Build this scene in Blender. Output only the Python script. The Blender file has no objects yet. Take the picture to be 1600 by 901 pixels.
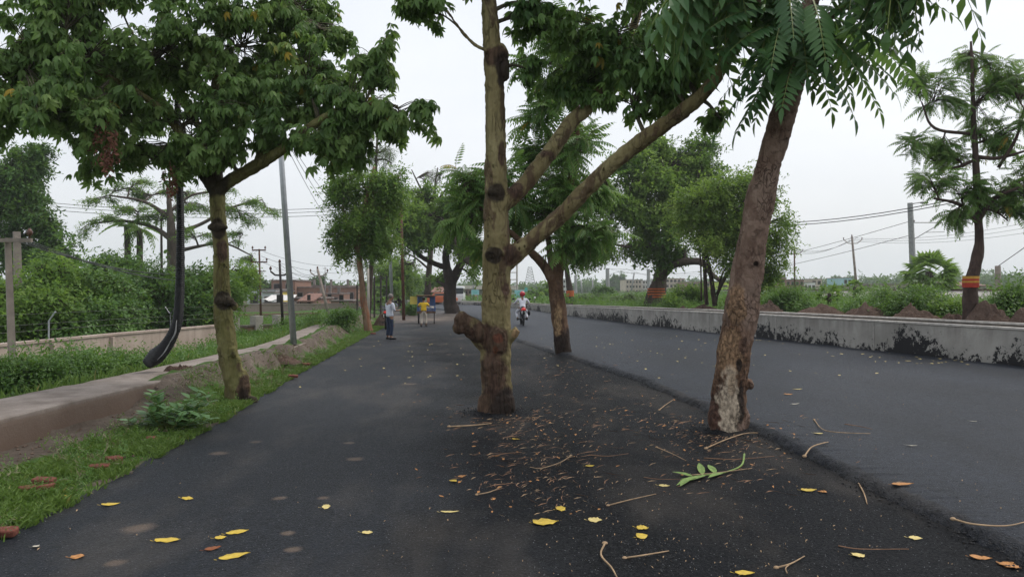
import bpy, bmesh, math, random
import numpy as np
from mathutils import Vector, Matrix, noise as mnoise

SC = bpy.context.scene
COL = SC.collection
PI = math.pi
F, HZ, CH = 1150.0, 453.0, 1.8          # focal length in photo pixels, horizon row, eye height

# ------------------------------------------------------------------ camera
cam = bpy.data.cameras.new('camera')
cam.sensor_width = 36.0
cam.lens = 36.0 * F / 1600.0
cam.clip_start = 0.05
cam.clip_end = 4000
cam.shift_y = (HZ - 450.5) / 1600.0
cam_o = bpy.data.objects.new('camera', cam)
COL.objects.link(cam_o)
cam_o.location = (0, 0, CH)
cam_o.rotation_euler = (PI / 2, 0, 0)
SC.camera = cam_o

# ------------------------------------------------------------------ sky and sun (overcast)
SUN_EL, SUN_AZ = math.radians(58), math.radians(62)     # azimuth from +Y towards +X
w = bpy.data.worlds.new('World'); SC.world = w; w.use_nodes = True
nt = w.node_tree; nt.nodes.clear()
out = nt.nodes.new('ShaderNodeOutputWorld')
sky = nt.nodes.new('ShaderNodeTexSky'); sky.sky_type = 'NISHITA'; sky.sun_disc = False
sky.sun_elevation = SUN_EL; sky.sun_rotation = SUN_AZ
sky.dust_density = 6.0; sky.ozone_density = 1.0; sky.air_density = 1.2
b1 = nt.nodes.new('ShaderNodeBackground'); b1.inputs[1].default_value = 0.03; sky.sun_intensity = 0.3
nt.links.new(sky.outputs[0], b1.inputs[0])
b2 = nt.nodes.new('ShaderNodeBackground')
b2.inputs[0].default_value = (0.84, 0.865, 0.91, 1); b2.inputs[1].default_value = 0.80
tcw = nt.nodes.new('ShaderNodeTexCoord'); mpw = nt.nodes.new('ShaderNodeMapping'); mpw.inputs['Scale'].default_value = (1, 1, 2.6)
nzw = nt.nodes.new('ShaderNodeTexNoise'); nzw.inputs['Scale'].default_value = 1.7; nzw.inputs['Detail'].default_value = 5
rpw = nt.nodes.new('ShaderNodeValToRGB'); rpw.color_ramp.elements[0].position = .3; rpw.color_ramp.elements[0].color = (.74, .775, .84, 1)
rpw.color_ramp.elements[1].position = .72; rpw.color_ramp.elements[1].color = (.90, .915, .945, 1)
nt.links.new(tcw.outputs['Generated'], mpw.inputs[0]); nt.links.new(mpw.outputs[0], nzw.inputs['Vector']); nt.links.new(nzw.outputs['Fac'], rpw.inputs[0]); nt.links.new(rpw.outputs[0], b2.inputs[0])
ad = nt.nodes.new('ShaderNodeAddShader')
nt.links.new(b1.outputs[0], ad.inputs[0]); nt.links.new(b2.outputs[0], ad.inputs[1])
nt.links.new(ad.outputs[0], out.inputs[0])
sun = bpy.data.lights.new('sun', 'SUN'); sun.energy = 1.5; sun.angle = math.radians(25); sun.color = (1, 0.96, 0.9)
sun_o = bpy.data.objects.new('sun', sun); COL.objects.link(sun_o)
sd = Vector((math.sin(SUN_AZ) * math.cos(SUN_EL), math.cos(SUN_AZ) * math.cos(SUN_EL), math.sin(SUN_EL)))
sun_o.rotation_euler = sd.to_track_quat('Z', 'Y').to_euler()
sun_o.location = (20, 20, 60)
vs = SC.view_settings
SC.display_settings.display_device = 'sRGB'
vs.view_transform = 'Standard'; vs.look = 'None'; vs.exposure = 0.28; vs.gamma = 1.0
vs.use_curve_mapping = False
cy = SC.cycles
SC.render.engine = 'CYCLES'
cy.use_denoising = True
cy.max_bounces = 8; cy.diffuse_bounces = 4; cy.glossy_bounces = 2; cy.transmission_bounces = 5
cy.volume_bounces = 1; cy.transparent_max_bounces = 6
cy.use_adaptive_sampling = True; cy.adaptive_threshold = 0.015

# ------------------------------------------------------------------ helpers
def P(px, py, D):
    return Vector(((px - 800) / F * D, D, CH - (py - HZ) / F * D))
def G(px, py, z=0.0):
    D = F * (CH - z) / (py - HZ)
    return Vector(((px - 800) / F * D, D, z))

def tag(o, label=None, cat=None, group=None, kind=None):
    if label: o['label'] = label
    if cat: o['category'] = cat
    if group: o['group'] = group
    if kind: o['kind'] = kind
    return o
def empty(name, loc=(0, 0, 0), rz=0.0, label=None, cat=None, group=None):
    o = bpy.data.objects.new(name, None)
    o.empty_display_size = 0.2
    COL.objects.link(o); o.location = loc; o.rotation_euler = (0, 0, rz)
    return tag(o, label, cat, group)

def link_mesh(name, me, mats, parent=None, loc=None):
    o = bpy.data.objects.new(name, me)
    COL.objects.link(o)
    for m in (mats if isinstance(mats, (list, tuple)) else [mats]):
        me.materials.append(m)
    if parent: o.parent = parent
    if loc is not None: o.location = loc
    return o

def np_mesh(name, V, loops, sizes, smooth=True, mat_idx=None, tone=None):
    me = bpy.data.meshes.new(name)
    V = np.asarray(V, dtype=np.float32); loops = np.asarray(loops, dtype=np.int32); sizes = np.asarray(sizes, dtype=np.int32)
    me.vertices.add(len(V)); me.vertices.foreach_set('co', V.ravel())
    me.loops.add(len(loops)); me.loops.foreach_set('vertex_index', loops)
    me.polygons.add(len(sizes))
    st = np.zeros(len(sizes), dtype=np.int32); st[1:] = np.cumsum(sizes)[:-1]
    me.polygons.foreach_set('loop_start', st)
    me.polygons.foreach_set('loop_total', sizes)
    if mat_idx is not None: me.polygons.foreach_set('material_index', np.asarray(mat_idx, dtype=np.int32))
    me.polygons.foreach_set('use_smooth', np.full(len(sizes), smooth, dtype=bool))
    if tone is not None:
        a = me.attributes.new('tone', 'FLOAT', 'POINT'); a.data.foreach_set('value', np.asarray(tone, dtype=np.float32))
    me.update(calc_edges=True)
    me.validate()
    return me

class MB:
    """collects boxes, tubes and sheets, then builds one mesh object"""
    def __init__(s): s.v = []; s.f = []; s.m = []
    def add(s, verts, faces, mi=0):
        n = len(s.v); s.v += [tuple(v) for v in verts]
        s.f += [tuple(i + n for i in f) for f in faces]; s.m += [mi] * len(faces); return s
    def box(s, c, size, rz=0.0, mi=0, M=None):
        x, y, z = size[0] / 2, size[1] / 2, size[2] / 2
        vs_ = [Vector((a * x, b * y, c2 * z)) for a in (-1, 1) for b in (-1, 1) for c2 in (-1, 1)]
        R = M if M is not None else Matrix.Rotation(rz, 3, 'Z')
        c = Vector(c)
        return s.add([R @ v + c for v in vs_], [(0, 1, 3, 2), (4, 6, 7, 5), (0, 4, 5, 1), (2, 3, 7, 6), (0, 2, 6, 4), (1, 5, 7, 3)], mi)
    def tube(s, pts, radii, n=8, mi=0, rough=0.0, seed=0, cap=True, sub=1):
        pts = [Vector(p) for p in pts]
        if not hasattr(radii, '__len__'): radii = [radii] * len(pts)
        if sub > 1: pts, radii = catmull(pts, radii, sub)
        N = len(pts); verts = []; up = Vector((0.13, 0.21, 1)).normalized(); prev = None
        for i, p in enumerate(pts):
            t = (pts[min(i + 1, N - 1)] - pts[max(i - 1, 0)])
            t = t.normalized() if t.length > 1e-9 else Vector((0, 0, 1))
            if prev is None:
                a = t.cross(Vector((0, 1, 0)) if abs(t.y) < 0.9 else Vector((1, 0, 0))).normalized()
            else:
                a = (prev - t * prev.dot(t)).normalized()
            prev = a; b = t.cross(a)
            for k in range(n):
                an = 2 * PI * k / n
                r = radii[i]
                if rough:
                    q = p * 2.2 + Vector((math.cos(an), math.sin(an), 0)) * 1.3 + Vector((seed, 0, 0))
                    r *= 1 + rough * mnoise.noise(q) + rough * .5 * mnoise.noise(q * 2.7)
                verts.append(p + (a * math.cos(an) + b * math.sin(an)) * r)
        faces = [(i * n + k, i * n + (k + 1) % n, (i + 1) * n + (k + 1) % n, (i + 1) * n + k) for i in range(N - 1) for k in range(n)]
        if cap: faces += [tuple(range(n))[::-1], tuple(range((N - 1) * n, N * n))]
        return s.add(verts, faces, mi)
    def ball(s, c, r, mi=0, nu=10, nv=7, sc=(1, 1, 1), R=None):
        verts = [Vector((0, 0, 1))]
        for j in range(1, nv):
            for i in range(nu):
                th = PI * j / nv; ph = 2 * PI * i / nu
                verts.append(Vector((math.sin(th) * math.cos(ph), math.sin(th) * math.sin(ph), math.cos(th))))
        verts.append(Vector((0, 0, -1)))
        c = Vector(c)
        vv = []
        for v in verts:
            q = Vector((v.x * sc[0] * r, v.y * sc[1] * r, v.z * sc[2] * r))
            if R is not None: q = R @ q
            vv.append(q + c)
        L = len(verts) - 1; faces = []
        for i in range(nu):
            faces.append((0, 1 + i, 1 + (i + 1) % nu)); faces.append((L, L - nu + (i + 1) % nu, L - nu + i))
        for j in range(nv - 2):
            for i in range(nu):
                a = 1 + j * nu + i; b = 1 + j * nu + (i + 1) % nu
                faces.append((a, a + nu, b + nu, b))
        return s.add(vv, faces, mi)
    def ring(s, c, R_, r, axis='x', mi=0, n=20, m=6):
        verts = []; c = Vector(c)
        for i in range(n):
            A = 2 * PI * i / n
            for j in range(m):
                B = 2 * PI * j / m
                q = ((R_ + r * math.cos(B)) * math.cos(A), (R_ + r * math.cos(B)) * math.sin(A), r * math.sin(B))
                verts.append(c + (Vector((q[2], q[0], q[1])) if axis == 'x' else Vector((q[0], q[2], q[1])) if axis == 'y' else Vector(q)))
        faces = [(i * m + j, ((i + 1) % n) * m + j, ((i + 1) % n) * m + (j + 1) % m, i * m + (j + 1) % m) for i in range(n) for j in range(m)]
        return s.add(verts, faces, mi)
    def build(s, name, mats, parent=None, loc=None, smooth=False, origin=None, fix=False):
        me = bpy.data.meshes.new(name)
        v = s.v
        if origin is not None: v = [(a[0] - origin[0], a[1] - origin[1], a[2] - origin[2]) for a in v]
        me.from_pydata(v, [], s.f); me.polygons.foreach_set('material_index', s.m)
        if fix:
            bm = bmesh.new(); bm.from_mesh(me); bmesh.ops.recalc_face_normals(bm, faces=bm.faces); bm.to_mesh(me); bm.free()
        if smooth: me.polygons.foreach_set('use_smooth', [True] * len(me.polygons))
        me.update()
        o = link_mesh(name, me, mats, parent, loc if loc is not None else (origin if (origin is not None and parent is None) else None))
        return o

def catmull(pts, radii, sub):
    P_ = [2 * pts[0] - pts[1]] + list(pts) + [2 * pts[-1] - pts[-2]]
    R_ = [radii[0]] + list(radii) + [radii[-1]]
    op, orr = [], []
    for i in range(1, len(P_) - 2):
        for k in range(sub):
            t = k / sub; t2 = t * t; t3 = t2 * t
            op.append(0.5 * ((2 * P_[i]) + (P_[i + 1] - P_[i - 1]) * t + (2 * P_[i - 1] - 5 * P_[i] + 4 * P_[i + 1] - P_[i + 2]) * t2 + (3 * P_[i] - P_[i - 1] - 3 * P_[i + 1] + P_[i + 2]) * t3))
            orr.append(R_[i] * (1 - t) + R_[i + 1] * t)
    op.append(pts[-1].copy()); orr.append(radii[-1])
    return op, orr
def lerp_poly(poly, y):
    """x at depth y on a polyline given as (x, y)"""
    if y <= poly[0][1]: return poly[0][0] + (y - poly[0][1]) * (poly[1][0] - poly[0][0]) / (poly[1][1] - poly[0][1])
    for a, b in zip(poly, poly[1:]):
        if y <= b[1]: return a[0] + (b[0] - a[0]) * (y - a[1]) / (b[1] - a[1])
    return poly[-1][0] + (y - poly[-1][1]) * (poly[-1][0] - poly[-2][0]) / (poly[-1][1] - poly[-2][1])
def sstep(a, b, x):
    t = min(1, max(0, (x - a) / (b - a))); return t * t * (3 - 2 * t)
def fbm(x, y, s=1.0, seed=0.0, oct=3):
    v = 0; a = 1; q = Vector((x * s, y * s, seed))
    for _ in range(oct):
        v += a * mnoise.noise(q); q = q * 2.1; a *= .5
    return v

# ------------------------------------------------------------------ materials
class NT:
    def __init__(s, name, rough=0.7, spec=0.3):
        s.m = bpy.data.materials.new(name); s.m.use_nodes = True; s.t = s.m.node_tree
        s.p = s.t.nodes['Principled BSDF']; s.out = s.t.nodes['Material Output']
        s.p.inputs['Roughness'].default_value = rough; s.p.inputs['Specular IOR Level'].default_value = spec
        tc = s.t.nodes.new('ShaderNodeTexCoord'); s.obj = tc.outputs['Object']
    def n(s, typ, **kw):
        nd = s.t.nodes.new(typ)
        for k, v in kw.items():
            if hasattr(nd, k) and k != 'inputs': setattr(nd, k, v)
        return nd
    def L(s, a, b): s.t.links.new(a, b)
    def mapping(s, scale=(1, 1, 1), vec=None, loc=(0, 0, 0)):
        nd = s.n('ShaderNodeMapping'); nd.inputs['Scale'].default_value = scale; nd.inputs['Location'].default_value = loc
        s.L(vec or s.obj, nd.inputs[0]); return nd.outputs[0]
    def noise(s, scale=5, detail=4, rough=.55, vec=None, dist=0.0):
        nd = s.n('ShaderNodeTexNoise'); nd.inputs['Scale'].default_value = scale; nd.inputs['Detail'].default_value = detail
        nd.inputs['Roughness'].default_value = rough; nd.inputs['Distortion'].default_value = dist
        s.L(vec or s.obj, nd.inputs['Vector']); return nd.outputs['Fac']
    def voro(s, scale=5, vec=None, feature='F1', out='Distance', rand=1.0):
        nd = s.n('ShaderNodeTexVoronoi'); nd.feature = feature; nd.inputs['Scale'].default_value = scale
        nd.inputs['Randomness'].default_value = rand
        s.L(vec or s.obj, nd.inputs['Vector']); return nd.outputs[out]
    def ramp(s, fac, stops, interp='LINEAR'):
        nd = s.n('ShaderNodeValToRGB'); cr = nd.color_ramp; cr.interpolation = interp
        while len(cr.elements) > 1: cr.elements.remove(cr.elements[-1])
        for i, (p, c) in enumerate(stops):
            e = cr.elements[0] if i == 0 else cr.elements.new(p)
            e.position = p; e.color = (c, c, c, 1) if not hasattr(c, '__len__') else (*c, 1)
        s.L(fac, nd.inputs[0]); return nd.outputs[0]
    def mix(s, fac, a, b, mode='MIX'):
        nd = s.n('ShaderNodeMix'); nd.data_type = 'RGBA'; nd.blend_type = mode
        for i, v in ((0, fac), (6, a), (7, b)):
            if hasattr(v, 'is_output'): s.L(v, nd.inputs[i])
            elif hasattr(v, '__len__'): nd.inputs[i].default_value = (*v, 1)
            else: nd.inputs[i].default_value = v if i == 0 else (v, v, v, 1)
        return nd.outputs[2]
    def math(s, op, a, b=0.0, c=None, clamp=False):
        nd = s.n('ShaderNodeMath'); nd.operation = op; nd.use_clamp = clamp
        for i, v in enumerate([a, b] + ([c] if c is not None else [])):
            if hasattr(v, 'is_output'): s.L(v, nd.inputs[i])
            else: nd.inputs[i].default_value = v
        return nd.outputs[0]
    def sep(s, vec=None):
        nd = s.n('ShaderNodeSeparateXYZ'); s.L(vec or s.obj, nd.inputs[0]); return nd.outputs
    def attr(s, name):
        nd = s.n('ShaderNodeAttribute'); nd.attribute_name = name; return nd.outputs['Fac']
    def color(s, c):
        if hasattr(c, 'is_output'): s.L(c, s.p.inputs['Base Color'])
        else: s.p.inputs['Base Color'].default_value = (*c, 1)
        return s
    def rough(s, v):
        s.L(v, s.p.inputs['Roughness']); return s
    def bump(s, h, strength=.4, dist=.02):
        nd = s.n('ShaderNodeBump'); nd.inputs['Strength'].default_value = strength; nd.inputs['Distance'].default_value = dist
        s.L(h, nd.inputs['Height']); s.L(nd.outputs[0], s.p.inputs['Normal']); return s

def simple(name, c, rough=.6, spec=.3, var=.25, scale=8, metal=0.0, bump=0.0):
    k = NT(name, rough, spec)
    f = k.noise(scale, 5)
    lo = tuple(x * (1 - var) for x in c); hi = tuple(min(1, x * (1 + var)) for x in c)
    k.color(k.ramp(f, [(.3, lo), (.7, hi)]))
    k.p.inputs['Metallic'].default_value = metal
    if bump: k.bump(f, bump, .01)
    return k.m

def leaf_mat(name, dark, mid, light, yellow=None, trans=.28, rough=.45, spec=.35):
    k = NT(name, rough, spec)
    st = [(0, dark), (.45, mid), (.9, light)]
    if yellow: st += [(.975, light), (.99, yellow)]
    f = k.attr('tone')
    n2 = k.noise(1.3, 2)
    f2 = k.math('ADD', f, k.math('MULTIPLY', k.math('SUBTRACT', n2, .5), .35))
    f2 = k.math('MINIMUM', f2, k.math('MAXIMUM', f, .93)) if yellow else f2
    c = k.ramp(f2, st)
    geo = k.n('ShaderNodeNewGeometry')
    c2 = k.mix(geo.outputs['Backfacing'], c, k.mix(.3, c, (.10, .17, .06)))
    k.color(c2)
    tr = k.n('ShaderNodeBsdfTranslucent')
    k.L(k.mix(.45, c, (.22, .34, .05)), tr.inputs[0])
    mx = k.n('ShaderNodeMixShader'); mx.inputs[0].default_value = trans
    k.L(k.p.outputs[0], mx.inputs[1]); k.L(tr.outputs[0], mx.inputs[2]); k.L(mx.outputs[0], k.out.inputs[0])
    return k.m

M = {}
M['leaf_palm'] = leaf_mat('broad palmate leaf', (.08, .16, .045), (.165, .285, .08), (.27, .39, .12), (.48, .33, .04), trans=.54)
M['leaf_palm_dark'] = leaf_mat('darker palmate leaf', (.058, .135, .038), (.125, .24, .062), (.21, .33, .09), (.40, .28, .04), trans=.52)  # darker greens for the crown of the tree in the road
M['leaf_pinnate'] = leaf_mat('feather leaf', (.03, .085, .032), (.062, .15, .05), (.11, .22, .065), trans=.36, rough=.42)
M['leaf_pinnate2'] = leaf_mat('feather leaf mid', (.055, .13, .03), (.115, .235, .05), (.20, .33, .075), (.5, .33, .04), trans=.5)
M['leaf_bright'] = leaf_mat('yellow green small leaf', (.085, .16, .026), (.20, .31, .05), (.32, .42, .09), trans=.5, spec=.2)
M['leaf_mid'] = leaf_mat('mid green small leaf', (.065, .145, .03), (.155, .275, .05), (.27, .39, .085), trans=.5, spec=.2)
M['leaf_dark'] = leaf_mat('dark green small leaf', (.026, .075, .02), (.058, .14, .03), (.12, .22, .048), trans=.34, spec=.2)
M['leaf_grey'] = leaf_mat('olive grey narrow leaf', (.045, .08, .03), (.09, .135, .055), (.16, .21, .10), trans=.3)
M['leaf_weed'] = leaf_mat('fresh weed leaf', (.04, .11, .018), (.09, .20, .032), (.17, .30, .06), trans=.38)
M['leaf_calotropis'] = leaf_mat('pale broad shrub leaf', (.07, .16, .055), (.13, .26, .09), (.21, .36, .15), trans=.3)
M['grass'] = leaf_mat('short grass', (.06, .115, .02), (.12, .205, .036), (.20, .30, .07), (.30, .24, .08), trans=.3)
M['dead_straw'] = leaf_mat('dead straw', (.10, .07, .04), (.20, .15, .09), (.32, .26, .17), trans=.1)
M['rachis'] = simple('leaf stalk', (.16, .20, .05), .5)
M['dead_leaf'] = simple('dry hanging leaves', (.15, .065, .042), .8, var=.5)

def bark_mat(name, dark, mid, light, scale=3.0, stretch=.25, patch=None, patch_amt=.6, marks=(), bumpk=.7, spots=True, crack=.7):
    k = NT(name, .85, .2)
    v = k.mapping((1, 1, stretch))
    n1 = k.noise(scale, 6, .6, v, .6)
    n2 = k.noise(scale * 7, 5, .65, v)
    c = k.ramp(n1, [(.3, dark), (.5, mid), (.72, light)])
    c = k.mix(k.ramp(n2, [(.35, .0), (.7, .75)]), k.mix(.55, c, dark), c)
    if patch:
        pm = k.ramp(k.noise(scale * 1.4, 4, .6, k.mapping((1, 1, .35), loc=(3, 7, 1)), .8), [(.52, 0), (.58, patch_amt)])
        c = k.mix(pm, c, patch)
    h = k.math('ADD', n1, k.math('MULTIPLY', n2, .9))
    wv_ = k.n('ShaderNodeVectorMath'); wv_.operation = 'ADD'; nz_ = k.n('ShaderNodeTexNoise'); nz_.inputs['Scale'].default_value = scale * 2; k.L(v, nz_.inputs['Vector'])
    k.L(v, wv_.inputs[0]); sc_ = k.n('ShaderNodeVectorMath'); sc_.operation = 'SCALE'; sc_.inputs['Scale'].default_value = .25; k.L(nz_.outputs['Color'], sc_.inputs[0]); k.L(sc_.outputs[0], wv_.inputs[1])
    ck = k.voro(scale * 5, wv_.outputs[0], 'DISTANCE_TO_EDGE'); ckm = k.ramp(ck, [(.0, 1), (.07, 0)])
    ckm = k.math('MULTIPLY', ckm, k.ramp(k.noise(scale * 1.1, 3), [(.42, 0), (.6, crack)]))
    c = k.mix(ckm, c, tuple(x * .6 for x in dark)); h = k.math('SUBTRACT', h, k.math('MULTIPLY', ckm, 1.2))
    if spots:
        vd = k.voro(scale * 3.2, k.mapping((1, 1, .55)))
        sp = k.ramp(vd, [(.09, 1), (.16, 0)])
        spn = k.ramp(k.noise(scale * .9, 2), [(.48, 0), (.56, 1)])
        sp = k.math('MULTIPLY', sp, spn)
        c = k.mix(sp, c, tuple(x * .45 for x in dark))
        h = k.math('SUBTRACT', h, sp)
    wob = k.n('ShaderNodeTexNoise'); wob.inputs['Scale'].default_value = scale * 2.2; wob.inputs['Detail'].default_value = 4
    k.L(k.obj, wob.inputs['Vector'])
    for (loc, rad, col, sz) in marks:      # wounds, knots and peeled places, each at its own spot on the trunk
        sub = k.n('ShaderNodeVectorMath'); sub.operation = 'SUBTRACT'; k.L(k.obj, sub.inputs[0]); sub.inputs[1].default_value = loc
        wv = k.n('ShaderNodeVectorMath'); wv.operation = 'MULTIPLY_ADD'; k.L(wob.outputs['Color'], wv.inputs[0])
        wv.inputs[1].default_value = (rad * .9,) * 3; k.L(sub.outputs[0], wv.inputs[2])
        s2 = k.n('ShaderNodeVectorMath'); s2.operation = 'SUBTRACT'; k.L(wv.outputs[0], s2.inputs[0]); s2.inputs[1].default_value = (rad * .45,) * 3
        ml = k.n('ShaderNodeVectorMath'); ml.operation = 'MULTIPLY'; k.L(s2.outputs[0], ml.inputs[0]); ml.inputs[1].default_value = sz
        ln = k.n('ShaderNodeVectorMath'); ln.operation = 'LENGTH'; k.L(ml.outputs[0], ln.inputs[0])
        mk = k.ramp(k.math('DIVIDE', ln.outputs['Value'], rad * 2), [(.40, .92), (.52, 0)])
        cc = k.mix(k.ramp(n2, [(.4, 0), (.6, 1)]), tuple(x * .5 for x in col), tuple(min(1, x * 1.25) for x in col))
        c = k.mix(mk, c, cc)
    k.color(c); k.bump(h, bumpk, .03)
    return k.m

M['bark_grey'] = bark_mat('grey brown bark', (.05, .04, .032), (.11, .085, .07), (.19, .15, .125), 2.0)
M['bark_dark'] = bark_mat('dark bark', (.03, .022, .018), (.065, .048, .04), (.12, .09, .075), 2.2)
M['bark_euca'] = bark_mat('peeling orange bark', (.13, .07, .045), (.29, .19, .12), (.46, .38, .28), 3.0, .15, patch=(.25, .10, .05), patch_amt=.75)
M['twig'] = simple('thin twig', (.09, .065, .045), .8)

# ------------------------------------------------------------------ leaves as numpy templates
def leaflet(L, W, base, d, up, droop=.35, fold=.15, nseg=3, wide=.45):
    """one leaflet from base along d; returns verts, faces"""
    d = np.array(d, float); d /= np.linalg.norm(d); up = np.array(up, float)
    s = np.cross(up, d); s /= (np.linalg.norm(s) + 1e-9); n = np.cross(d, s)
    V = [np.array(base, float)]; Fc = []
    ts = [i / nseg for i in range(1, nseg)]
    for t in ts:
        c = np.array(base) + d * L * t - n * droop * L * t * t
        wd = W / 2 * math.sin(PI * min(1, t ** .8)) if nseg > 2 else W / 2
        V += [c + s * wd + n * fold * wd, c, c - s * wd + n * fold * wd]
    V.append(np.array(base) + d * L - n * droop * L)
    k = len(V) - 1
    Fc += [(0, 2, 1), (0, 3, 2)]
    for i in range(len(ts) - 1):
        a = 1 + i * 3
        Fc += [(a, a + 1, a + 4, a + 3), (a + 1, a + 2, a + 5, a + 4)]
    a = 1 + (len(ts) - 1) * 3
    Fc += [(a, a + 1, k), (a + 1, a + 2, k)]
    return V, Fc
class Tmpl:
    def __init__(s): s.V = []; s.F = []; s.m = []; s.t = []
    def add(s, V, Fc, mi=0, t=0.0):
        n = len(s.V); s.V += list(V); s.F += [tuple(i + n for i in f) for f in Fc]; s.m += [mi] * len(Fc); s.t += [t] * len(V)
    def done(s):
        s.V = np.array(s.V); s.loops = np.concatenate([np.array(f) for f in s.F]); s.sizes = np.array([len(f) for f in s.F]); s.m = np.array(s.m); s.t = np.array(s.t)
        return s
def t_palmate(rs, L=.16, W=.055, k=6):
    T = Tmpl(); pet = .12
    for i in range(k):
        a = (i - (k - 1) / 2) * math.radians(52) + rs.uniform(-.12, .12)
        dz = -.55 - .35 * rs.random()
        d = (math.cos(a) * .9 + .1, math.sin(a), dz)
        sc = (1 - .12 * abs(i - (k - 1) / 2)) * rs.uniform(.85, 1.1)
        V, Fc = leaflet(L * sc, W * sc, (pet, 0, 0), d, (0, 0, 1), droop=.28, fold=.2, nseg=4)
        T.add(V, Fc, 0, rs.uniform(-.06, .06))
    V = [(0, .002, 0), (0, -.002, 0), (pet, -.0015, 0), (pet, .0015, 0)]
    T.add([np.array(v, float) for v in V], [(0, 1, 2, 3)], 1)
    return T.done()
def t_pinnate(rs, L=1.0, n=11, lw=.05, ll=.2, droop=.45, detail=3, arch=.25):
    T = Tmpl()
    def pt(t): return np.array((L * t * (1 - .18 * droop * t), .04 * L * math.sin(2.5 * t), L * (arch * t - (arch + droop) * t * t)))
    N = 8; R = []
    for i in range(N + 1):
        t = i / N; p = pt(t); r = .006 * (1 - .6 * t) * max(1, L)
        R += [p + (0, r, 0), p + (0, -r, r * .2), p + (0, 0, -r)]
    T.add(R, [(3 * i + a, 3 * i + (a + 1) % 3, 3 * i + 3 + (a + 1) % 3, 3 * i + 3 + a) for i in range(N) for a in range(3)], 1)
    for i in range(n):
        t = .14 + .86 * (i + .5) / n
        p = pt(t); tg = pt(min(1, t + .02)) - pt(t - .02); tg /= np.linalg.norm(tg)
        sc = math.sin(PI * (.22 + .66 * (i + .5) / n)) ** .7
        for sgn in (-1, 1):
            d = tg * (.35 + .25 * t) + np.array((0, sgn * .85, -.35 - .15 * rs.random()))
            V, Fc = leaflet(ll * sc * rs.uniform(.9, 1.08), lw * sc, p + (0, 0, 0), d, (0, 0, 1), droop=.22, fold=.18, nseg=detail)
            T.add(V, Fc, 0, rs.uniform(-.05, .05))
    V, Fc = leaflet(ll * .7, lw * .8, pt(1.0), pt(1) - pt(.95), (0, 0, 1), nseg=detail); T.add(V, Fc, 0)
    return T.done()
def t_sprig(rs, L=.35, n=9, ll=.10, lw=.045, spread=.9, droop=0.25):
    T = Tmpl()
    for i in range(n):
        t = (i + .6) / n
        p = np.array((L * t, rs.uniform(-.03, .03), rs.uniform(-.05, .05) - droop * L * t * t))
        d = np.array((rs.uniform(.1, .9), rs.uniform(-1, 1) * spread, rs.uniform(-.7, .5)))
        l = ll * rs.uniform(.7, 1.2)
        d /= np.linalg.norm(d); up = np.array((rs.uniform(-.4, .4), rs.uniform(-.4, .4), 1)); s = np.cross(up, d); s /= np.linalg.norm(s)
        V = [p, p + d * l * .5 + s * lw / 2, p + d * l, p + d * l * .5 - s * lw / 2]
        T.add(V, [(0, 1, 2, 3)], 0, rs.uniform(-.08, .08))
    return T.done()
rs0 = random.Random(5)
TP = {
    'palmate': [t_palmate(rs0, .17, .06, k) for k in (5, 6, 6, 7)],
    'frond_small': [t_pinnate(rs0, .85, 11, .065, .19, d, 2, .3) for d in (.2, .35, .5)],
    'frond_mid': [t_pinnate(rs0, .7, 9, .07, .20, d, 2) for d in (.3, .6, .9)],
    'feather': [t_pinnate(rs0, .5, 8, .045, .13, d, 2, .3) for d in (.15, .35)],
    'sprig': [t_sprig(rs0) for _ in range(5)],
    'sprig_big': [t_sprig(rs0, .6, 10, .22, .11) for _ in range(5)],
    'sprig_fine': [t_sprig(rs0, .3, 14, .055, .022) for _ in range(5)],
    'narrow': [t_sprig(rs0, .45, 12, .16, .022, .6, .9) for _ in range(5)],
    'tuft': [t_sprig(rs0, .9, 9, .5, .26) for _ in range(4)],
}

def scatter(name, kinds, pos, dirs, scale, tones, mats, parent=None, loc=(0, 0, 0), roll=.5, seed=1):
    """leaf clusters from templates in one mesh"""
    rng = np.random.default_rng(seed)
    pos = np.asarray(pos, float); dirs = np.asarray(dirs, float)
    N = len(pos)
    dirs = dirs / (np.linalg.norm(dirs, axis=1, keepdims=True) + 1e-9)
    up = np.tile((0., 0., 1.), (N, 1)) + rng.normal(0, roll * .4, (N, 3))
    Y = np.cross(up, dirs); Y /= (np.linalg.norm(Y, axis=1, keepdims=True) + 1e-9)
    Z = np.cross(dirs, Y)
    sel = rng.integers(0, len(kinds), N)
    Vs, Ls, Ss, Ms, Ts = [], [], [], [], []; off = 0
    for ki, T in enumerate(kinds):
        ix = np.nonzero(sel == ki)[0]
        if not len(ix): continue
        s = np.asarray(scale)[ix][:, None, None]
        v = T.V[None] * s
        W = v[..., 0:1] * dirs[ix][:, None] + v[..., 1:2] * Y[ix][:, None] + v[..., 2:3] * Z[ix][:, None] + pos[ix][:, None]
        nv = len(T.V)
        Vs.append(W.reshape(-1, 3))
        Ls.append((T.loops[None] + (np.arange(len(ix)) * nv)[:, None]).ravel() + off)
        Ss.append(np.tile(T.sizes, len(ix))); Ms.append(np.tile(T.m, len(ix)))
        Ts.append((np.asarray(tones)[ix][:, None] + T.t[None]).ravel())
        off += nv * len(ix)
    V = np.concatenate(Vs) - np.array(loc)
    me = np_mesh(name, V, np.concatenate(Ls), np.concatenate(Ss), False, np.concatenate(Ms), np.concatenate(Ts))
    if len(mats) == 1 and any((m > 0).any() for m in Ms): mats = list(mats) + [M['rachis']]
    return link_mesh(name, me, mats, parent, None if parent else loc)

def lobe_world(l):
    px, py, rx, ry, D = l[:5]; dr = l[5] if len(l) > 5 else None
    c = P(px, py, D); a = rx / F * D; b = ry / F * D
    return c, a, (dr if dr else (a + b) / 2), b

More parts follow.
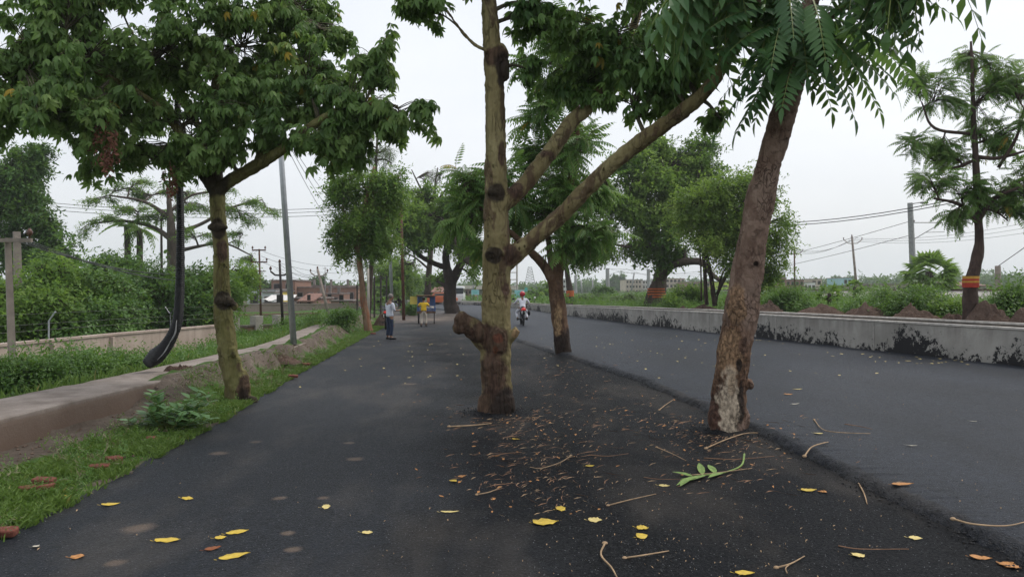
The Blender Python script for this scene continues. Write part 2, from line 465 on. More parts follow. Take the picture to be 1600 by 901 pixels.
def tree(name, label, cat, base, limbs, lobes, leaf, lmat, bark, n_twig, per_twig=7, leafscale=1.0, group=None,
         seed=1, near=0, marks_lumps=(), twigr=.012, droop=.35, ybias=.0, root_flare=0.0, pad=.25, extra=None, tip_only=.35, tone_c=.45, tone_s=.2, hollow=.4, clump=7):
    rng = np.random.default_rng(seed)
    root = empty(name, base, 0, label, cat, group)
    b = MB(); samples = []
    for li, limb in enumerate(limbs):
        pts = [P(*q[:3]) if not isinstance(q[0], Vector) else q[0] for q in limb]
        rad = [q[-1] for q in limb]
        if li == 0 and root_flare:
            pts = [pts[0] - Vector((0, 0, .12))] + pts; rad = [rad[0] * (1 + root_flare)] + rad
        sp, sr = catmull(pts, rad, 6)
        b.tube(sp, sr, 14 if near else 7, rough=.16 if near else .2, seed=seed + li)
        samples += [(p, r) for p, r in zip(sp, sr)]
    for (c, r, sc) in marks_lumps: b.ball(c, r, sc=sc)
    tr = b.build('trunk', bark, root, origin=base, smooth=True)
    if near:
        md = tr.modifiers.new('Remesh', 'REMESH'); md.mode = 'VOXEL'; md.voxel_size = near; md.use_smooth_shade = True
        md = tr.modifiers.new('Smooth', 'SMOOTH'); md.factor = .5; md.iterations = 4
        tx = bpy.data.textures.new('bark lumps', 'CLOUDS'); tx.noise_scale = .11; tx.noise_depth = 3
        md = tr.modifiers.new('Displace', 'DISPLACE'); md.texture = tx; md.strength = .035; md.texture_coords = 'LOCAL'
        t2 = bpy.data.textures.new('bark grain', 'CLOUDS'); t2.noise_scale = .035; t2.noise_depth = 2
        md = tr.modifiers.new('Displace', 'DISPLACE'); md.texture = t2; md.strength = .014; md.texture_coords = 'LOCAL'
    SP = np.array([p[:] for p, r in samples]); SR = np.array([r for p, r in samples])
    tw = MB(); pos, dirs, tones = [], [], []
    wts = np.array([lobe_world(l)[1] * lobe_world(l)[3] for l in lobes]) ** .9; wts /= wts.sum()
    rnd = random.Random(seed)
    for li, l in enumerate(lobes):
        c, a, d, bb = lobe_world(l)
        k = max(2, int(round(n_twig * wts[li])))
        # a limb into the lobe from the nearest wood
        dd = np.linalg.norm(SP - np.array(c[:]), axis=1); j = int(np.argmin(dd + (SR < .02) * .3))
        p0 = Vector(SP[j]); mid = (p0 + c) / 2 + Vector((rnd.uniform(-.1, .1), rnd.uniform(-.1, .1), .12)) * (p0 - c).length
        r0 = min(SR[j] * .7, twigr * 3.2)
        lp, lr = catmull([p0, mid, c], [r0, r0 * .7, r0 * .4], 5)
        tw.tube(lp, lr, 5, rough=.2, seed=li)
        src = [x for x in lp[3:]]
        subs = []
        for _ in range(max(3, k // clump)):
            u = rng.normal(size=3); u /= np.linalg.norm(u); rr = hollow + (1 - hollow) * rng.random() ** .6
            subs.append((c + Vector((u[0] * a * rr, u[1] * d * rr, u[2] * bb * rr)), rng.normal(0, tone_s * .8)))
        for q in range(k):
            sb_, st__ = subs[rng.integers(0, len(subs))]; g_ = rng.normal(0, .17, 3)
            e = sb_ + Vector((g_[0] * a, g_[1] * d, g_[2] * bb + .10 * bb))
            s0 = src[rng.integers(0, len(src))]
            m_ = (s0 * .45 + e * .55) + Vector((0, 0, 1)) * (e - s0).length * .10
            e2 = e - Vector((0, 0, 1)) * (e - s0).length * .05
            tp, trd = catmull([s0, m_, e2], [twigr * .8, twigr * .5, twigr * .2], 3)
            tw.tube(tp, trd, 3, cap=False)
            ct = tone_c + st__ + rng.normal(0, tone_s * .5)
            for z in range(per_twig):
                t = tip_only + (1 - tip_only) * (z + rng.random()) / per_twig
                x = t * (len(tp) - 1); i0 = min(int(x), len(tp) - 2); fr = x - i0
                pp = tp[i0].lerp(tp[i0 + 1], fr)
                td = (tp[i0 + 1] - tp[i0]).normalized()
                v = np.array(td[:]) * .7 + rng.normal(0, .6, 3); v[2] = v[2] * .6 - droop
                pos.append(pp[:] + rng.normal(0, pad * .12, 3)); dirs.append(v); tones.append(np.clip(ct + rng.normal(0, .1), 0, .93) if rng.random() > .006 else 1.3)
    tw.build('branches', bark if not near else M['twig_bark'], root, origin=base, smooth=True)
    if extra:
        for (p_, d_, t_) in extra: pos.append(p_); dirs.append(d_); tones.append(t_)
    sc = leafscale * (rng.uniform(.7, 1.2, len(pos)) if leaf[:3] in ('pal', 'spr', 'tuf') else rng.uniform(.45, 1.25, len(pos)))
    scatter('crown', TP[leaf], pos, dirs, sc, tones, [lmat], root, base, seed=seed)
    return root
M['twig_bark'] = bark_mat('young branch bark', (.05, .045, .03), (.11, .10, .065), (.2, .18, .12), 4, spots=False, bumpk=.2)

# ================================================================== THE SETTING
ROAD_L = [(-3.55, 2.0), (-3.72, 5.35), (-3.98, 9.5), (-4.64, 15.7), (-5.75, 28.75), (-6.5, 39.8), (-8.6, 52), (-12, 66), (-17, 78), (-25, 88)]
STEP = [(4.1, 2.0), (3.32, 4.74), (3.22, 6.3), (3.02, 9.3), (2.50, 14.3), (2.0, 16.6), (1.55, 19), (.95, 21.5), (.18, 25.6), (-.1, 28), (-.8, 35), (-2.2, 45), (-4.0, 55), (-6.2, 66), (-10, 78), (-17, 90)]
WALL = [(14.3, 5.0), (11.45, 16.4), (8.85, 26.6), (6.35, 36.4), (3.65, 50.4), (1.5, 64), (-.6, 75), (-4.6, 85), (-11, 92), (-22, 99)]
PATH_R = [(-5.72, 2), (-5.7, 8.2), (-5.62, 11.1), (-5.55, 18.9), (-5.9, 22), (-6.8, 27.9), (-7.9, 36), (-9.6, 48)]
def wall_h(y): return .95 if y < 20 else .95 - (.95 - .45) * sstep(20, 85, y) * 1.0
U = .09                                     # the new asphalt layer on the right is 9 cm thick

def ground_h(x, y):
    lx = lerp_poly(ROAD_L, max(y, 2)); wx = lerp_poly(WALL, max(y, 2)) if y < 99 else -22 - (y - 99) * 1.5
    if y > 88: lx = min(lx, wx - 6)
    z = -.03
    if x < lx + .05:
        d = lx - x
        px = lerp_poly(PATH_R, max(y, 2)) if y < 48 else -9.6 - (y - 48) * .35
        if y < 60:
            z = .012 + .02 * sstep(0, .5, d) + .035 * fbm(x, y, 1.6, 3) * sstep(.05, .4, d)
            k = sstep(10.3, 12.4, y)
            if x > px - (.12 if y < 11 else .36):
                rise = sstep(.0, 1.0, (d - .45) / max(.3, (lx - px) - .55))
                z += k * rise * (.385 + .05 * fbm(x, y, 2.6, 6)) * (1 - .4 * sstep(30, 45, y)) + .07 * k * abs(fbm(x, y, 2.2, 9)) * rise
                z -= (1 - k) * .02 * sstep(.8, 1.5, d)
            else:
                q = px - 1.15 - x
                z = .3 * (1 - sstep(0, .8, q)) - .35 * sstep(0, 1.4, q) + .06 * fbm(x, y, .8, 4)
                if q < .0: z = .25 * (1 if y > 10 else 1)
        else:
            z = -.05 - .3 * sstep(60, 75, y) * sstep(3, 9, d)
    elif x > wx - .05:
        d = x - wx
        rear = .72 if y < 99 else .2
        z = -.03 if d < 1.0 else rear * (wall_h(y) / .95) + .05 * fbm(x, y, .9, 2)
        tr_x = 33.5 - .052 * (y - 50)          # the railway bank
        if d > 1.0:
            z += .18 * sstep(2, 12, d) * 1.0
            z = z + (1.66 - z) * sstep(tr_x - 4.6, tr_x - 2.2, x) * (1 - .55 * sstep(tr_x + 3, tr_x + 9, x)) * (y > -20)
            z += .12 * fbm(x, y, .25, 5) * sstep(2, 6, d) * (1 - sstep(tr_x - 6, tr_x - 4, x))
    far = sstep(110, 260, math.hypot(x, y))
    z = z * (1 - far) + .55 * far * (1 if x > -60 else .2)
    return z

def axis(dense_lo, dense_hi, step, ends_lo, ends_hi, grow=1.22):
    a = list(np.arange(dense_lo, dense_hi + 1e-6, step))
    s = step; v = dense_hi
    while v < ends_hi: s *= grow; v += s; a.append(min(v, ends_hi))
    s = step; v = dense_lo; lo = []
    while v > ends_lo: s *= grow; v -= s; lo.append(max(v, ends_lo))
    return np.array(lo[::-1] + a)
gx = axis(-13, 18, .2, -880, 880, 1.07); gy = axis(2, 48, .22, -60, 1150, 1.06)
gv, gt = [], []
for y in gy:
    for x in gx:
        gv.append((x, y, ground_h(x, y)))
        lx = lerp_poly(ROAD_L, max(y, 2)); wx = lerp_poly(WALL, max(y, 2))
        g = .85
        if x < lx and y < 60:
            px = lerp_poly(PATH_R, max(y, 2)) if y < 48 else -9.6
            if x > px - .1:
                d = lx - x; wdt = lx - px
                g = 1.0 - sstep(.42 * wdt, .72 * wdt, d + .3 * fbm(x, y, 1.1, 8))
                if y > 10: g = max(0.12, g)
            else: g = .9
        elif lx <= x <= wx + 2.5: g = 0.0
        elif x > wx and y < 70:
            tr_x = 33.5 - .052 * (y - 50)
            if tr_x - 4.4 < x < tr_x + 3: g = -1.0
            elif x - wx < 3.2: g = .1
        gt.append(g)
nx_, ny_ = len(gx), len(gy)
ii, jj = np.meshgrid(np.arange(nx_ - 1), np.arange(ny_ - 1))
a0 = (jj * nx_ + ii).ravel()
loops = np.stack([a0, a0 + 1, a0 + 1 + nx_, a0 + nx_], 1).ravel()
me = np_mesh('ground', gv, loops, np.full(len(a0), 4), True, None, gt)
k = NT('ground', .95, .15)
n1 = k.noise(1.4, 6, .65); n2 = k.noise(14, 6, .7); n3 = k.noise(60, 4, .7)
soil = k.ramp(n1, [(.3, (.075, .058, .045)), (.5, (.13, .105, .085)), (.7, (.20, .17, .14))])
soil = k.mix(k.ramp(n2, [(.4, 0), (.7, .6)]), soil, (.06, .045, .035))
grn = k.ramp(n2, [(.3, (.03, .06, .012)), (.6, (.06, .12, .022)), (.8, (.10, .13, .045))])
grav = k.ramp(k.voro(9, out='Color'), [(.0, (.16, .15, .14)), (.5, (.34, .32, .30)), (1, (.5, .47, .45))])
t = k.attr('tone')
c = k.mix(k.ramp(k.math('ADD', t, k.math('MULTIPLY', k.math('SUBTRACT', n2, .5), .8)), [(.35, 0), (.65, 1)]), soil, grn)
c = k.mix(k.ramp(k.math('MULTIPLY', t, -1), [(.1, 0), (.5, 1)]), c, grav)
k.color(c); k.bump(k.math('ADD', n2, k.math('MULTIPLY', n3, .5)), .8, .03)
ground = link_mesh('ground', me, [k.m]); tag(ground, kind='structure')

def strip(name, left, right, ys, zf, mat, nx=14, thick=None):
    v = []
    for y in ys:
        a, b_ = left(y), right(y)
        for i in range(nx + 1):
            x = a + (b_ - a) * i / nx
            v.append((x, y, zf(x, y)))
    n = nx + 1
    f = [(j * n + i, j * n + i + 1, (j + 1) * n + i + 1, (j + 1) * n + i) for j in range(len(ys) - 1) for i in range(nx)]
    me = bpy.data.meshes.new(name); me.from_pydata(v, [], f)
    at_ = me.attributes.new('tone', 'FLOAT', 'POINT')
    at_.data.foreach_set('value', [(1 - sstep(2.9, 4.7, lerp_poly(STEP, q[1]) - q[0] + .7 * fbm(q[0], q[1], .9, 12))) * (1 - sstep(26, 40, q[1])) for q in v])
    me.polygons.foreach_set('use_smooth', [True] * len(f)); me.update()
    return link_mesh(name, me, [mat])

def asphalt(name, c0, c1, coarse, dirt):
    k = NT(name, .6, .17)
    v1 = k.voro(coarse, out='Color'); fine = k.noise(coarse * 2.1, 3, .8); big = k.noise(.55, 5, .6, k.mapping((1, .35, 1)))
    agg = k.ramp(v1, [(.0, c0), (.55, tuple((a + b) / 2 for a, b in zip(c0, c1))), (1, c1)])
    c = k.mix(k.ramp(fine, [(.54, 0), (.70, .85)]), agg, (.060, .066, .078))
    c = k.mix(k.ramp(big, [(.35, 0), (.7, .45)]), c, tuple(a * 1.7 for a in c1))
    m1 = k.noise(26, 3, .75); m2 = k.noise(7, 4, .7)          # pockets between the stones and patchy rolling
    c = k.mix(k.ramp(m1, [(.30, .85), (.52, 0)]), c, (.002, .0025, .003))
    c = k.mix(k.ramp(m1, [(.60, 0), (.78, .7)]), c, (.075, .083, .098))
    c = k.mix(k.ramp(m2, [(.35, .45), (.62, 0)]), c, tuple(a * .6 for a in c0))
    if dirt:
        gpos = k.sep()
        strip_ = k.attr('tone')                      # loose coarse mix left between the trees: blacker than the rolled lane
        grit = k.ramp(k.noise(38, 3, .8), [(.40, (.004, .0045, .005)), (.62, (.020, .021, .023)), (.72, (.07, .07, .068))])
        c = k.mix(k.math('MULTIPLY', strip_, .85), c, grit)
        # dust swept over the roadside further up, and thin footprints of dry mud
        dn = k.noise(.6, 5, .7, k.mapping((.5, 1, 1)))
        dy = k.math('MULTIPLY', k.ramp(k.math('DIVIDE', gpos[1], 100), [(.36, 0), (.45, 1), (.56, 1), (.64, 0)]), k.ramp(k.math('ADD', k.math('MULTIPLY', gpos[0], -.1), 0), [(.25, 0), (.42, 1)]))
        c = k.mix(k.math('MULTIPLY', dy, k.ramp(dn, [(.3, 0), (.6, .85)])), c, (.20, .155, .125))
        mud = k.voro(.9, k.mapping((1, .6, 1), loc=(.4, .2, 0)))
        on = k.ramp(k.noise(.35, 1), [(.5, 0), (.56, 1)])
        lf = k.ramp(gpos[0], [(0, 1), (.001, 0)])
        c = k.mix(k.math('MULTIPLY', k.math('MULTIPLY', k.ramp(mud, [(.07, .6), (.11, 0)]), on), lf), c, (.17, .12, .09))
        st1 = k.ramp(k.noise(.9, 4, .65, k.mapping((1, .4, 1), loc=(8, 1, 0))), [(.48, 0), (.66, .38)])
        c = k.mix(st1, c, (.085, .075, .066))
        for (sx_, sy_, sr_) in [(215, 826, .17), (343, 708, .15), (555, 717, .13), (437, 778, .09), (450, 833, .08), (458, 859, .09), (400, 690, .12), (505, 778, .08), (545, 692, .10), (300, 640, .16), (640, 600, .2), (180, 880, .1)]:
            q_ = G(sx_, sy_); sb_ = k.n('ShaderNodeVectorMath'); sb_.operation = 'SUBTRACT'; k.L(k.obj, sb_.inputs[0]); sb_.inputs[1].default_value = (q_.x, q_.y, 0)
            ln_ = k.n('ShaderNodeVectorMath'); ln_.operation = 'LENGTH'; k.L(sb_.outputs[0], ln_.inputs[0])
            d_ = k.math('ADD', k.math('DIVIDE', ln_.outputs['Value'], sr_ * 1.6), k.math('MULTIPLY', k.math('SUBTRACT', m2, .5), .5))
            c = k.mix(k.ramp(d_, [(.22, .62), (.5, 0)]), c, (.17, .125, .095))
        track = k.ramp(k.noise(1.2, 4, .6, k.mapping((1, .08, 1), loc=(2, 4, 0))), [(.5, 0), (.68, .4)])
        c = k.mix(track, c, (.012, .014, .018))
    k.color(c)
    k.rough(k.ramp(k.noise(coarse * .8, 2), [(.3, .44), (.7, .66)]))
    if dirt: k.L(k.math('SUBTRACT', .16, k.math('MULTIPLY', k.attr('tone'), .12)), k.p.inputs['Specular IOR Level'])
    h = k.math('ADD', k.math('ADD', k.voro(coarse, rand=1.0), k.math('MULTIPLY', fine, .8)), k.math('MULTIPLY', m1, 1.6))
    k.bump(h, .8, .010)
    return k.m
M['asphalt'] = asphalt('dark coarse asphalt', (.0035, .0045, .0065), (.017, .021, .029), 75, True)
M['asphalt2'] = asphalt('smooth new asphalt', (.008, .0105, .0155), (.027, .034, .048), 110, False)

ysr = np.concatenate([np.arange(1.5, 12.5, .10), np.arange(12.5, 30, .35), np.arange(30, 92, 1.0)])
def rl(y): return lerp_poly(ROAD_L, y) + .06 * fbm(0, y, 1.5, 2) + .03 * fbm(3, y, 5, 2)
def rr(y): return lerp_poly(STEP, y) + .30
BASES = [(-.235, 10.8, .26), (2.77, 9.45, .25), (1.43, 20.5, .28)]
def road_z(x, y):
    z = .004 + .006 * fbm(x, y, .5, 6)
    for bx, by, br_ in BASES:
        d = math.hypot(x - bx, y - by)
        if d < 1.4: z += .045 * math.exp(-((d - br_ - .02) / .13) ** 2) * (.55 + .8 * fbm(x, y, 5, 3)) + .012 * max(0, 1 - d) * (.5 + fbm(x, y, 7, 4))
    return z
road = strip('road', rl, rr, ysr, road_z, M['asphalt'], 84)
tag(road, kind='structure')
def st(y): return lerp_poly(STEP, y) + .035 * fbm(1, y, 2.5, 7) + .015 * fbm(5, y, 9, 7)
def wl(y): return lerp_poly(WALL, y) - .01
ysr2 = np.concatenate([np.arange(1.5, 12, .05), np.arange(12, 32, .12), np.arange(32, 98, .8)])
v = []; prof = [(0, -.02), (.02, .018), (.05, .05), (.085, .078), (.13, .089)]
NXR = 24
for y in ysr2:
    s0 = st(y); e = wl(y)
    for (o_, z_) in prof:
        v.append((s0 + o_ * (1.3 + .5 * fbm(2, y, 1.7, 3)) + .03 * fbm(o_ * 40, y, 9, 1), y, z_ + .020 * fbm(y, o_ * 30, 11, 3) * (z_ > 0)))
    for i in range(1, NXR + 1):
        x = s0 + .13 + (e - s0 - .13) * i / NXR
        v.append((x, y, U + .004 * fbm(x, y, .5, 6)))
n = len(prof) + NXR
f = [(j * n + i, j * n + i + 1, (j + 1) * n + i + 1, (j + 1) * n + i) for j in range(len(ysr2) - 1) for i in range(n - 1)]
me = bpy.data.meshes.new('road'); me.from_pydata(v, [], f); me.polygons.foreach_set('use_smooth', [True] * len(f)); me.update()
k2 = M['asphalt2']
r2 = link_mesh('road', me, [k2, M['asphalt']]); tag(r2, kind='structure')
mi = [1 if (i % (n - 1)) < 4 else 0 for i in range(len(f))]
me.polygons.foreach_set('material_index', mi)

# concrete footpath on the left (covered drain)
k = NT('old footpath concrete', .9, .2)
n1 = k.noise(2.2, 6, .65); n2 = k.noise(22, 5, .7)
c = k.ramp(n1, [(.3, (.15, .125, .105)), (.55, (.25, .215, .19)), (.8, (.35, .31, .275))])
c = k.mix(k.ramp(n2, [(.5, 0), (.8, .55)]), c, (.15, .11, .085))
zc = k.sep()[2]
c = k.mix(k.ramp(zc, [(.05, .9), (.30, .7), (.352, 0)]), c, (.14, .095, .07))
k.color(c); k.bump(k.math('ADD', n1, n2), .5, .02); M['pathconc'] = k.m
ysp = np.arange(1.5, 46, .25); v = []
for y in ysp:
    R_ = lerp_poly(PATH_R, y) + .02 * fbm(0, y, 2, 1); wd = 1.12 + .05 * fbm(2, y, .7, 1)
    h = .37 - .02 * (y > 11) + .008 * fbm(1, y, 1.2, 5) - .12 * sstep(26, 40, y)
    pr = [(R_ + .03, -.15), (R_ + .012, h - .1), (R_ + .01 * fbm(9, y, 6, 2), h - .015), (R_ - .025, h), (R_ - wd * .5, h + .012), (R_ - wd + .03, h), (R_ - wd, h - .03), (R_ - wd, -.45)]
    v += [(a, y, b_ + (.006 * fbm(a, y, 3, 3))) for a, b_ in pr]
n = 8
f = [(j * n + i, (j + 1) * n + i, (j + 1) * n + i + 1, j * n + i + 1) for j in range(len(ysp) - 1) for i in range(n - 1)]
f += [tuple(range(n)), tuple(range((len(ysp) - 1) * n, len(ysp) * n))[::-1]]
me = bpy.data.meshes.new('footpath'); me.from_pydata(v, [], f); me.update()
fp = link_mesh('footpath', me, [M['pathconc']]); tag(fp, kind='structure')

# ---- drain wall on the right
k = NT('drain wall concrete', .9, .25)
n1 = k.noise(1.1, 6, .65); n2 = k.noise(9, 6, .7); n3 = k.noise(30, 3, .8)
c = k.ramp(n1, [(.3, (.26, .25, .225)), (.55, (.36, .345, .315)), (.8, (.46, .44, .40))])
c = k.mix(k.ramp(n2, [(.5, 0), (.8, .5)]), c, (.25, .23, .21))
z = k.sep()[2]
drip = k.noise(1.0, 4, .6, k.mapping((1.6, 1.6, .12)))
c = k.mix(k.math('MULTIPLY', k.ramp(drip, [(.46, 0), (.60, .8)]), k.ramp(z, [(.3, 0), (.9, 1)])), c, (.20, .185, .165))
c = k.mix(k.ramp(k.math('ADD', z, k.math('MULTIPLY', k.math('SUBTRACT', n2, .5), .15)), [(.87, 0), (.90, .55)]), c, (.24, .225, .20))
# bitumen splashed along the foot while the road was laid
blot = k.noise(.42, 2, .6, k.mapping((1, 1, .0), loc=(2.3, 5.2, 0)))
hgt = k.math('MULTIPLY', k.ramp(blot, [(.30, .16), (.45, .34), (.58, .72), (.7, .9)]), 1.0)
ey = k.math('DIVIDE', k.sep()[1], 20)
hgt = k.math('MAXIMUM', hgt, k.ramp(ey, [(.0, .45), (.035, .55), (.06, .25), (.10, .5), (.14, .8), (.18, 1.0), (.205, .35), (.30, .2), (.36, .55), (.44, .6), (.50, .3)]))
spl = k.math('SUBTRACT', hgt, k.math('SUBTRACT', z, .09))
spl = k.math('ADD', spl, k.math('MULTIPLY', k.math('SUBTRACT', k.noise(5, 6, .8), .55), 3.0))
spl = k.math('ADD', spl, k.math('MULTIPLY', k.math('SUBTRACT', n3, .5), .5))
tar = k.ramp(spl, [(.20, 0), (.24, 1)])
c = k.mix(tar, c, (.012, .012, .014))
k.color(c); k.rough(k.ramp(tar, [(0, .9), (1, .6)])); k.bump(k.math('ADD', k.math('ADD', n1, n2), k.math('MULTIPLY', tar, .4)), .5, .02)
M['drain'] = k.m
def arc_pts(poly, step, y0=None, y1=None):
    pts = []; 
    for a, b_ in zip(poly, poly[1:]):
        L_ = math.hypot(b_[0] - a[0], b_[1] - a[1]); m_ = max(1, int(L_ / step))
        for i in range(m_): pts.append((a[0] + (b_[0] - a[0]) * i / m_, a[1] + (b_[1] - a[1]) * i / m_))
    pts.append(poly[-1]); return pts
def wall_ribbon(mb, poly, off, th, z0, z1f, mi=0, step=1.0, jit=.0, lip=0.0):
    pts = arc_pts(poly, step); ring = []
    for i, p in enumerate(pts):
        q0 = pts[max(i - 1, 0)]; q1 = pts[min(i + 1, len(pts) - 1)]
        t = Vector((q1[0] - q0[0], q1[1] - q0[1], 0)).normalized(); nrm = Vector((t.y, -t.x, 0))
        c = Vector((p[0], p[1], 0)); h = z1f(p[1]) + jit * fbm(p[0], p[1], 1.4, 4)
        a = c + nrm * off; b_ = c + nrm * (off + th)
        ring.append([Vector((a.x, a.y, z0)), Vector((a.x, a.y, h)) , Vector((b_.x, b_.y, h)), Vector((b_.x, b_.y, z0))])
    v = [q for r in ring for q in r]
    f = [(j * 4 + i, j * 4 + (i + 1) % 4, (j + 1) * 4 + (i + 1) % 4, (j + 1) * 4 + i) for j in range(len(ring) - 1) for i in range(4)]
    f += [(3, 2, 1, 0), tuple(len(v) - 4 + i for i in range(4))]
    mb.add(v, f, mi); return pts
dw = empty('drain_wall', (11.45, 16.4, 0), 0, 'long low grey concrete roadside wall splashed with black tar along its foot', 'wall')
mb = MB(); pts = wall_ribbon(mb, WALL, 0, .16, -.1, lambda y: wall_h(y) - .045, step=1.1)
mb.build('front_wall', M['drain'], dw, origin=(11.45, 16.4, 0), fix=True)
M['lip'] = simple('pale wall coping', (.50, .47, .43), .9, var=.3, scale=6, bump=.4)
M['dark_conc'] = simple('dark concrete', (.16, .14, .12), .9, var=.3, scale=4, bump=.4)  # darker tone for the rear drain wall and the low wall copings
mb = MB(); wall_ribbon(mb, WALL, -.02, .20, .0, lambda y: 0, step=1.1)
mb = MB()
pts = arc_pts(WALL, 1.1)
def coping(mb, off, th, z0f, z1f, jit):
    ring = []
    for i, p in enumerate(pts):
        q0 = pts[max(i - 1, 0)]; q1 = pts[min(i + 1, len(pts) - 1)]
        t = Vector((q1[0] - q0[0], q1[1] - q0[1], 0)).normalized(); nrm = Vector((t.y, -t.x, 0)); c = Vector((p[0], p[1], 0))
        a = c + nrm * (off + .01 * fbm(p[0], p[1], 2, 1)); b_ = a + nrm * th; j = jit * fbm(p[0], p[1], 1.4, 4)
        ring += [Vector((a.x, a.y, z0f(p[1]))), Vector((a.x, a.y, z1f(p[1]) + j)), Vector((b_.x, b_.y, z1f(p[1]) + j)), Vector((b_.x, b_.y, z0f(p[1])))]
    f = [(j * 4 + i, j * 4 + (i + 1) % 4, (j + 1) * 4 + (i + 1) % 4, (j + 1) * 4 + i) for j in range(len(pts) - 1) for i in range(4)]
    f += [(3, 2, 1, 0), tuple(len(ring) - 4 + i for i in range(4))]
    mb.add(ring, f)
coping(mb, -.018, .19, lambda y: wall_h(y) - .045, wall_h, .008)
mb.build('coping', M['lip'], dw, origin=(11.45, 16.4, 0), fix=True)
mb = MB(); wall_ribbon(mb, WALL, 1.02, .15, -.1, lambda y: wall_h(y) + .01, step=1.1)
mb.build('rear_wall', M['dark_conc'], dw, origin=(11.45, 16.4, 0), fix=True)
mb = MB(); coping(mb, 1.0, .19, lambda y: wall_h(y) + .01, lambda y: wall_h(y) + .055, .012)
mb.build('rear_coping', M['lip'], dw, origin=(11.45, 16.4, 0), fix=True)
M['joint'] = simple('wall joint', (.30, .285, .26), .9, var=.3, scale=6)
M['brick'] = simple('loose red brick', (.15, .052, .036), .9, var=.35, scale=20, bump=.3)
# short concrete ribs seen as darker joints, modelled as shallow pilasters
mb = MB()
for i in range(6, len(pts) - 12, 4):
    mb = MB(); p, q = pts[i], pts[i + 1]; t = Vector((q[0] - p[0], q[1] - p[1], 0)).normalized(); nrm = Vector((t.y, -t.x, 0))
    mb.box((p[0] - nrm.x * .004, p[1] - nrm.y * .004, (wall_h(p[1]) - .05) / 2), (.02, .05, wall_h(p[1]) - .06), math.atan2(-t.x, t.y))
    mb.build('joint', M['joint'], dw, origin=(11.45, 16.4, 0))

# ---- railway on the bank to the right
M['rail'] = simple('rusty rail steel', (.10, .06, .045), .6, metal=.6)
M['sleeper'] = simple('grey sleeper concrete', (.33, .31, .29), .9)
def trk(y, o=0): return 33.5 - .052 * (y - 50) + o
rt = empty('railway_track', (trk(50), 50, 1.62), 0, 'straight railway track on the gravel bank beyond the drain wall', 'railway track')
mb = MB()
for o_ in (-.8, .8):
    pp = [Vector((trk(y, o_), y, ground_h(trk(y, o_), y) + .14)) for y in range(30, 330, 4)]
    pr = mb
    for a, b_ in zip(pp, pp[1:]):
        d = b_ - a; mb.box((a + b_) / 2, (.07, d.length, .15), math.atan2(-d.x, d.y))
    if o_ < 0: mb.build('rail', M['rail'], rt, origin=(trk(50), 50, 1.62)); mb = MB()
mb.build('rail', M['rail'], rt, origin=(trk(50), 50, 1.62))
mb = MB()
y = 30.
while y < 200:
    mb.box((trk(y), y, ground_h(trk(y), y) + .02), (2.6, .24, .12), .052); y += .65
so = mb.build('sleepers', M['sleeper'], rt, origin=(trk(50), 50, 1.62)); so['kind'] = 'stuff'

M['galv'] = simple('galvanised steel', (.42, .44, .46), .45, metal=.5, var=.15)
M['rust'] = simple('rusted steel', (.10, .045, .03), .8, var=.4, scale=6)
M['rust2'] = simple('dark steel', (.04, .032, .03), .7, var=.3)
M['pconc'] = simple('weathered pole concrete', (.26, .22, .19), .9, var=.3, scale=3, bump=.3)
M['lconc'] = simple('light pole concrete', (.40, .37, .33), .9, var=.25, scale=3, bump=.3)
M['mast'] = simple('grey mast steel', (.28, .28, .28), .6, metal=.3)
M['insul'] = simple('brown porcelain', (.10, .05, .035), .3)
M['wire'] = simple('cable', (.05, .05, .055), .6)

def gz(px, D): return ground_h((px - 800) / F * D, D)
def pole(name, label, cat, pb, pt, D, w_, mat, arms=(), group=None, square=False, extra=None, Dt=None):
    """a pole from its base column pb to its top pixel pt at depth D, w_ = thickness in metres"""
    b0 = P(pb, HZ, D); b0.z = ground_h(b0.x, b0.y) - .05; t_ = P(pt[0], pt[1], Dt or D)
    root = empty(name, b0, 0, label, cat, group)
    mb = MB()
    if square: mb.tube([b0, t_], [w_ / 2 * 1.41, w_ / 2 * 1.1], 4)
    else: mb.tube([b0, t_], [w_ / 2, w_ / 2 * .72], 12)
    mb.build('shaft', mat, root, origin=b0, smooth=not square)
    d = (t_ - b0)
    for (fr, kind, half) in arms:
        c = b0 + d * fr; mb = MB(); ins = []
        if kind == 'cross':
            mb.box(c - Vector((0, w_ * .5, 0)), (half * 2, .07, .08)); ins = [c + Vector((s * half * .92, -w_ * .5, .03)) for s in (-1, 1)] + ([c + Vector((s * half * .45, -w_ * .5, .03)) for s in (-1, 1)] if half > .7 else [])
        elif kind == 'v':
            for s in (-1, 1):
                mb.tube([c, c + Vector((s * half * .5, -.05, .02 * half)), c + Vector((s * half, -.05, half * .42))], .04, 6)
                ins.append(c + Vector((s * half, -.05, half * .42)))
            ins.append(b0 + d + Vector((0, 0, -.05)))
        elif kind == 'plain':
            mb.box(c - Vector((0, w_ * .5, 0)), (half * 2, .05, .05))
        elif kind == 'cantilever':     # railway bracket arm with its stay
            s = half
            mb.tube([c, c + Vector((s, 0, 0))], .035, 6); mb.tube([c + Vector((0, 0, -1.5)), c + Vector((s * .98, 0, .0))], .035, 6)
            mb.tube([c + Vector((s * .45, 0, -.8)), c + Vector((s * 1.05, 0, -.75))], .025, 6); ins = [c + Vector((s * .1, 0, 0))]
        mb.build('crossarm', mat if kind != 'cantilever' else M['mast'], root, origin=b0)
        if ins:
            for q in ins:
                mb = MB()
                mb.tube([q, q + Vector((0, 0, .07)), q + Vector((0, 0, .075)), q + Vector((0, 0, .15)), q + Vector((0, 0, .22))], [.02, .02, .055, .06, .02], 8)
                mb.build('insulator', M['insul'], root, origin=b0, smooth=True)
    if extra: extra(root, b0, t_)
    return root

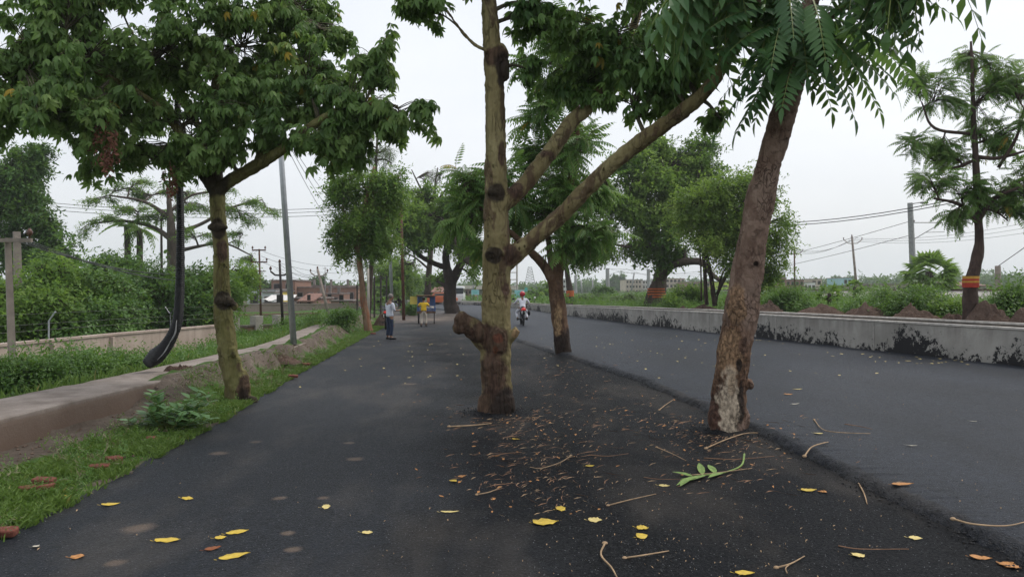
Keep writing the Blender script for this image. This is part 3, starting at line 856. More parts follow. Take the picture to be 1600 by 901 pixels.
# street light masts and posts, left side from near to far
def clampband(root, b0, t_):
    mb = MB(); c = b0 + (t_ - b0) * .60
    mb.tube([c - Vector((0, 0, .05)), c + Vector((0, 0, .05))], .085, 12)
    mb.box(c, (.34, .03, .05))
    mb.build('clamp', M['rust2'], root, origin=b0)
pole('street_pole', 'tall thin galvanised pole standing on the edge of the concrete footpath', 'pole', 459, (425, 30), 19.2, .17, M['galv'], extra=clampband)
pole('utility_pole', 'square pale concrete post nearest on the far left, with a dark crossbar', 'pole', 21, (12, 372), 15.5, .135, M['pconc'], [(.985, 'cross', .55)], square=True)
pole('utility_pole', 'brown concrete pole standing behind the nearest post on the far left', 'pole', 31, (26, 362), 26, .26, M['pconc'], [(.93, 'plain', .3)], square=True)
pole('utility_pole', 'dark thin pole with three crossarms in front of the white house', 'pole', 408, (405, 389), 45, .14, M['rust'], [(.985, 'cross', .42), (.83, 'cross', .5), (.71, 'plain', .35)])
pole('utility_pole', 'dark pole with upturned arms between the brick wall and the galvanised pole', 'pole', 443, (437, 411), 33, .14, M['rust2'], [(.84, 'v', .42)])
pole('utility_pole', 'leaning concrete pole with upturned arms in front of the brick houses', 'pole', 517, (496, 420), 48, .22, M['pconc'], [(.87, 'v', .55)])
pole('utility_pole', 'thin pole on the roofs behind the leaning concrete pole', 'pole', 508, (508, 417), 96, .14, M['mast'], [(.96, 'plain', .3)])
pole('post', 'pale stout post just right of the orange barked tree', 'post', 576, (575, 419), 36, .15, M['lconc'])
pole('street_pole', 'rust brown pole rising into the leaves behind the man in the check shirt', 'pole', 631, (626, 300), 44, .20, M['rust'])
pole('street_pole', 'grey pole behind the wire enclosure, right of its dark posts', 'pole', 613, (607, 330), 58, .28, M['galv'], [(.8, 'plain', .4)])
for i, (pb, pt, D) in enumerate([(635, (632, 385), 88), (640, (636, 398), 97), (646, (642, 405), 108), (640.5, (639, 415), 128), (651, (650, 424), 145)]):
    pole('street_pole', ['first and nearest', 'second', 'third', 'fourth', 'last and farthest'][i] + ' slim grey pole of the far row behind the yellow shirt', 'pole', pb, pt, D, .24, M['galv'], [(.9, 'plain', .5)] if i % 2 == 0 else [], group='far row of slim grey poles')
pole('utility_pole', 'distant thin pole with crossarms left of the far grey pole row', 'pole', 622, (620, 428), 110, .2, M['mast'], [(.93, 'plain', .9), (.85, 'plain', .7)])
pole('street_pole', 'slender grey pole beside the far pale blue road sign', 'pole', 740.5, (739, 423), 92, .2, M['mast'])
pole('street_pole', 'tall slim pole behind the far tree in the road', 'pole', 705, (672, 330), 76, .2, M['galv'], [(.97, 'plain', .7)]) if False else None

# railway masts and poles, right side
def lamp_head(root, b0, t_):
    mb = MB(); mb.tube([t_ + Vector((0, 0, -.1)), t_ + Vector((.9, 0, .05))], .04, 6); mb.ball(t_ + Vector((1.15, 0, .02)), .28, sc=(1.3, .6, .4), nu=12)
    mb.build('lamp', M['mast'], root, origin=b0, smooth=True)
pole('railway_mast', 'nearest grey railway mast with a lamp, left of the tree with red band', 'railway mast', 1428, (1422, 317), 60, .42, M['mast'], [(.78, 'cantilever', 2.6)], square=True, extra=lamp_head)
pole('railway_mast', 'grey railway mast with bracket, seen left of the trunk with orange band', 'railway mast', 950, (949, 419), 180, .8, M['mast'], [(.97, 'cantilever', 5), (.7, 'plain', .5)], square=True)
pole('railway_mast', 'grey railway mast facing left, just left of the orange banded trunk', 'railway mast', 1014, (1013, 420), 175, .7, M['mast'], [(.97, 'cantilever', -5)], square=True)
pole('railway_mast', 'far thin railway mast right of the forked tree in the road', 'railway mast', 900, (899, 430), 260, .8, M['mast'], [(.9, 'cantilever', 6)], square=True)
pole('utility_pole', 'leaning thin pole between two railway masts in the distance', 'pole', 986, (991, 426), 170, .45, M['mast'], [(.96, 'plain', .8)])
pole('utility_pole', 'far thin post left of the first distant mast', 'pole', 926, (926, 437), 230, .6, M['mast'], [(.9, 'plain', 1)])
pole('utility_pole', 'far small post beside the farthest railway mast', 'pole', 909, (908, 438), 250, .6, M['mast'])
pole('utility_pole', 'upright pole with upturned arms in front of the red brick houses at right', 'pole', 1242, (1241, 386), 88, .22, M['rust'], [(.84, 'v', 1.0)])
pole('utility_pole', 'leaning pole with upturned arms left of the lamp mast', 'pole', 1339, (1331, 369), 72, .26, M['pconc'], [(.87, 'v', .9)])
pole('post', 'short thick concrete stay post beyond the railway at the right edge', 'post', 1560, (1559, 415), 56, .42, M['pconc'], square=True)

def wire(label, a, b_, sag, r=.008, group='overhead wires'):
    pts_ = []
    for i in range(17):
        t = i / 16; p = a.lerp(b_, t); p.z -= sag * 4 * t * (1 - t); pts_.append(p)
    mb = MB(); mb.tube(pts_, r, 4, cap=False)
    o = mb.build('overhead_wire', M['wire'], None, origin=a, smooth=True)
    tag(o, label, 'wire', group); return o
LW = 'thin wire strung from the far left posts towards the poles by the brick houses'
for i in range(4):
    wire(['uppermost', 'second', 'third', 'lowest'][i] + ' ' + LW, P(8 + 9 * i, 371 + .5 * i, 15.6), P(398 + 5 * i, 391 + (14 if i > 1 else 0), 44.8), 1.1, .009)
UW = 'thin wire crossing the pale sky between the left tree and the galvanised pole'
for i, (y0, y1) in enumerate([(317, 322), (322, 327), (328, 333)]):
    wire(['top', 'middle', 'bottom'][i] + ' ' + UW, P(80, y0, 60), P(560, y1, 62), .5, .02)
DW = 'thin wire falling steeply from the galvanised pole to the small leaf roadside tree'
for i in range(3):
    wire(['leftmost', 'middle', 'rightmost'][i] + ' ' + DW, P(436 + 7 * i, 205 + 6 * i, 19.2), P(527 + 8 * i, 363 - 12 * i, 40), .25, .009)
RW = 'slack thin wire running from the poles by the houses towards the pole row'
for i in range(3):
    wire(['upper', 'middle', 'lower'][i] + ' ' + RW, P(447 - 8 * i, 408 + 6 * i, 33), P(497 + 4 * i, 424 + i * 3, 48), .4, .009)
for i in range(3):
    wire(['upper', 'middle', 'lower'][i] + ' thin wire running from the three armed pole into the roadside leaves', P(412 - 4 * i, 393 + 7 * i, 45), P(612, 398 + 14 * i, 58), .9, .010)
for i in range(2):
    wire(['upper', 'lower'][i] + ' heavy paired cable sloping down behind the leaning trunk at upper right', P(1660, 270 + 5 * i, 42), P(1100, 345 + 4 * i, 70), 1.2, .030)
for i in range(3):
    wire(['upper', 'middle', 'lower'][i] + ' thin line between the two poles with upturned arms at right', P(1340 - 6 * i, 371 + 2 * i, 72), P(1243 - 4 * i, 389 + 2 * i, 88), .7, .014)
    wire(['upper', 'middle', 'lower'][i] + ' thin line running right from the leaning pole past the lamp mast', P(1336 - 5 * i, 372 + 2 * i, 72), P(1700, 325 + 10 * i, 56), .8, .013)
for i in range(2):
    wire(['upper', 'lower'][i] + ' railway catenary line along the distant masts', P(955 + 2 * i, 421 + 9 * i, 178), P(1424, 345 + 22 * i, 60), 2.5, .022)
    wire(['upper', 'lower'][i] + ' thin line from the pole by the red houses towards the far masts', P(1240, 388 + 3 * i, 88), P(1014, 421 + 3 * i, 175), 2.0, .02)
wire('steel stay wire rising from the short stay post at the right edge', P(1559, 416, 56), P(1660, 345, 52), .0, .03, None)

# lattice masts far away
def lattice(label, pb, pt, D, w_, mat=None):
    b0 = P(pb, HZ, D); b0.z = .4; t_ = P(pt[0], pt[1], D); h = t_.z - b0.z; mb = MB()
    for sx in (-1, 1):
        for sy in (-1, 1):
            mb.tube([b0 + Vector((sx * w_ / 2, sy * w_ / 2, 0)), b0 + Vector((sx * w_ * .12, sy * w_ * .12, h))], .11, 4)
    n = 10
    for i in range(n):
        z0 = h * i / n; z1 = h * (i + 1) / n
        r0 = w_ / 2 * (1 - .76 * i / n); r1 = w_ / 2 * (1 - .76 * (i + 1) / n)
        for sy in (-1, 1):
            mb.tube([b0 + Vector((-r0, sy * r0, z0)), b0 + Vector((r1, sy * r1, z1))], .07, 3); mb.tube([b0 + Vector((r0, sy * r0, z0)), b0 + Vector((-r1, sy * r1, z1))], .07, 3)
            mb.tube([b0 + Vector((-r1, sy * r1, z1)), b0 + Vector((r1, sy * r1, z1))], .07, 3)
    o = mb.build('lattice_mast', mat or M['mast'], None, origin=b0); tag(o, label, 'mast', None); return o
lattice('tall faint lattice mast above the road behind the motorcycle rider', 828, (828, 417), 380, 7)
lattice('smaller faint lattice mast right of the tall one', 838, (838, 441), 420, 4)
lattice('faint distant mast standing over the woods left of the lamp mast', 1378, (1378, 434), 480, 4)
# ladder-like sign gantry leg behind the rider
gp = P(802, HZ, 84); gp.z = -.03
gr = empty('sign_gantry', gp, 0, 'pale ladder frame mast carrying green road signs behind the rider', 'gantry')
mb = MB(); hh = P(802, 340, 84).z
for s in (-.42, .42): mb.tube([gp + Vector((s, 0, 0)), Vector((gp.x + s, gp.y, hh))], .09, 6)
z = .6
while z < hh:
    mb.tube([Vector((gp.x - .42, gp.y, z)), Vector((gp.x + .42, gp.y, z))], .05, 4); z += .8
mb.build('frame', M['lconc'], gr, origin=gp)
M['signblue'] = simple('pale blue sign face', (.30, .58, .60), .4, var=.06)
M['signteal'] = simple('teal sign face', (.12, .45, .40), .4, var=.06)
M['signwhite'] = simple('white sign mark', (.7, .75, .75), .5, var=.05)
mb = MB(); a = P(812, 459, 83.4); mb.box(a, (1.15, .05, .85)); o = mb.build('sign_panel', M['signblue'], gr, origin=gp)
mb = MB(); mb.ring((a.x, a.y - .05, a.z), .24, .03, 'y', n=20); mb.build('emblem', M['signteal'], o, loc=(0, 0, 0), origin=gp)
mb = MB(); a = P(822, 452, 83.4); mb.box(a, (.32, .05, .45)); mb.build('sign_panel', M['signteal'], gr, origin=gp)
mb = MB(); mb.box(P(815, 452.5, 83.6), (1.7, .08, .08)); mb.build('crossbar', M['lconc'], gr, origin=gp)
gp = P(742, HZ, 90); gp.z = -.03
gr = empty('road_sign', gp, 0, 'pale blue rectangular road sign left of the big central trunk', 'road sign')
mb = MB(); a = P(742.5, 456.5, 89.9)
mb.box(a, (.95, .05, .62)); o = mb.build('sign_panel', M['signblue'], gr, origin=gp)
mb = MB(); mb.box((a.x, a.y - .04, a.z + .1), (.6, .02, .06)); mb.box((a.x, a.y - .04, a.z - .08), (.45, .02, .06)); mb.build('lettering', M['signteal'], o, origin=gp)
for s in (-.35, .35):
    mb = MB(); mb.tube([gp + Vector((s, .06, 0)), Vector((gp.x + s, gp.y + .06, a.z + .3))], .05, 6)
    mb.build('post', M['mast'], gr, origin=gp)

# ---- boundary walls on the left
k = NT('pinkish boundary wall', .9, .2)
n1 = k.noise(1.3, 6, .65); n2 = k.noise(12, 5, .7); st_ = k.noise(2.0, 4, .6, k.mapping((1.4, 1.4, .12)))
c = k.ramp(n1, [(.3, (.36, .28, .24)), (.6, (.48, .39, .34)), (.8, (.55, .46, .41))])
c = k.mix(k.ramp(st_, [(.48, 0), (.65, .55)]), c, (.25, .19, .16)); c = k.mix(k.ramp(n2, [(.55, 0), (.8, .5)]), c, (.24, .17, .14))
k.color(c); k.bump(n2, .3, .02); M['pinkwall'] = k.m
LWALL = [(-13.2, 9.0), (-11.3, 15.5), (-10.9, 20.0), (-10.0, 25.3)]
base = (-11.3, 15.5, 0)
bw = empty('boundary_wall', base, 0, 'pinkish concrete panel wall with fence posts on top, behind the left weeds', 'wall')
mb = MB(); wall_ribbon(mb, LWALL, -.14, .14, -.7, lambda y: .56, step=1.0); mb.build('panels', M['pinkwall'], bw, origin=base, fix=True)
mb = MB(); wall_ribbon(mb, LWALL, -.17, .20, .56, lambda y: .62, step=1.0, jit=.01); mb.build('coping', M['pinkwall'], bw, origin=base, fix=True)
pl = arc_pts(LWALL, 1.9); 
for i, p in enumerate(pl[1:-1]):
    mb = MB(); mb.box((p[0] + .03, p[1], -.05), (.10, .14, 1.15), .15); mb.build('pier', M['pinkwall'], bw, origin=base)
for i, p in enumerate(pl[::2] + [pl[3], pl[-2]]):
    mb = MB(); q = Vector((p[0] - .07, p[1], .5)); mb.tube([q, q + Vector((0, 0, .55)), q + Vector((.16, 0, .78))], .022, 6)
    if i % 2: mb.tube([q + Vector((0, 0, .55)), q + Vector((-.16, 0, .78))], .022, 6)
    mb.build('fence_post', M['galv'], bw, origin=base)
mb = MB()
for zz, ox in ((.85, -.07), (1.0, -.07), (1.25, .05)):
    mb.tube([Vector((p[0] + ox, p[1], zz)) for p in pl], .006, 3, cap=False)
mb.build('barbed_wire', M['mast'], bw, origin=base)

k = NT('weathered brickwork', .92, .15)
br = k.n('ShaderNodeTexBrick'); br.inputs['Scale'].default_value = 4.2; br.inputs['Mortar Size'].default_value = .03
cmb = k.n('ShaderNodeCombineXYZ'); s_ = k.sep(); k.L(k.math('ADD', s_[0], s_[1]), cmb.inputs[0]); k.L(s_[2], cmb.inputs[1]); k.L(cmb.outputs[0], br.inputs['Vector'])
br.inputs['Color1'].default_value = (.24, .105, .07, 1); br.inputs['Color2'].default_value = (.31, .16, .11, 1); br.inputs['Mortar'].default_value = (.22, .18, .15, 1)
n1 = k.noise(.7, 6, .7)
c = k.mix(k.ramp(n1, [(.4, 0), (.75, .65)]), br.outputs['Color'], (.22, .17, .145))
k.color(c); k.bump(br.outputs['Fac'], .3, .02); M['brickwall'] = k.m
k = NT('grey rendered wall', .9, .2); n1 = k.noise(.6, 6, .7); n2 = k.noise(3, 6, .7)
c = k.ramp(n1, [(.3, (.24, .19, .165)), (.7, (.34, .28, .25))]); c = k.mix(k.ramp(n2, [(.5, 0), (.8, .5)]), c, (.18, .13, .11)); k.color(c); M['render'] = k.m

def straight_wall(name, label, a, b_, z0, z1, th, mat, piers=0, cap=None):
    a, b_ = Vector(a), Vector(b_); d = b_ - a; ang = math.atan2(d.y, d.x); c = (a + b_) / 2; base = (a.x, a.y, z0)
    r = empty(name, base, 0, label, 'wall')
    mb = MB(); mb.box((c.x, c.y, (z0 + z1) / 2), (d.length, th, z1 - z0), ang); mb.build('body', mat, r, origin=base)
    mb = MB(); mb.box((c.x, c.y, z1 + .04), (d.length + .05, th + .08, .08), ang); mb.build('coping', cap or M['dark_conc'], r, origin=base)
    for i in range(piers):
        q = a + d * ((i + .5) / piers); mb = MB(); mb.box((q.x, q.y, (z0 + z1) / 2 + .25), (th * 1.6, th * 1.8, z1 - z0 + .5), ang); mb.build('pier', M['lconc'], r, origin=base)
    return r
def wp(px, D): v_ = P(px, HZ, D); return (v_.x, v_.y, 0)
straight_wall('brick_wall', 'low red brick wall with concrete piers below the dark armed pole', wp(345, 33), wp(452, 36), -.7, .10, .25, M['brickwall'], piers=3)
straight_wall('brick_wall', 'short broken brick wall in front of the long low brick wall', wp(395, 30), wp(436, 32), -.8, -.28, .25, M['brickwall'])
straight_wall('boundary_wall', 'long grey rendered wall in front of the left brick houses', wp(320, 54), wp(548, 62), -.8, -.30 + .2, .25, M['render'], cap=M['brickwall'])
straight_wall('boundary_wall', 'higher long grey brown compound wall behind the left low walls', wp(330, 66), wp(560, 74), -.8, .42, .25, M['render'], cap=M['render'])

# ---- buildings
M['white'] = simple('aged whitewash', (.50, .52, .53), .9, var=.18, scale=1.2)
M['whiteR'] = simple('white paint wall', (.66, .66, .64), .9, var=.12, scale=.5)
M['yellow'] = simple('yellow washed wall', (.62, .50, .12), .9, var=.15, scale=1)
M['lime'] = simple('lime painted wall', (.50, .62, .10), .9, var=.12, scale=1)
M['aqua'] = simple('aqua painted wall', (.32, .52, .55), .9, var=.12, scale=1)
M['beige'] = simple('beige painted wall', (.50, .42, .34), .9, var=.15, scale=.6)
M['hole'] = simple('dark opening', (.018, .016, .015), .9, var=.3)
M['roof'] = simple('grey roof slab', (.20, .17, .155), .9, var=.4, scale=2)
M['tile'] = simple('dull clay tile roof', (.20, .11, .085), .9, var=.4, scale=4)
M['tarp'] = simple('pale tarpaulin', (.62, .60, .58), .7, var=.2, scale=3)
def building(label, px0, px1, py_top, D, depth, mat, storeys=1, wins=3, roof='parapet', z0=-.7, door=True, rz=0.0, group=None, winm=None):
    a, b_ = P(px0, py_top, D), P(px1, py_top, D); wd = b_.x - a.x; top = a.z; cx = (a.x + b_.x) / 2
    base = Vector((cx, D + depth / 2, z0)); h = top - z0
    r = empty('house', base, rz, label, 'house', group)
    mb = MB(); mb.box((0, 0, h / 2), (wd, depth, h)); mb.build('wall', mat, r)
    mb = MB()
    if roof == 'parapet':
        mb.box((0, 0, h + .04), (wd + .3, depth + .3, .14))
    elif roof == 'slope':
        rr_ = [(-wd / 2 - .3, -depth / 2 - .4, h - .1), (wd / 2 + .3, -depth / 2 - .4, h - .1), (wd / 2 + .3, depth / 2, h + .7), (-wd / 2 - .3, depth / 2, h + .7)]
        mb.add([Vector(q) for q in rr_] + [Vector(q) + Vector((0, 0, .12)) for q in rr_], [(0, 3, 2, 1), (4, 5, 6, 7), (0, 1, 5, 4), (1, 2, 6, 5), (2, 3, 7, 6), (3, 0, 4, 7)])
    elif roof == 'open':                    # unfinished: corner stubs of pillars above the slab
        mb.box((0, 0, h + .04), (wd + .1, depth + .1, .12))
        for sx in (-1, 0, 1): mb.box((sx * wd * .46, -depth * .46, h + .5), (.3, .3, .9))
    mb.build('roof', M['roof'] if roof != 'slope' else M['tile'], r)
    sh = h / storeys
    for s in range(1, storeys):
        mb = MB(); mb.box((0, -depth / 2 - .03, s * sh), (wd + .06, .12, .16)); mb.build('floor_band', M['roof'], r)
    for s in range(storeys):
        for i in range(wins):
            x = -wd / 2 + wd * (i + .5) / wins
            if door and s == 0 and i == wins // 2:
                mb = MB(); mb.box((x, -depth / 2 - .02, 1.0), (min(.95, wd / wins * .6), .08, 2.0)); mb.build('door', M['hole'], r); continue
            ww = min(1.1, wd / wins * .5); wh = min(1.2, sh * .4); zc = s * sh + sh * .55
            mb = MB(); mb.box((x, -depth / 2 - .02, zc), (ww + .2, .10, wh + .2))
            f_ = mb.build('window', M['roof'], r)
            mb = MB(); mb.box((x, -depth / 2 - .06, zc), (ww, .06, wh)); mb.build('opening', M['hole'], f_)
    return r
building('small white washed house with two windows on the far left of the brick houses', 386, 431, 452, 92, 7, M['white'], 1, 2, door=False)
building('narrow grey white house front behind the dark three armed pole', 410, 428, 457, 90, 3, M['white'], 1, 1, door=False, z0=-.7)
building('small yellow washed block right of the white house', 428, 441, 455, 94, 5, M['yellow'], 1, 1, door=False)
building('tallest red brick house block behind the yellow block', 424, 461, 438, 99, 8, M['brickwall'], 2, 2, 'parapet')
building('long low brick house behind the leaning concrete pole', 461, 556, 449, 100, 9, M['brickwall'], 1, 6, 'parapet')
building('brick house with a flat broken roof right of the leaning pole', 488, 545, 446.5, 108, 8, M['brickwall'], 2, 4, 'open')
building('low brick hut with flat dark roof below the long brick house', 455, 500, 466, 84, 6, M['brickwall'], 1, 4, 'parapet')
building('brick block with stepped top right behind the low brick hut', 500, 530, 459, 92, 6, M['brickwall'], 1, 3, 'open')
building('pale brown plastered block between the brick houses', 440, 470, 446, 104, 6, M['render'], 2, 2, 'parapet')
building('orange brick shed with a single dark doorway', 517, 550, 470, 78, 5, M['brickwall'], 1, 3, 'parapet')
building('little brick lean-to beside the galvanised pole', 470, 487, 470, 79, 4, M['brickwall'], 1, 2, 'slope')
building('brick shed with pale tarpaulin roof right of the white house', 412, 446, 474, 80, 5, M['brickwall'], 1, 2, 'parapet')
mb = MB(); a = P(428, 473, 80); rg = random.Random(2); vv = []
for j in range(5):
    for i in range(9): vv.append(Vector((a.x - 1.3 + i * .36, a.y + j * .8, a.z + .25 + rg.uniform(-.06, .16) + .12 * j)))
mb.add(vv, [(j * 9 + i, j * 9 + i + 1, j * 9 + i + 10, j * 9 + i + 9) for j in range(4) for i in range(8)])
o = mb.build('tarpaulin', M['tarp'], None, origin=a); sm = o.modifiers.new('Solid', 'SOLIDIFY'); sm.thickness = .03
tag(o, 'crumpled pale tarpaulin spread on the shed roof beside the white house', 'tarpaulin')
# right, beyond the railway
building('red brick unfinished house nearest behind the leaning trunk at right', 1206, 1228, 434, 160, 12, M['brickwall'], 2, 2, 'open', z0=.6, door=False)
building('wide two storey brick house behind the pole with upturned arms', 1228, 1256, 437, 165, 12, M['brickwall'], 2, 4, 'parapet', z0=.6, door=False)
building('low long whitewashed house right of the brick houses', 1256, 1274, 441, 170, 10, M['whiteR'], 1, 3, 'parapet', z0=.6, door=False)
building('beige house standing behind the white house', 1268, 1284, 436, 185, 10, M['beige'], 2, 2, 'parapet', z0=.6, door=False)
building('aqua painted house left of the leaning pole', 1318, 1331, 434, 190, 10, M['aqua'], 2, 2, 'parapet', z0=.6, door=False)
building('low flat brown shed row left of the lamp mast', 1330, 1370, 446, 120, 8, M['render'], 1, 5, 'parapet', z0=.6)
building('long low grey shed right beside the lamp mast', 1376, 1424, 444, 118, 8, M['render'], 1, 6, 'parapet', z0=.6)
building('brown low hut beyond the tree with the red band', 1500, 1545, 446, 150, 8, M['render'], 1, 4, 'slope', z0=.6)
building('lime green house seen between the two big trees', 1128, 1148, 440, 130, 8, M['lime'], 1, 2, 'parapet', z0=.6)
building('lime green upper block standing on the left of the lime house', 1133, 1150, 448, 124, 5, M['lime'], 1, 1, 'parapet', z0=.6, door=False)
building('pale apartment house left of the orange banded trunk', 978, 1002, 437, 260, 14, M['beige'], 3, 5, 'parapet', z0=.4, door=False)
building('pale apartment house immediately left of the banded trunk', 1004, 1021, 438, 265, 14, M['whiteR'], 3, 4, 'parapet', z0=.4, door=False)
building('pale apartment house right of the orange banded trunk', 1040, 1070, 435, 255, 14, M['beige'], 3, 5, 'parapet', z0=.4, door=False)
building('brown distant house block right of the hanging branch', 1074, 1110, 440, 240, 14, M['brickwall'], 2, 5, 'parapet', z0=.4, door=False)
building('small white distant house behind the thin tree with orange band', 880, 887, 436, 230, 10, M['whiteR'], 3, 2, 'parapet', z0=.4, door=False)
# ruined brick building and overbridge at the end of the road
building('brick building with many openings at the end of the road', 716, 742, 452, 122, 8, M['brickwall'], 2, 5, 'parapet', z0=-.2)
building('brown shop row behind the orange vehicle at the road end', 676, 706, 456, 118, 6, M['render'], 1, 4, 'slope', z0=-.2)
mb = MB(); a = P(680, 451, 150); b_ = P(800, 447, 165); c = (a + b_) / 2; base = (c.x, c.y, -.2)
fo = empty('overbridge', base, 0, 'long pale overbridge crossing low behind the end of the road', 'bridge')
ang = math.atan2(b_.y - a.y, b_.x - a.x)
mb.box(c, ((b_ - a).length, 4, .8), ang); mb.build('deck', M['lconc'], fo, origin=base)
for i in range(6):
    q = a.lerp(b_, (i + .5) / 6); mb = MB(); mb.box((q.x, q.y, (q.z - .2) / 2), (.7, 1.6, q.z + .1), ang); mb.build('pier', M['lconc'], fo, origin=base)

# ================================================================== TREES
def mk(base, px, py, D, rad, col, sz=(1, 1, 1)):
    q = P(px, py, D) - Vector(base); return ((q.x, q.y, q.z), rad, col, sz)
BR, RD, DK, PL, TN = (.085, .05, .036), (.13, .05, .03), (.028, .02, .016), (.52, .44, .32), (.36, .24, .13)

# --- main tree in the middle of the road
b0 = tuple(G(775, 645))
M['bark_main'] = bark_mat('olive bark with brown scars', (.14, .11, .05), (.29, .245, .12), (.42, .37, .20), 2.6, .22, patch=(.085, .05, .035), patch_amt=.75, marks=[
    mk(b0, 776, 640, 10.6, .36, BR, (.7, .7, 1)), mk(b0, 768, 585, 10.6, .26, BR, (1, 1, .8)), mk(b0, 776, 535, 10.55, .24, BR), mk(b0, 724, 505, 10.65, .24, BR), mk(b0, 748, 520, 10.6, .18, BR),
    mk(b0, 778, 528, 10.54, .085, RD), mk(b0, 774, 548, 10.54, .05, (.13, .055, .03), (1.2, 1, .6)), mk(b0, 808, 520, 10.65, .10, TN),
    mk(b0, 772, 400, 10.6, .15, DK, (1, 1, 1.1)), mk(b0, 798, 398, 10.7, .17, BR, (.9, 1, .9)), mk(b0, 776, 300, 10.6, .16, DK, (1, 1, .9)), mk(b0, 806, 300, 10.8, .15, BR),
    mk(b0, 775, 88, 10.66, .19, BR, (.8, 1, 1.2)), mk(b0, 788, 110, 10.66, .15, DK, (1.1, 1, .5)), mk(b0, 856, 245, 11.0, .13, BR),
    mk(b0, 792, 645, 10.6, .25, DK, (.9, 1, .6)), mk(b0, 792, 452, 10.65, .10, BR), mk(b0, 785, 240, 10.66, .10, BR, (1.4, 1, .5))])
lumps = [(P(774, 398, 10.70), .145, (1.25, .9, .7)), (P(774, 300, 10.72), .13, (1.25, .9, .8)), (P(768, 300, 10.62), .06, (1.3, 1, .8)), (P(779, 85, 10.76), .13, (1.2, 1, 1.3)), (P(776, 532, 10.64), .15, (.95, .9, 1.5)),
         (P(767, 392, 10.60), .055, (1.3, 1, .8)), (P(785, 395, 10.60), .05, (1, 1, .9)), (P(722, 500, 10.6), .13, (.9, 1, 1.0)), (P(718, 512, 10.58), .10, (1, 1, 1)), (P(758, 636, 10.75), .12, (1, 1, 2.0)), (P(793, 638, 10.7), .12, (1, 1, 2.0)), (P(790, 108, 10.76), .08, (.8, 1, 2.4))]
for i_ in range(14):
    a_ = i_ / 14 * 2 * PI; lumps.append((P(777 + 10.5 * math.cos(a_), 530 + 14 * math.sin(a_), 10.56), .030, (1, 1, 1)))
    if i_ < 8: lumps.append((P(777 + 5 * math.cos(a_ * 1.7), 530 + 6.5 * math.sin(a_ * 1.7), 10.545), .020, (1, 1, 1)))
tree('tree', 'thick olive trunked tree with sawn stubs standing in the middle of the road', 'tree', b0,
     [[(776, 648, 10.8, .245), (776, 610, 10.8, .225), (775, 560, 10.8, .225), (775, 505, 10.8, .215), (776, 450, 10.8, .205), (776, 400, 10.8, .21), (776, 340, 10.8, .19), (775, 280, 10.8, .165), (774, 200, 10.8, .152), (772, 110, 10.8, .14), (765, 20, 10.8, .115), (760, -120, 10.8, .09), (755, -300, 10.8, .05)],
      [(782, 418, 10.8, .15), (800, 400, 10.78, .15), (828, 378, 10.72, .125), (880, 333, 10.6, .118), (950, 262, 10.3, .11), (1010, 215, 10, .105), (1075, 168, 9.7, .10), (1120, 120, 9.4, .08), (1160, 40, 9, .06), (1200, -80, 8.6, .04)],
      [(780, 322, 10.8, .14), (808, 300, 10.85, .125), (835, 270, 10.95, .12), (862, 235, 11.05, .115), (893, 190, 11.2, .11), (925, 160, 11.3, .10), (985, 60, 11.6, .07), (1010, -60, 11.8, .05)],
      [(775, 560, 10.8, .12), (755, 530, 10.72, .15), (738, 512, 10.64, .15), (722, 502, 10.6, .13)],
      [(785, 540, 10.8, .10), (800, 524, 10.76, .07), (809, 514, 10.74, .055)],
      [(768, 82, 10.7, .035), (745, 72, 10.6, .026), (722, 50, 10.5, .022), (700, 20, 10.4, .018), (672, -10, 10.3, .014)],
      [(772, 95, 10.7, .03), (778, 60, 10.62, .02), (773, 20, 10.6, .015)]],
     [(850, 35, 60, 50, 11), (905, 95, 95, 70, 11.2), (965, 45, 110, 80, 10.6), (1045, 80, 90, 70, 10), (1090, 30, 80, 70, 9.6), (985, 150, 110, 45, 10.5), (1050, 125, 60, 45, 9.9), (900, 155, 55, 32, 11.4),
      (870, -60, 120, 60, 11), (1020, -70, 140, 70, 10), (680, 22, 62, 26, 10.4), (628, 8, 40, 22, 10.3), (690, -60, 110, 50, 10.4), (760, -110, 120, 60, 11.4), (860, -150, 200, 90, 11.2), (835, 5, 30, 30, 10.6), (1125, 185, 26, 26, 9.6), (830, 110, 20, 25, 11)],
     'palmate', M['leaf_palm_dark'], M['bark_main'], 760, 10, hollow=.45, clump=5, leafscale=.92, seed=11, near=.015, marks_lumps=lumps, twigr=.011, droop=.35, root_flare=.12)

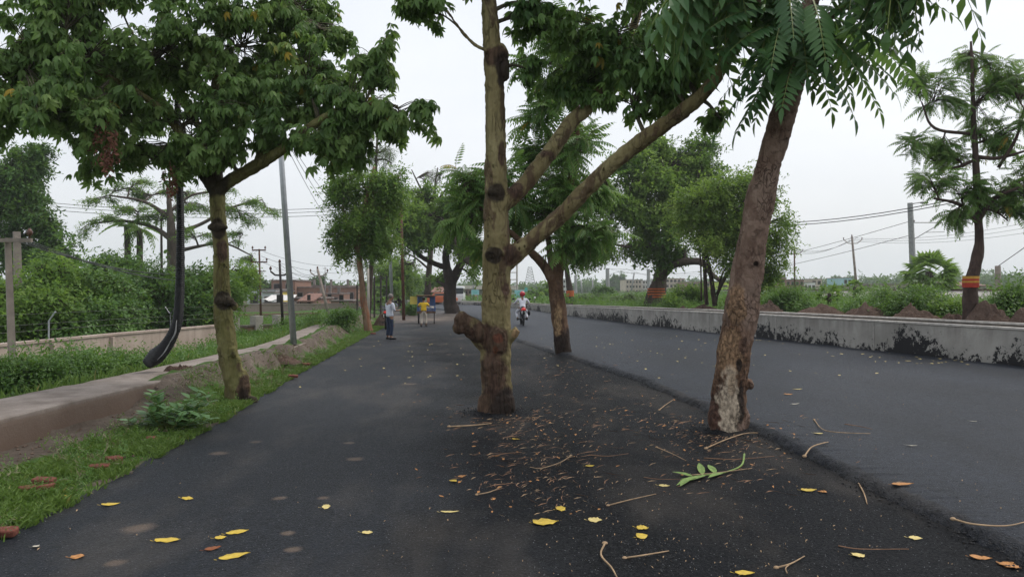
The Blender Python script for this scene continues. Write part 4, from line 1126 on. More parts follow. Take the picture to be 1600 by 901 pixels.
# --- leaning tree, right
b0 = tuple(G(1137, 672))
M['bark_lean'] = bark_mat('red brown bark peeled below', (.14, .09, .065), (.28, .195, .15), (.40, .30, .235), 3.2, .6, patch=(.12, .07, .05), patch_amt=.5, marks=[
    mk(b0, 1138, 585, 9.25, .46, (.15, .085, .05), (1.2, 1, .6)), mk(b0, 1152, 475, 9.25, .17, (.27, .17, .10), (1.3, 1, .6)), mk(b0, 1140, 548, 9.25, .22, (.30, .19, .11), (1.0, 1, .75)),
    mk(b0, 1118, 640, 9.25, .26, (.10, .055, .04), (1.6, 1, .6)), mk(b0, 1143, 640, 9.2, .34, (.52, .43, .32), (2.3, 1, .62)), mk(b0, 1145, 600, 9.2, .13, (.38, .29, .20), (2.2, 1, .8)),
    mk(b0, 1122, 590, 9.24, .13, DK, (1.8, 1, .6)), mk(b0, 1160, 630, 9.24, .15, DK, (2.6, 1, .5)), mk(b0, 1112, 545, 9.25, .09, (.34, .26, .18), (1.6, 1, .8)), mk(b0, 1124, 618, 9.22, .11, DK, (2.4, 1, .5)),
    mk(b0, 1122, 520, 9.22, .07, DK, (1.3, 1, 1)), mk(b0, 1156, 570, 9.22, .09, DK, (1.8, 1, .9)), mk(b0, 1128, 570, 9.22, .06, DK, (1, 1, 1.4)), mk(b0, 1165, 540, 9.22, .09, (.12, .07, .05), (1, 1, .7)), mk(b0, 1160, 450, 9.22, .05, DK), mk(b0, 1182, 412, 9.2, .04, DK)], spots=False, bumpk=1.0)
lumps = [(P(1152, 480, 9.36), .17, (.95, .85, 1.9)), (P(1143, 555, 9.44), .20, (1.0, .95, 1.7)), (P(1176, 410, 9.3), .11, (1, 1, .8)), (P(1172, 600, 9.42), .05, (1.0, 1, 1.6)), (P(1120, 652, 9.42), .12, (1, 1, 1.8)), (P(1158, 655, 9.5), .11, (1, 1, 1.8))]
rndf = random.Random(77)
lean = tree('tree', 'leaning red brown trunk with peeled pale base and hanging feather leaves at the road step', 'tree', b0,
     [[(1137, 675, 9.45, .225), (1139, 630, 9.45, .215), (1146, 560, 9.45, .215), (1156, 500, 9.45, .215), (1163, 450, 9.45, .20), (1172, 395, 9.4, .185), (1186, 320, 9.35, .175), (1203, 250, 9.3, .160), (1222, 185, 9.2, .160), (1238, 130, 9.1, .145), (1250, 80, 9, .12), (1262, 20, 8.9, .10), (1290, -80, 8.8, .07), (1300, -200, 8.8, .04)],
      [(1250, 60, 9, .07), (1290, 30, 8.8, .05), (1350, -10, 8.4, .04), (1400, -60, 8.1, .03)],
      [(1240, 100, 9.1, .06), (1215, 60, 8.9, .045), (1190, 10, 8.5, .035), (1170, -60, 8.2, .03)]],
     [(1180, -70, 90, 40, 8.4), (1330, -90, 100, 50, 8.4)], 'frond_mid', M['leaf_pinnate'], M['bark_lean'], 26, 4, leafscale=1.6, seed=12, near=.015, marks_lumps=lumps, root_flare=.1)
# the big hanging fronds, one by one, start pixel + depth, tip pixel + depth
FR = [((1235, 60, 8.8), (1105, 95, 8.2)), ((1235, 70, 8.9), (1120, 205, 8.6)), ((1240, 80, 8.9), (1150, 210, 8.8)), ((1230, 20, 8.6), (1108, 45, 7.9)), ((1245, 85, 8.6), (1222, 168, 8.0)), ((1250, 60, 8.6), (1335, 185, 8.0)),
      ((1255, 50, 8.7), (1300, 175, 8.9)), ((1260, 40, 8.6), (1400, 150, 8.1)), ((1265, 20, 8.5), (1440, 105, 8.0)), ((1280, 0, 8.5), (1430, 60, 7.9)), ((1320, -25, 8.2), (1490, 25, 7.7)), ((1340, -30, 8.3), (1440, -10, 7.8)),
      ((1250, 30, 8.4), (1340, 110, 7.9)), ((1240, 30, 8.6), (1165, 130, 8.2)), ((1250, 50, 9.2), (1390, 120, 9.7)), ((1240, 50, 9.2), (1130, 150, 9.6)), ((1245, 30, 9.1), (1180, 190, 9.5)), ((1265, 30, 9.0), (1330, 150, 9.5)), ((1230, 0, 8.6), (1130, -20, 8.0)),
      ((1225, 20, 8.4), (1205, 105, 7.9)), ((1270, 0, 8.3), (1290, 95, 7.7)), ((1262, 60, 9.1), (1270, 140, 8.9)), ((1300, -20, 8.6), (1385, 60, 8.1)), ((1240, 90, 9.2), (1205, 185, 9.6)), ((1190, -10, 8.5), (1085, 60, 8.1)), ((1280, 20, 9.3), (1440, 140, 9.9)), ((1215, 10, 8.8), (1120, 110, 9.1)),
      ((1230, -20, 8.4), (1240, 60, 7.9)), ((1265, -10, 8.6), (1400, 20, 8.9))]
FR += [((1238, 50, 8.7), (1175, 165, 8.4)), ((1258, 20, 8.5), (1375, 175, 8.6)), ((1250, 70, 8.9), (1300, 120, 8.4)), ((1235, 40, 8.5), (1140, 80, 8.0)), ((1225, 40, 8.9), (1160, 60, 9.4)), ((1275, 10, 8.7), (1345, 40, 8.2)), ((1245, 20, 8.5), (1262, 120, 8.1)), ((1240, 10, 8.7), (1190, 80, 8.2)), ((1285, 30, 9.0), (1360, 90, 9.3)), ((1210, 0, 8.6), (1150, 45, 8.2))]
VV, LL, SS, MM, TT = [], [], [], [], []; off = 0
for i, (a, b_) in enumerate(FR):
    A, B = P(*a), P(*b_); L_ = (B - A).length; C_ = (A + B) / 2 + Vector((0, 0, 1)) * L_ * rndf.uniform(.12, .24)
    def bz(t): return A * (1 - t) ** 2 + C_ * 2 * t * (1 - t) + B * t * t
    T = Tmpl(); N = 12; Rg = []
    for q in range(N + 1):
        p = bz(q / N); r = .010 * (1 - .75 * q / N); Rg += [np.array((p + v)[:]) for v in (Vector((0, r, 0)), Vector((r, -r, 0)), Vector((-r, -r, 0)))]
    T.add(Rg, [(3 * q + z, 3 * q + (z + 1) % 3, 3 * q + 3 + (z + 1) % 3, 3 * q + 3 + z) for q in range(N) for z in range(3)], 1)
    n_ = max(9, int(L_ / .085)); tn0 = rndf.uniform(.1, .75); roll = rndf.uniform(-.35, .35)
    for q in range(n_):
        t = .10 + .90 * (q + .5) / n_; p = bz(t); tg = (bz(min(1, t + .02)) - bz(t - .02)).normalized()
        sd_ = tg.cross(Vector((0, roll, 1))).normalized(); nn = sd_.cross(tg)
        sz_ = (.10 + .90 * math.sin(PI * min(1, .25 + .62 * (q + .5) / n_))) * min(1, .55 + L_ * .35)
        for sg in (-1, 1):
            d = tg * (.30 + .35 * t) + sd_ * sg * .9 + Vector((0, 0, -.22 - .15 * rndf.random())) + Vector((rndf.uniform(-.08, .08),) * 3)
            V, Fc = leaflet(.27 * sz_ * rndf.uniform(.85, 1.1), .082 * sz_, p[:], d[:], nn[:], droop=.16, fold=.16, nseg=5); T.add(V, Fc, 0, rndf.uniform(-.06, .06))
    V, Fc = leaflet(.2, .06, bz(1)[:], (bz(1) - bz(.94))[:], (0, 0, 1), nseg=4); T.add(V, Fc)
    T.done(); VV.append(T.V - np.array(b0)); LL.append(T.loops + off); SS.append(T.sizes); MM.append(T.m); TT.append(T.t + tn0); off += len(T.V)
me = np_mesh('fronds', np.concatenate(VV), np.concatenate(LL), np.concatenate(SS), False, np.concatenate(MM), np.concatenate(TT))
link_mesh('fronds', me, [M['leaf_pinnate'], M['rachis']], lean)

# --- tree at left edge of the road
b0 = tuple(G(372, 627))
M['bark_left'] = bark_mat('green olive bark with dark knots', (.10, .09, .032), (.19, .18, .07), (.30, .29, .13), 2.4, .22, patch=(.085, .055, .03), patch_amt=.4, marks=[
    mk(b0, 340, 357, 11.7, .17, DK, (1, 1, .9)), mk(b0, 346, 392, 11.7, .14, BR, (1.5, 1, .6)), mk(b0, 350, 470, 11.7, .19, DK, (1, 1, 1.1)), mk(b0, 358, 512, 11.65, .09, BR), mk(b0, 366, 552, 11.6, .12, DK), mk(b0, 376, 575, 11.6, .16, BR), mk(b0, 384, 605, 11.6, .24, BR, (1.3, 1, .8)), mk(b0, 378, 612, 11.5, .09, TN, (2.5, 1, .7)),
    mk(b0, 392, 622, 11.6, .25, DK, (1, 1, 1)), mk(b0, 330, 280, 11.7, .3, DK, (.8, 1, 1)), mk(b0, 352, 430, 11.65, .05, DK)])
lumps = [(P(340, 355, 11.78), .125, (1.35, 1, .6)), (P(350, 470, 11.78), .125, (1.35, 1, .7)), (P(366, 478, 11.78), .06, (1, 1, 1.2)), (P(372, 580, 11.78), .08, (.9, 1, 3.2)), (P(380, 608, 11.8), .13, (.9, 1, 2.6)), (P(390, 627, 11.8), .11, (1.3, 1, .9)), (P(364, 550, 11.74), .06, (1, 1, 1.4)), (P(362, 616, 11.85), .12, (1, 1, 2))]
tree('tree', 'large crowned tree with green knotted trunk at the left edge of the road', 'tree', b0,
     [[(377, 632, 11.85, .19), (366, 595, 11.85, .17), (356, 545, 11.85, .16), (350, 495, 11.85, .155), (347, 450, 11.85, .135), (345, 395, 11.85, .125), (341, 340, 11.85, .12), (339, 295, 11.85, .125), (336, 240, 11.9, .09), (335, 150, 12, .07), (345, 40, 12.2, .05), (350, -80, 12.2, .03)],
      [(340, 300, 11.85, .11), (360, 282, 11.75, .10), (395, 262, 11.6, .095), (440, 234, 11.4, .08), (490, 195, 11.2, .06), (545, 165, 11, .04), (620, 165, 10.8, .025)],
      [(338, 302, 11.85, .11), (318, 272, 11.8, .09), (300, 240, 11.7, .07), (250, 170, 11.4, .055), (160, 115, 11.0, .04), (60, 90, 10.6, .03), (-40, 70, 10.4, .02)],
      [(336, 235, 11.9, .06), (300, 180, 12.5, .05), (240, 110, 12.8, .04), (200, 40, 13, .025)], [(400, 258, 11.6, .06), (430, 180, 12.2, .05), (470, 90, 12.5, .03), (520, 40, 12.5, .02)]],
     [(30, 120, 100, 78, 10.5), (140, 85, 110, 70, 10.8), (260, 75, 110, 75, 11.2), (385, 70, 110, 72, 11.6), (470, 105, 85, 70, 11.4), (545, 150, 65, 58, 11.0), (625, 185, 66, 34, 10.8), (575, 185, 66, 52, 11), (545, 215, 60, 36, 11), (590, 95, 46, 52, 11.4), (40, 60, 80, 70, 10.4), (40, 190, 80, 40, 10.2), (130, 215, 70, 30, 10.6), (80, 175, 80, 40, 10.2), (185, 185, 100, 48, 10.8), (300, 190, 100, 60, 11.4),
      (235, 250, 85, 36, 11.4), (330, 235, 70, 40, 11.2), (150, 262, 32, 18, 11.2), (415, 165, 95, 58, 11.4), (480, 212, 66, 22, 11.0), (560, 208, 58, 32, 10.9), (553, 250, 42, 22, 11.4), (290, 262, 40, 16, 11.6), (10, 200, 60, 22, 10.2), (110, -20, 130, 50, 11), (290, -30, 140, 55, 12), (450, -5, 90, 50, 12), (330, -130, 260, 80, 12), (80, -100, 160, 60, 11.5), (500, 45, 60, 35, 11.8), (410, 225, 40, 22, 11.5), (350, 130, 90, 60, 12.6), (150, 130, 90, 60, 12.4)],
     'palmate', M['leaf_palm'], M['bark_left'], 1500, 10, leafscale=.95, seed=21, near=.015, marks_lumps=lumps, droop=.6, hollow=.5, clump=5, tone_s=.22, root_flare=.15)
# dry leaves hanging in it
for i, (x, y, D, n_, lab) in enumerate([(162, 205, 10.3, 18, 'long bunch of dry red brown leaves hanging at far left under the crown'), (168, 240, 10.35, 14, 'lower wisp of dry red brown leaves below the long bunch'), (270, 278, 11.2, 16, 'small pale brown dry bunch hanging just left of the trunk fork')]):
    rg = np.random.default_rng(i); c = P(x, y, D)
    ps = np.array(c[:]) + rg.normal(0, 1, (n_, 3)) * (.07, .07, .14); dr = rg.normal(0, .3, (n_, 3)) + (0, 0, -1.2)
    o = scatter('dry_leaf_bunch', TP['sprig'], ps, dr, rg.uniform(.5, .9, n_), rg.uniform(.2, .8, n_), [M['dead_leaf']], None, tuple(c)); tag(o, lab, 'dry leaves')

# --- forked tree on the step
b0 = tuple(G(880, 552, .03))
M['bark_fork'] = bark_mat('orange brown mottled bark', (.09, .05, .03), (.19, .115, .07), (.30, .20, .13), 3, .4, patch=(.06, .035, .025), patch_amt=.6, marks=[mk(b0, 884, 545, 20.5, .5, DK, (.9, 1, .8)), mk(b0, 872, 500, 20.4, .25, TN, (2, 1, .5))])
tree('tree', 'forked brown tree standing on the step between the two road levels', 'tree', b0,
     [[(881, 556, 20.5, .24), (877, 520, 20.5, .225), (872, 480, 20.5, .22), (869, 445, 20.5, .21), (874, 410, 20.5, .15), (882, 370, 20.5, .13), (888, 330, 20.5, .125), (893, 285, 20.5, .12), (898, 235, 20.5, .10), (902, 170, 20.5, .08), (898, 110, 20.5, .06), (900, 40, 20.5, .03)],
      [(868, 450, 20.5, .15), (855, 422, 20.4, .13), (838, 402, 20.3, .12), (822, 386, 20.2, .10), (800, 365, 20, .08), (770, 340, 19.8, .06), (735, 310, 19.6, .04)],
      [(869, 440, 20.5, .12), (861, 405, 20.6, .10), (856, 365, 20.8, .08), (850, 310, 21, .05)],
      [(890, 320, 20.5, .07), (920, 290, 20.2, .05), (950, 260, 20, .03)], [(896, 250, 20.5, .06), (860, 215, 20.6, .045), (835, 180, 20.6, .03)]],
     [(725, 285, 38, 35, 19.6), (755, 300, 42, 45, 19.8), (800, 310, 55, 50, 20), (735, 350, 40, 40, 19.8), (830, 330, 55, 45, 20.2), (870, 300, 60, 50, 20.8), (915, 310, 55, 50, 20.4), (930, 360, 40, 40, 20.2), (850, 250, 45, 40, 20.6), (910, 240, 50, 45, 20.5), (845, 180, 32, 40, 20.6), (880, 150, 35, 40, 20.6), (825, 110, 22, 26, 20.8), (890, 380, 40, 28, 20.3), (900, 90, 60, 60, 21), (760, 390, 30, 22, 19.8), (950, 290, 35, 40, 20.5)],
     'feather', M['leaf_pinnate2'], M['bark_fork'], 430, 7, leafscale=1.35, clump=7, tip_only=.25, seed=31, near=.03, droop=.05, twigr=.02, root_flare=.2)

# --- big tree further along the road (left of trunk)
b0 = tuple(G(708, 489))
D = b0[1]
tree('tree', 'broad dark trunked tree growing in the road beyond the yellow shirted boy', 'tree', b0,
     [[(708, 491, D, .75), (704, 475, D, .55), (703, 455, D, .50), (704, 440, D, .50), (698, 418, D, .34), (697, 395, D, .28), (699, 370, D, .2), (705, 330, D, .1)],
      [(705, 442, D, .40), (714, 425, D, .36), (722, 405, D, .28), (724, 385, D, .2), (730, 350, D, .12)],
      [(698, 418, D, .25), (680, 412, D - 1, .2), (660, 402, D - 2, .17), (645, 390, D - 3, .14), (625, 375, D - 3, .1), (600, 350, D - 3, .05)],
      [(716, 395, D - 3, .2), (742, 415, D - 6, .28), (726, 398, D - 4, .24), (705, 365, D - 3, .15), (690, 340, D - 3, .1)],
      [(703, 450, D, .22), (692, 444, D, .16), (682, 438, D + 1, .1)]],
     [(625, 350, 40, 35, D - 3), (660, 345, 45, 38, D - 2), (690, 335, 45, 40, D), (715, 350, 40, 40, D), (735, 375, 28, 35, D - 2), (650, 310, 40, 22, D), (690, 372, 36, 18, D - 1), (720, 320, 40, 30, D - 2), (640, 378, 36, 18, D - 3), (740, 400, 16, 20, D - 4), (688, 432, 16, 9, D + 1), (735, 428, 12, 8, D), (605, 330, 30, 26, D - 3)],
     'sprig_big', M['leaf_mid'], M['bark_dark'], 460, 10, leafscale=1.15, seed=41, twigr=.04, droop=.2, pad=2, tone_s=.25)
# bare branches above it
b0b = P(668, 470, 64); b0b.z = .1
tree('tree', 'sparse nearly bare tree whose thin twigs rise above the roadside leaves', 'tree', tuple(b0b),
     [[(668, 465, 64, .3), (672, 400, 64, .25), (676, 330, 64, .18), (680, 290, 64, .1), (684, 262, 64, .04)], [(676, 335, 64, .12), (655, 290, 64, .08), (643, 265, 64, .04)], [(678, 320, 64, .1), (705, 285, 64, .07), (722, 262, 64, .04)], [(670, 420, 64, .1), (645, 400, 62, .07), (622, 395, 60, .04)], [(676, 340, 64, .1), (648, 312, 62, .06), (635, 300, 60, .03)]],
     [(660, 275, 26, 22, 64), (690, 272, 26, 24, 64), (718, 275, 22, 18, 64), (645, 415, 30, 16, 62), (630, 400, 20, 20, 62)], 'sprig', M['leaf_grey'], M['bark_grey'], 110, 2, leafscale=1.3, seed=43, twigr=.045, pad=1)

# --- orange barked tree at the left verge
b0 = tuple(G(577, 519, 0)); D = b0[1]
tree('tree', 'slim orange barked tree leaning at the left verge behind the man', 'tree', b0,
     [[(577, 521, D, .19), (572, 497, D, .165), (568, 472, D, .14), (565, 440, D, .12), (562, 410, D, .115), (561, 385, D, .11), (566, 350, D, .1), (575, 300, D, .08), (585, 260, D, .05)], [(562, 400, D, .08), (545, 360, D, .06), (535, 320, D, .04)], [(566, 350, D, .07), (600, 320, D, .05), (630, 300, D, .03)], [(575, 300, D, .05), (560, 270, D, .04)]],
     [(545, 300, 34, 28, D), (580, 295, 40, 30, D), (550, 350, 32, 34, D), (580, 345, 42, 38, D), (610, 330, 34, 38, D + 1), (565, 390, 36, 24, D), (535, 372, 18, 30, D), (540, 285, 26, 14, D), (600, 372, 36, 24, D + 1), (620, 290, 30, 22, D)],
     'sprig', M['leaf_mid'], M['bark_euca'], 400, 10, leafscale=1.5, seed=51, twigr=.025, droop=.4, pad=1.5, tone_s=.28)
b1_ = P(590, HZ, 37); b1_.z = .2
tree('tree', 'tall fine drooping narrow leaved tree behind the orange barked one', 'tree', tuple(b1_),
     [[(575, 500, 37, .14), (580, 420, 37, .12), (585, 330, 37, .1), (588, 250, 37, .07), (590, 200, 37, .04)]],
     [(590, 240, 36, 30, 37), (600, 285, 30, 26, 37), (575, 400, 34, 16, 37), (612, 255, 22, 22, 37), (565, 230, 22, 26, 37), (580, 190, 30, 26, 37), (556, 408, 22, 14, 36), (590, 150, 22, 22, 37)], 'narrow', M['leaf_grey'], M['bark_grey'], 120, 8, leafscale=.9, seed=52, twigr=.02, droop=1.3, pad=1)

# --- mature trees on the right
b0 = P(1026, HZ, 48); b0.z = .9; b0 = tuple(b0)
tree('tree', 'large light green tree with an orange band round its trunk behind the drain wall', 'tree', b0,
     [[(1022, 480, 48, .72), (1025, 462, 48, .58), (1030, 440, 48, .48), (1035, 415, 48, .42), (1040, 390, 48, .36), (1045, 340, 48, .26), (1040, 290, 48, .15), (1035, 250, 48, .08)],
      [(1030, 438, 48, .34), (1042, 420, 47, .30), (1058, 411, 46, .26), (1080, 408, 45.5, .24), (1098, 411, 45, .20), (1112, 428, 44.5, .16), (1125, 438, 44, .12)],
      [(1040, 395, 48, .2), (1000, 340, 48, .14), (960, 300, 48, .08)], [(1044, 350, 48, .18), (1080, 300, 48, .12), (1100, 250, 48, .06)], [(1040, 380, 47, .15), (985, 385, 46, .1), (950, 380, 45, .05)]],
     [(1000, 290, 60, 55, 48), (1050, 260, 60, 55, 49), (1095, 250, 48, 48, 49), (960, 330, 48, 45, 47), (950, 380, 40, 32, 46), (1010, 350, 60, 45, 47), (1070, 330, 60, 50, 48), (1110, 300, 45, 45, 48), (1010, 395, 50, 22, 47), (935, 410, 20, 16, 46), (1040, 220, 40, 25, 49), (980, 250, 40, 30, 48), (1040, 385, 26, 40, 46), (1070, 390, 20, 16, 46)],
     'sprig_big', M['leaf_mid'], M['bark_grey'], 760, 10, leafscale=1.05, seed=61, twigr=.04, droop=.25, pad=2, tone_s=.3)
mb = MB(); M['orange'] = simple('orange cloth band', (.50, .13, .045), .8, var=.2); M['redband'] = simple('red cloth band', (.38, .045, .03), .8, var=.2); M['yelband'] = simple('yellow cloth band', (.50, .28, .05), .8, var=.2)
c = P(1025.5, 457, 48)
for i in range(4): mb.tube([c + Vector((.0, 0, .28 - .17 * i)), c + Vector((0, 0, .19 - .17 * i))], .60 + .012 * i, 16)
o = mb.build('cloth_band', M['orange'], None, origin=c, smooth=False); tag(o, 'bright orange cloth band tied round the large light green tree', 'cloth band')

b0 = P(1120, HZ, 36); b0.z = .9; b0 = tuple(b0)
tree('tree', 'yellow green tree with several thin upright stems just left of the leaning trunk', 'tree', b0,
     [[(1117, 478, 36, .13), (1112, 440, 36, .11), (1105, 400, 36, .10), (1098, 340, 36, .07)], [(1104, 476, 36.2, .10), (1102, 440, 36, .09), (1099, 395, 36, .08)], [(1120, 460, 36, .08), (1135, 430, 35.5, .1), (1160, 400, 35, .1), (1185, 360, 35, .08)], [(1112, 400, 36, .08), (1140, 350, 35.5, .07), (1165, 310, 35, .04)], [(1118, 477, 36.3, .05), (1128, 430, 36, .05), (1145, 405, 36, .04)], [(1096, 470, 36.3, .04), (1095, 420, 36, .04), (1093, 385, 36, .04)]],
     [(1085, 320, 48, 30, 36), (1120, 300, 45, 30, 36), (1140, 340, 50, 34, 35.5), (1090, 355, 40, 26, 36), (1130, 385, 45, 30, 35), (1180, 350, 38, 36, 35), (1195, 395, 30, 34, 35), (1205, 310, 28, 20, 35), (1170, 290, 30, 20, 36), (1218, 375, 20, 12, 34.5), (1195, 440, 22, 24, 35), (1150, 420, 20, 26, 35), (1212, 345, 20, 12, 35), (1190, 425, 22, 26, 35.5)],
     'sprig', M['leaf_bright'], M['bark_dark'], 520, 10, leafscale=1.7, seed=62, twigr=.028, droop=.3, pad=2, tone_s=.28)

# --- feather leaved tree with the red and yellow band, right edge
b0 = P(1516, HZ, 20.5); b0.z = .72; b0 = tuple(b0)
M['bark_band'] = bark_mat('dark red brown bark', (.045, .03, .025), (.09, .06, .05), (.16, .11, .09), 3, .4)
tree('tree', 'slender dark trunked feather leaved tree with red and yellow band at the right edge', 'tree', b0,
     [[(1515, 514, 20.5, .22), (1516, 480, 20.5, .20), (1517, 445, 20.5, .185), (1523, 418, 20.5, .165), (1530, 380, 20.5, .12), (1528, 340, 20.5, .11), (1526, 290, 20.5, .10), (1524, 240, 20.5, .08), (1521, 190, 20.5, .07), (1519, 110, 20.5, .045), (1517, 65, 20.5, .03)],
      [(1529, 350, 20.5, .07), (1500, 320, 20, .05), (1460, 310, 19.6, .03)], [(1528, 345, 20.5, .07), (1555, 310, 20, .05), (1600, 290, 19.5, .04)], [(1525, 245, 20.5, .06), (1560, 247, 20.2, .05), (1605, 235, 20, .03)], [(1524, 250, 20.5, .05), (1480, 262, 20.6, .04), (1430, 228, 20.8, .02)], [(1522, 210, 20.5, .05), (1460, 200, 20.5, .04), (1440, 160, 20.5, .02)], [(1560, 262, 20.2, .05), (1588, 215, 20, .04), (1600, 170, 20, .03)]],
     [(1518, 82, 38, 34, 20.5), (1435, 140, 34, 36, 20.5), (1475, 155, 38, 44, 20.6), (1530, 165, 48, 44, 20.6), (1585, 150, 40, 44, 20.3), (1590, 200, 40, 40, 20), (1425, 235, 36, 26, 20.8), (1470, 225, 36, 36, 20.6), (1460, 290, 38, 36, 19.8), (1505, 300, 46, 44, 20.2), (1560, 305, 44, 40, 20), (1600, 310, 44, 50, 19.8), (1575, 345, 36, 28, 20), (1495, 335, 36, 26, 20), (1630, 250, 40, 44, 20), (1545, 225, 40, 40, 20.6), (1500, 250, 30, 30, 20.4), (1560, 110, 26, 26, 20.4)],
     'feather', M['leaf_pinnate2'], M['bark_band'], 460, 5, clump=7, tip_only=.3, hollow=.25, leafscale=.95, seed=71, twigr=.014, droop=.1, tone_s=.22)
mb = MB(); c = P(1516.5, 441, 20.5)
mb.tube([c + Vector((0, 0, -.14)), c + Vector((0, 0, .10))], .206, 20); o = mb.build('cloth_band', M['redband'], None, origin=c, smooth=False)
tag(o, 'red cloth band with yellow edge tied round the slender tree at the right edge', 'cloth band')
mb = MB(); mb.tube([c + Vector((0.01, 0, .10)), c + Vector((.01, 0, .17))], .207, 20); mb.tube([c + Vector((0, 0, -.01)), c + Vector((0, 0, .04))], .210, 20)
mb.build('yellow_trim', M['yelband'], o, origin=c)
# young tree with orange band, far centre
b0 = P(890, HZ, 62); b0.z = .6; b0 = tuple(b0)
tree('tree', 'thin young tree with a small orange band just right of the forked tree', 'tree', b0,
     [[(890, 476, 62, .32), (891, 455, 62, .28), (887, 430, 62, .22), (884, 405, 62, .18), (886, 370, 62, .1)], [(886, 415, 62, .08), (905, 400, 61, .05), (918, 392, 61, .03)]],
     [(886, 400, 16, 26, 62), (915, 418, 12, 6, 61), (893, 370, 20, 20, 62), (905, 392, 14, 9, 61.5)], 'sprig_big', M['leaf_mid'], M['bark_grey'], 60, 7, leafscale=.9, seed=72, twigr=.04, pad=2)
mb = MB(); c = P(890.8, 463, 62); mb.tube([c, c + Vector((0, 0, .5))], .33, 14); o = mb.build('cloth_band', M['orange'], None, origin=c); tag(o, 'small dull orange band on the thin young tree far off', 'cloth band')

# --- left background trees
def bgtree(label, px, D, trunk, lobes, leaf='sprig_big', mat='leaf_dark', nt_=200, pt_=8, ls=1.0, seed=1, z0=-.5, tr=.3, name='tree', cat='tree', bark='bark_dark', **kw):
    b_ = P(px, HZ, D); b_.z = z0
    limbs = [[(b_, tr * 1.25)] + [(x, y, D, tr * r) for (x, y, r) in trunk]]
    return tree(name, label, cat, tuple(b_), limbs, lobes, leaf, M[mat], M[bark], nt_, pt_, leafscale=ls, seed=seed, twigr=.04, pad=2, **kw)
bgtree('tall dense dark green tree filling the far left edge', 20, 46, [(20, 420, 1), (22, 350, .8), (25, 280, .4)],
       [(15, 260, 48, 45, 46), (-30, 300, 60, 60, 46), (55, 300, 40, 42, 46), (30, 350, 55, 50, 45), (85, 375, 32, 28, 45), (75, 405, 24, 20, 44), (15, 410, 60, 40, 44), (45, 245, 28, 22, 46), (-60, 250, 60, 60, 47), (100, 390, 18, 14, 44)], nt_=520, pt_=10, seed=81, ls=1.2, tone_s=.26)
def flat_tree():
    lob = [(150, 318, 32, 9, 55), (185, 298, 40, 10, 56), (240, 305, 45, 12, 56), (215, 330, 42, 10, 54), (165, 345, 38, 9, 54), (130, 362, 20, 6, 53), (250, 345, 45, 12, 55), (300, 330, 45, 12, 56), (360, 300, 40, 10, 57), (400, 318, 38, 8, 57), (380, 345, 40, 8, 56), (420, 335, 22, 6, 56), (300, 365, 40, 9, 54), (355, 380, 34, 8, 55), (390, 405, 28, 9, 55), (290, 300, 40, 10, 56), (225, 285, 30, 8, 57), (340, 325, 30, 10, 56), (380, 365, 26, 6, 55), (400, 430, 18, 8, 54)]
    b_ = P(268, HZ, 55); b_.z = -.5
    tree('tree', 'wide airy tree with flat layered branches behind the black hanging pipe', 'tree', tuple(b_),
         [[(268, 470, 55, .45), (269, 420, 55, .4), (268, 370, 55, .34), (265, 330, 55, .22), (262, 290, 55, .1)], [(268, 375, 55, .2), (240, 355, 55, .14), (190, 345, 54.5, .1), (140, 350, 54, .05)], [(266, 340, 55, .18), (225, 315, 55, .12), (170, 305, 55, .06)], [(268, 365, 55, .2), (310, 352, 55.5, .14), (360, 325, 56, .1), (410, 312, 57, .05)], [(268, 395, 55, .16), (310, 385, 55, .12), (350, 380, 55, .08), (395, 400, 55, .05)], [(266, 330, 55, .14), (300, 305, 56, .1), (350, 298, 57, .05)]],
         lob, 'sprig', M['leaf_mid'], M['bark_grey'], 430, 7, leafscale=1.6, seed=82, twigr=.03, droop=.1, tone_s=.2, hollow=.3)
flat_tree()
for i, (px, pt, lab) in enumerate([(203, (198, 372), 'bare straight palm trunk left of the pair behind the left shrubs'), (219, (218, 378), 'bare straight palm trunk right of the pair behind the left shrubs'), (253, (252, 350), 'slim reddish bare trunk left of the flat layered tree')]):
    b_ = P(px, HZ, 60); b_.z = -.5; r_ = empty('palm_tree', b_, 0, lab, 'palm')
    mb = MB(); t_ = P(pt[0], pt[1] - 20, 60); mb.tube([b_, (b_ + t_) / 2, t_], [.3, .26, .22] if i < 2 else [.12, .1, .08], 10, rough=.1, sub=5); mb.build('trunk', M['bark_dark'], r_, origin=b_, smooth=True)
    rg = np.random.default_rng(i); n_ = 16; an = rg.uniform(0, 6.3, n_)
    dr = np.stack([np.cos(an), np.sin(an), rg.uniform(-.4, .9, n_)], 1)
    scatter('crown', TP['frond_mid'], np.tile(np.array(t_[:]), (n_, 1)), dr, rg.uniform(1.6, 2.6, n_) * (1 if i < 2 else .5), rg.uniform(.2, .7, n_), [M['leaf_mid']], r_, tuple(b_))
def shrub(label, px, D, lobes, leaf='sprig', mat='leaf_weed', n_=90, pt_=9, ls=1.0, seed=1, z0=0.0, tr=.04, group=None, name='shrub', **kw):
    b_ = P(px, HZ, D); b_.z = z0; rg = random.Random(seed); limbs = []
    for l in lobes[:6]:
        c = lobe_world(l)[0]; limbs.append([(b_ + Vector((rg.uniform(-.15, .15), rg.uniform(-.15, .15), 0)), tr), ((b_ * .5 + c * .5) + Vector((rg.uniform(-.1, .1), 0, .05)), tr * .8), (c, tr * .4)])
    kw.setdefault('twigr', .012)
    return tree(name, label, 'shrub', tuple(b_), limbs, lobes, leaf, M[mat], M['twig'], n_, pt_, leafscale=ls, seed=seed, group=group, pad=1.2, **kw)
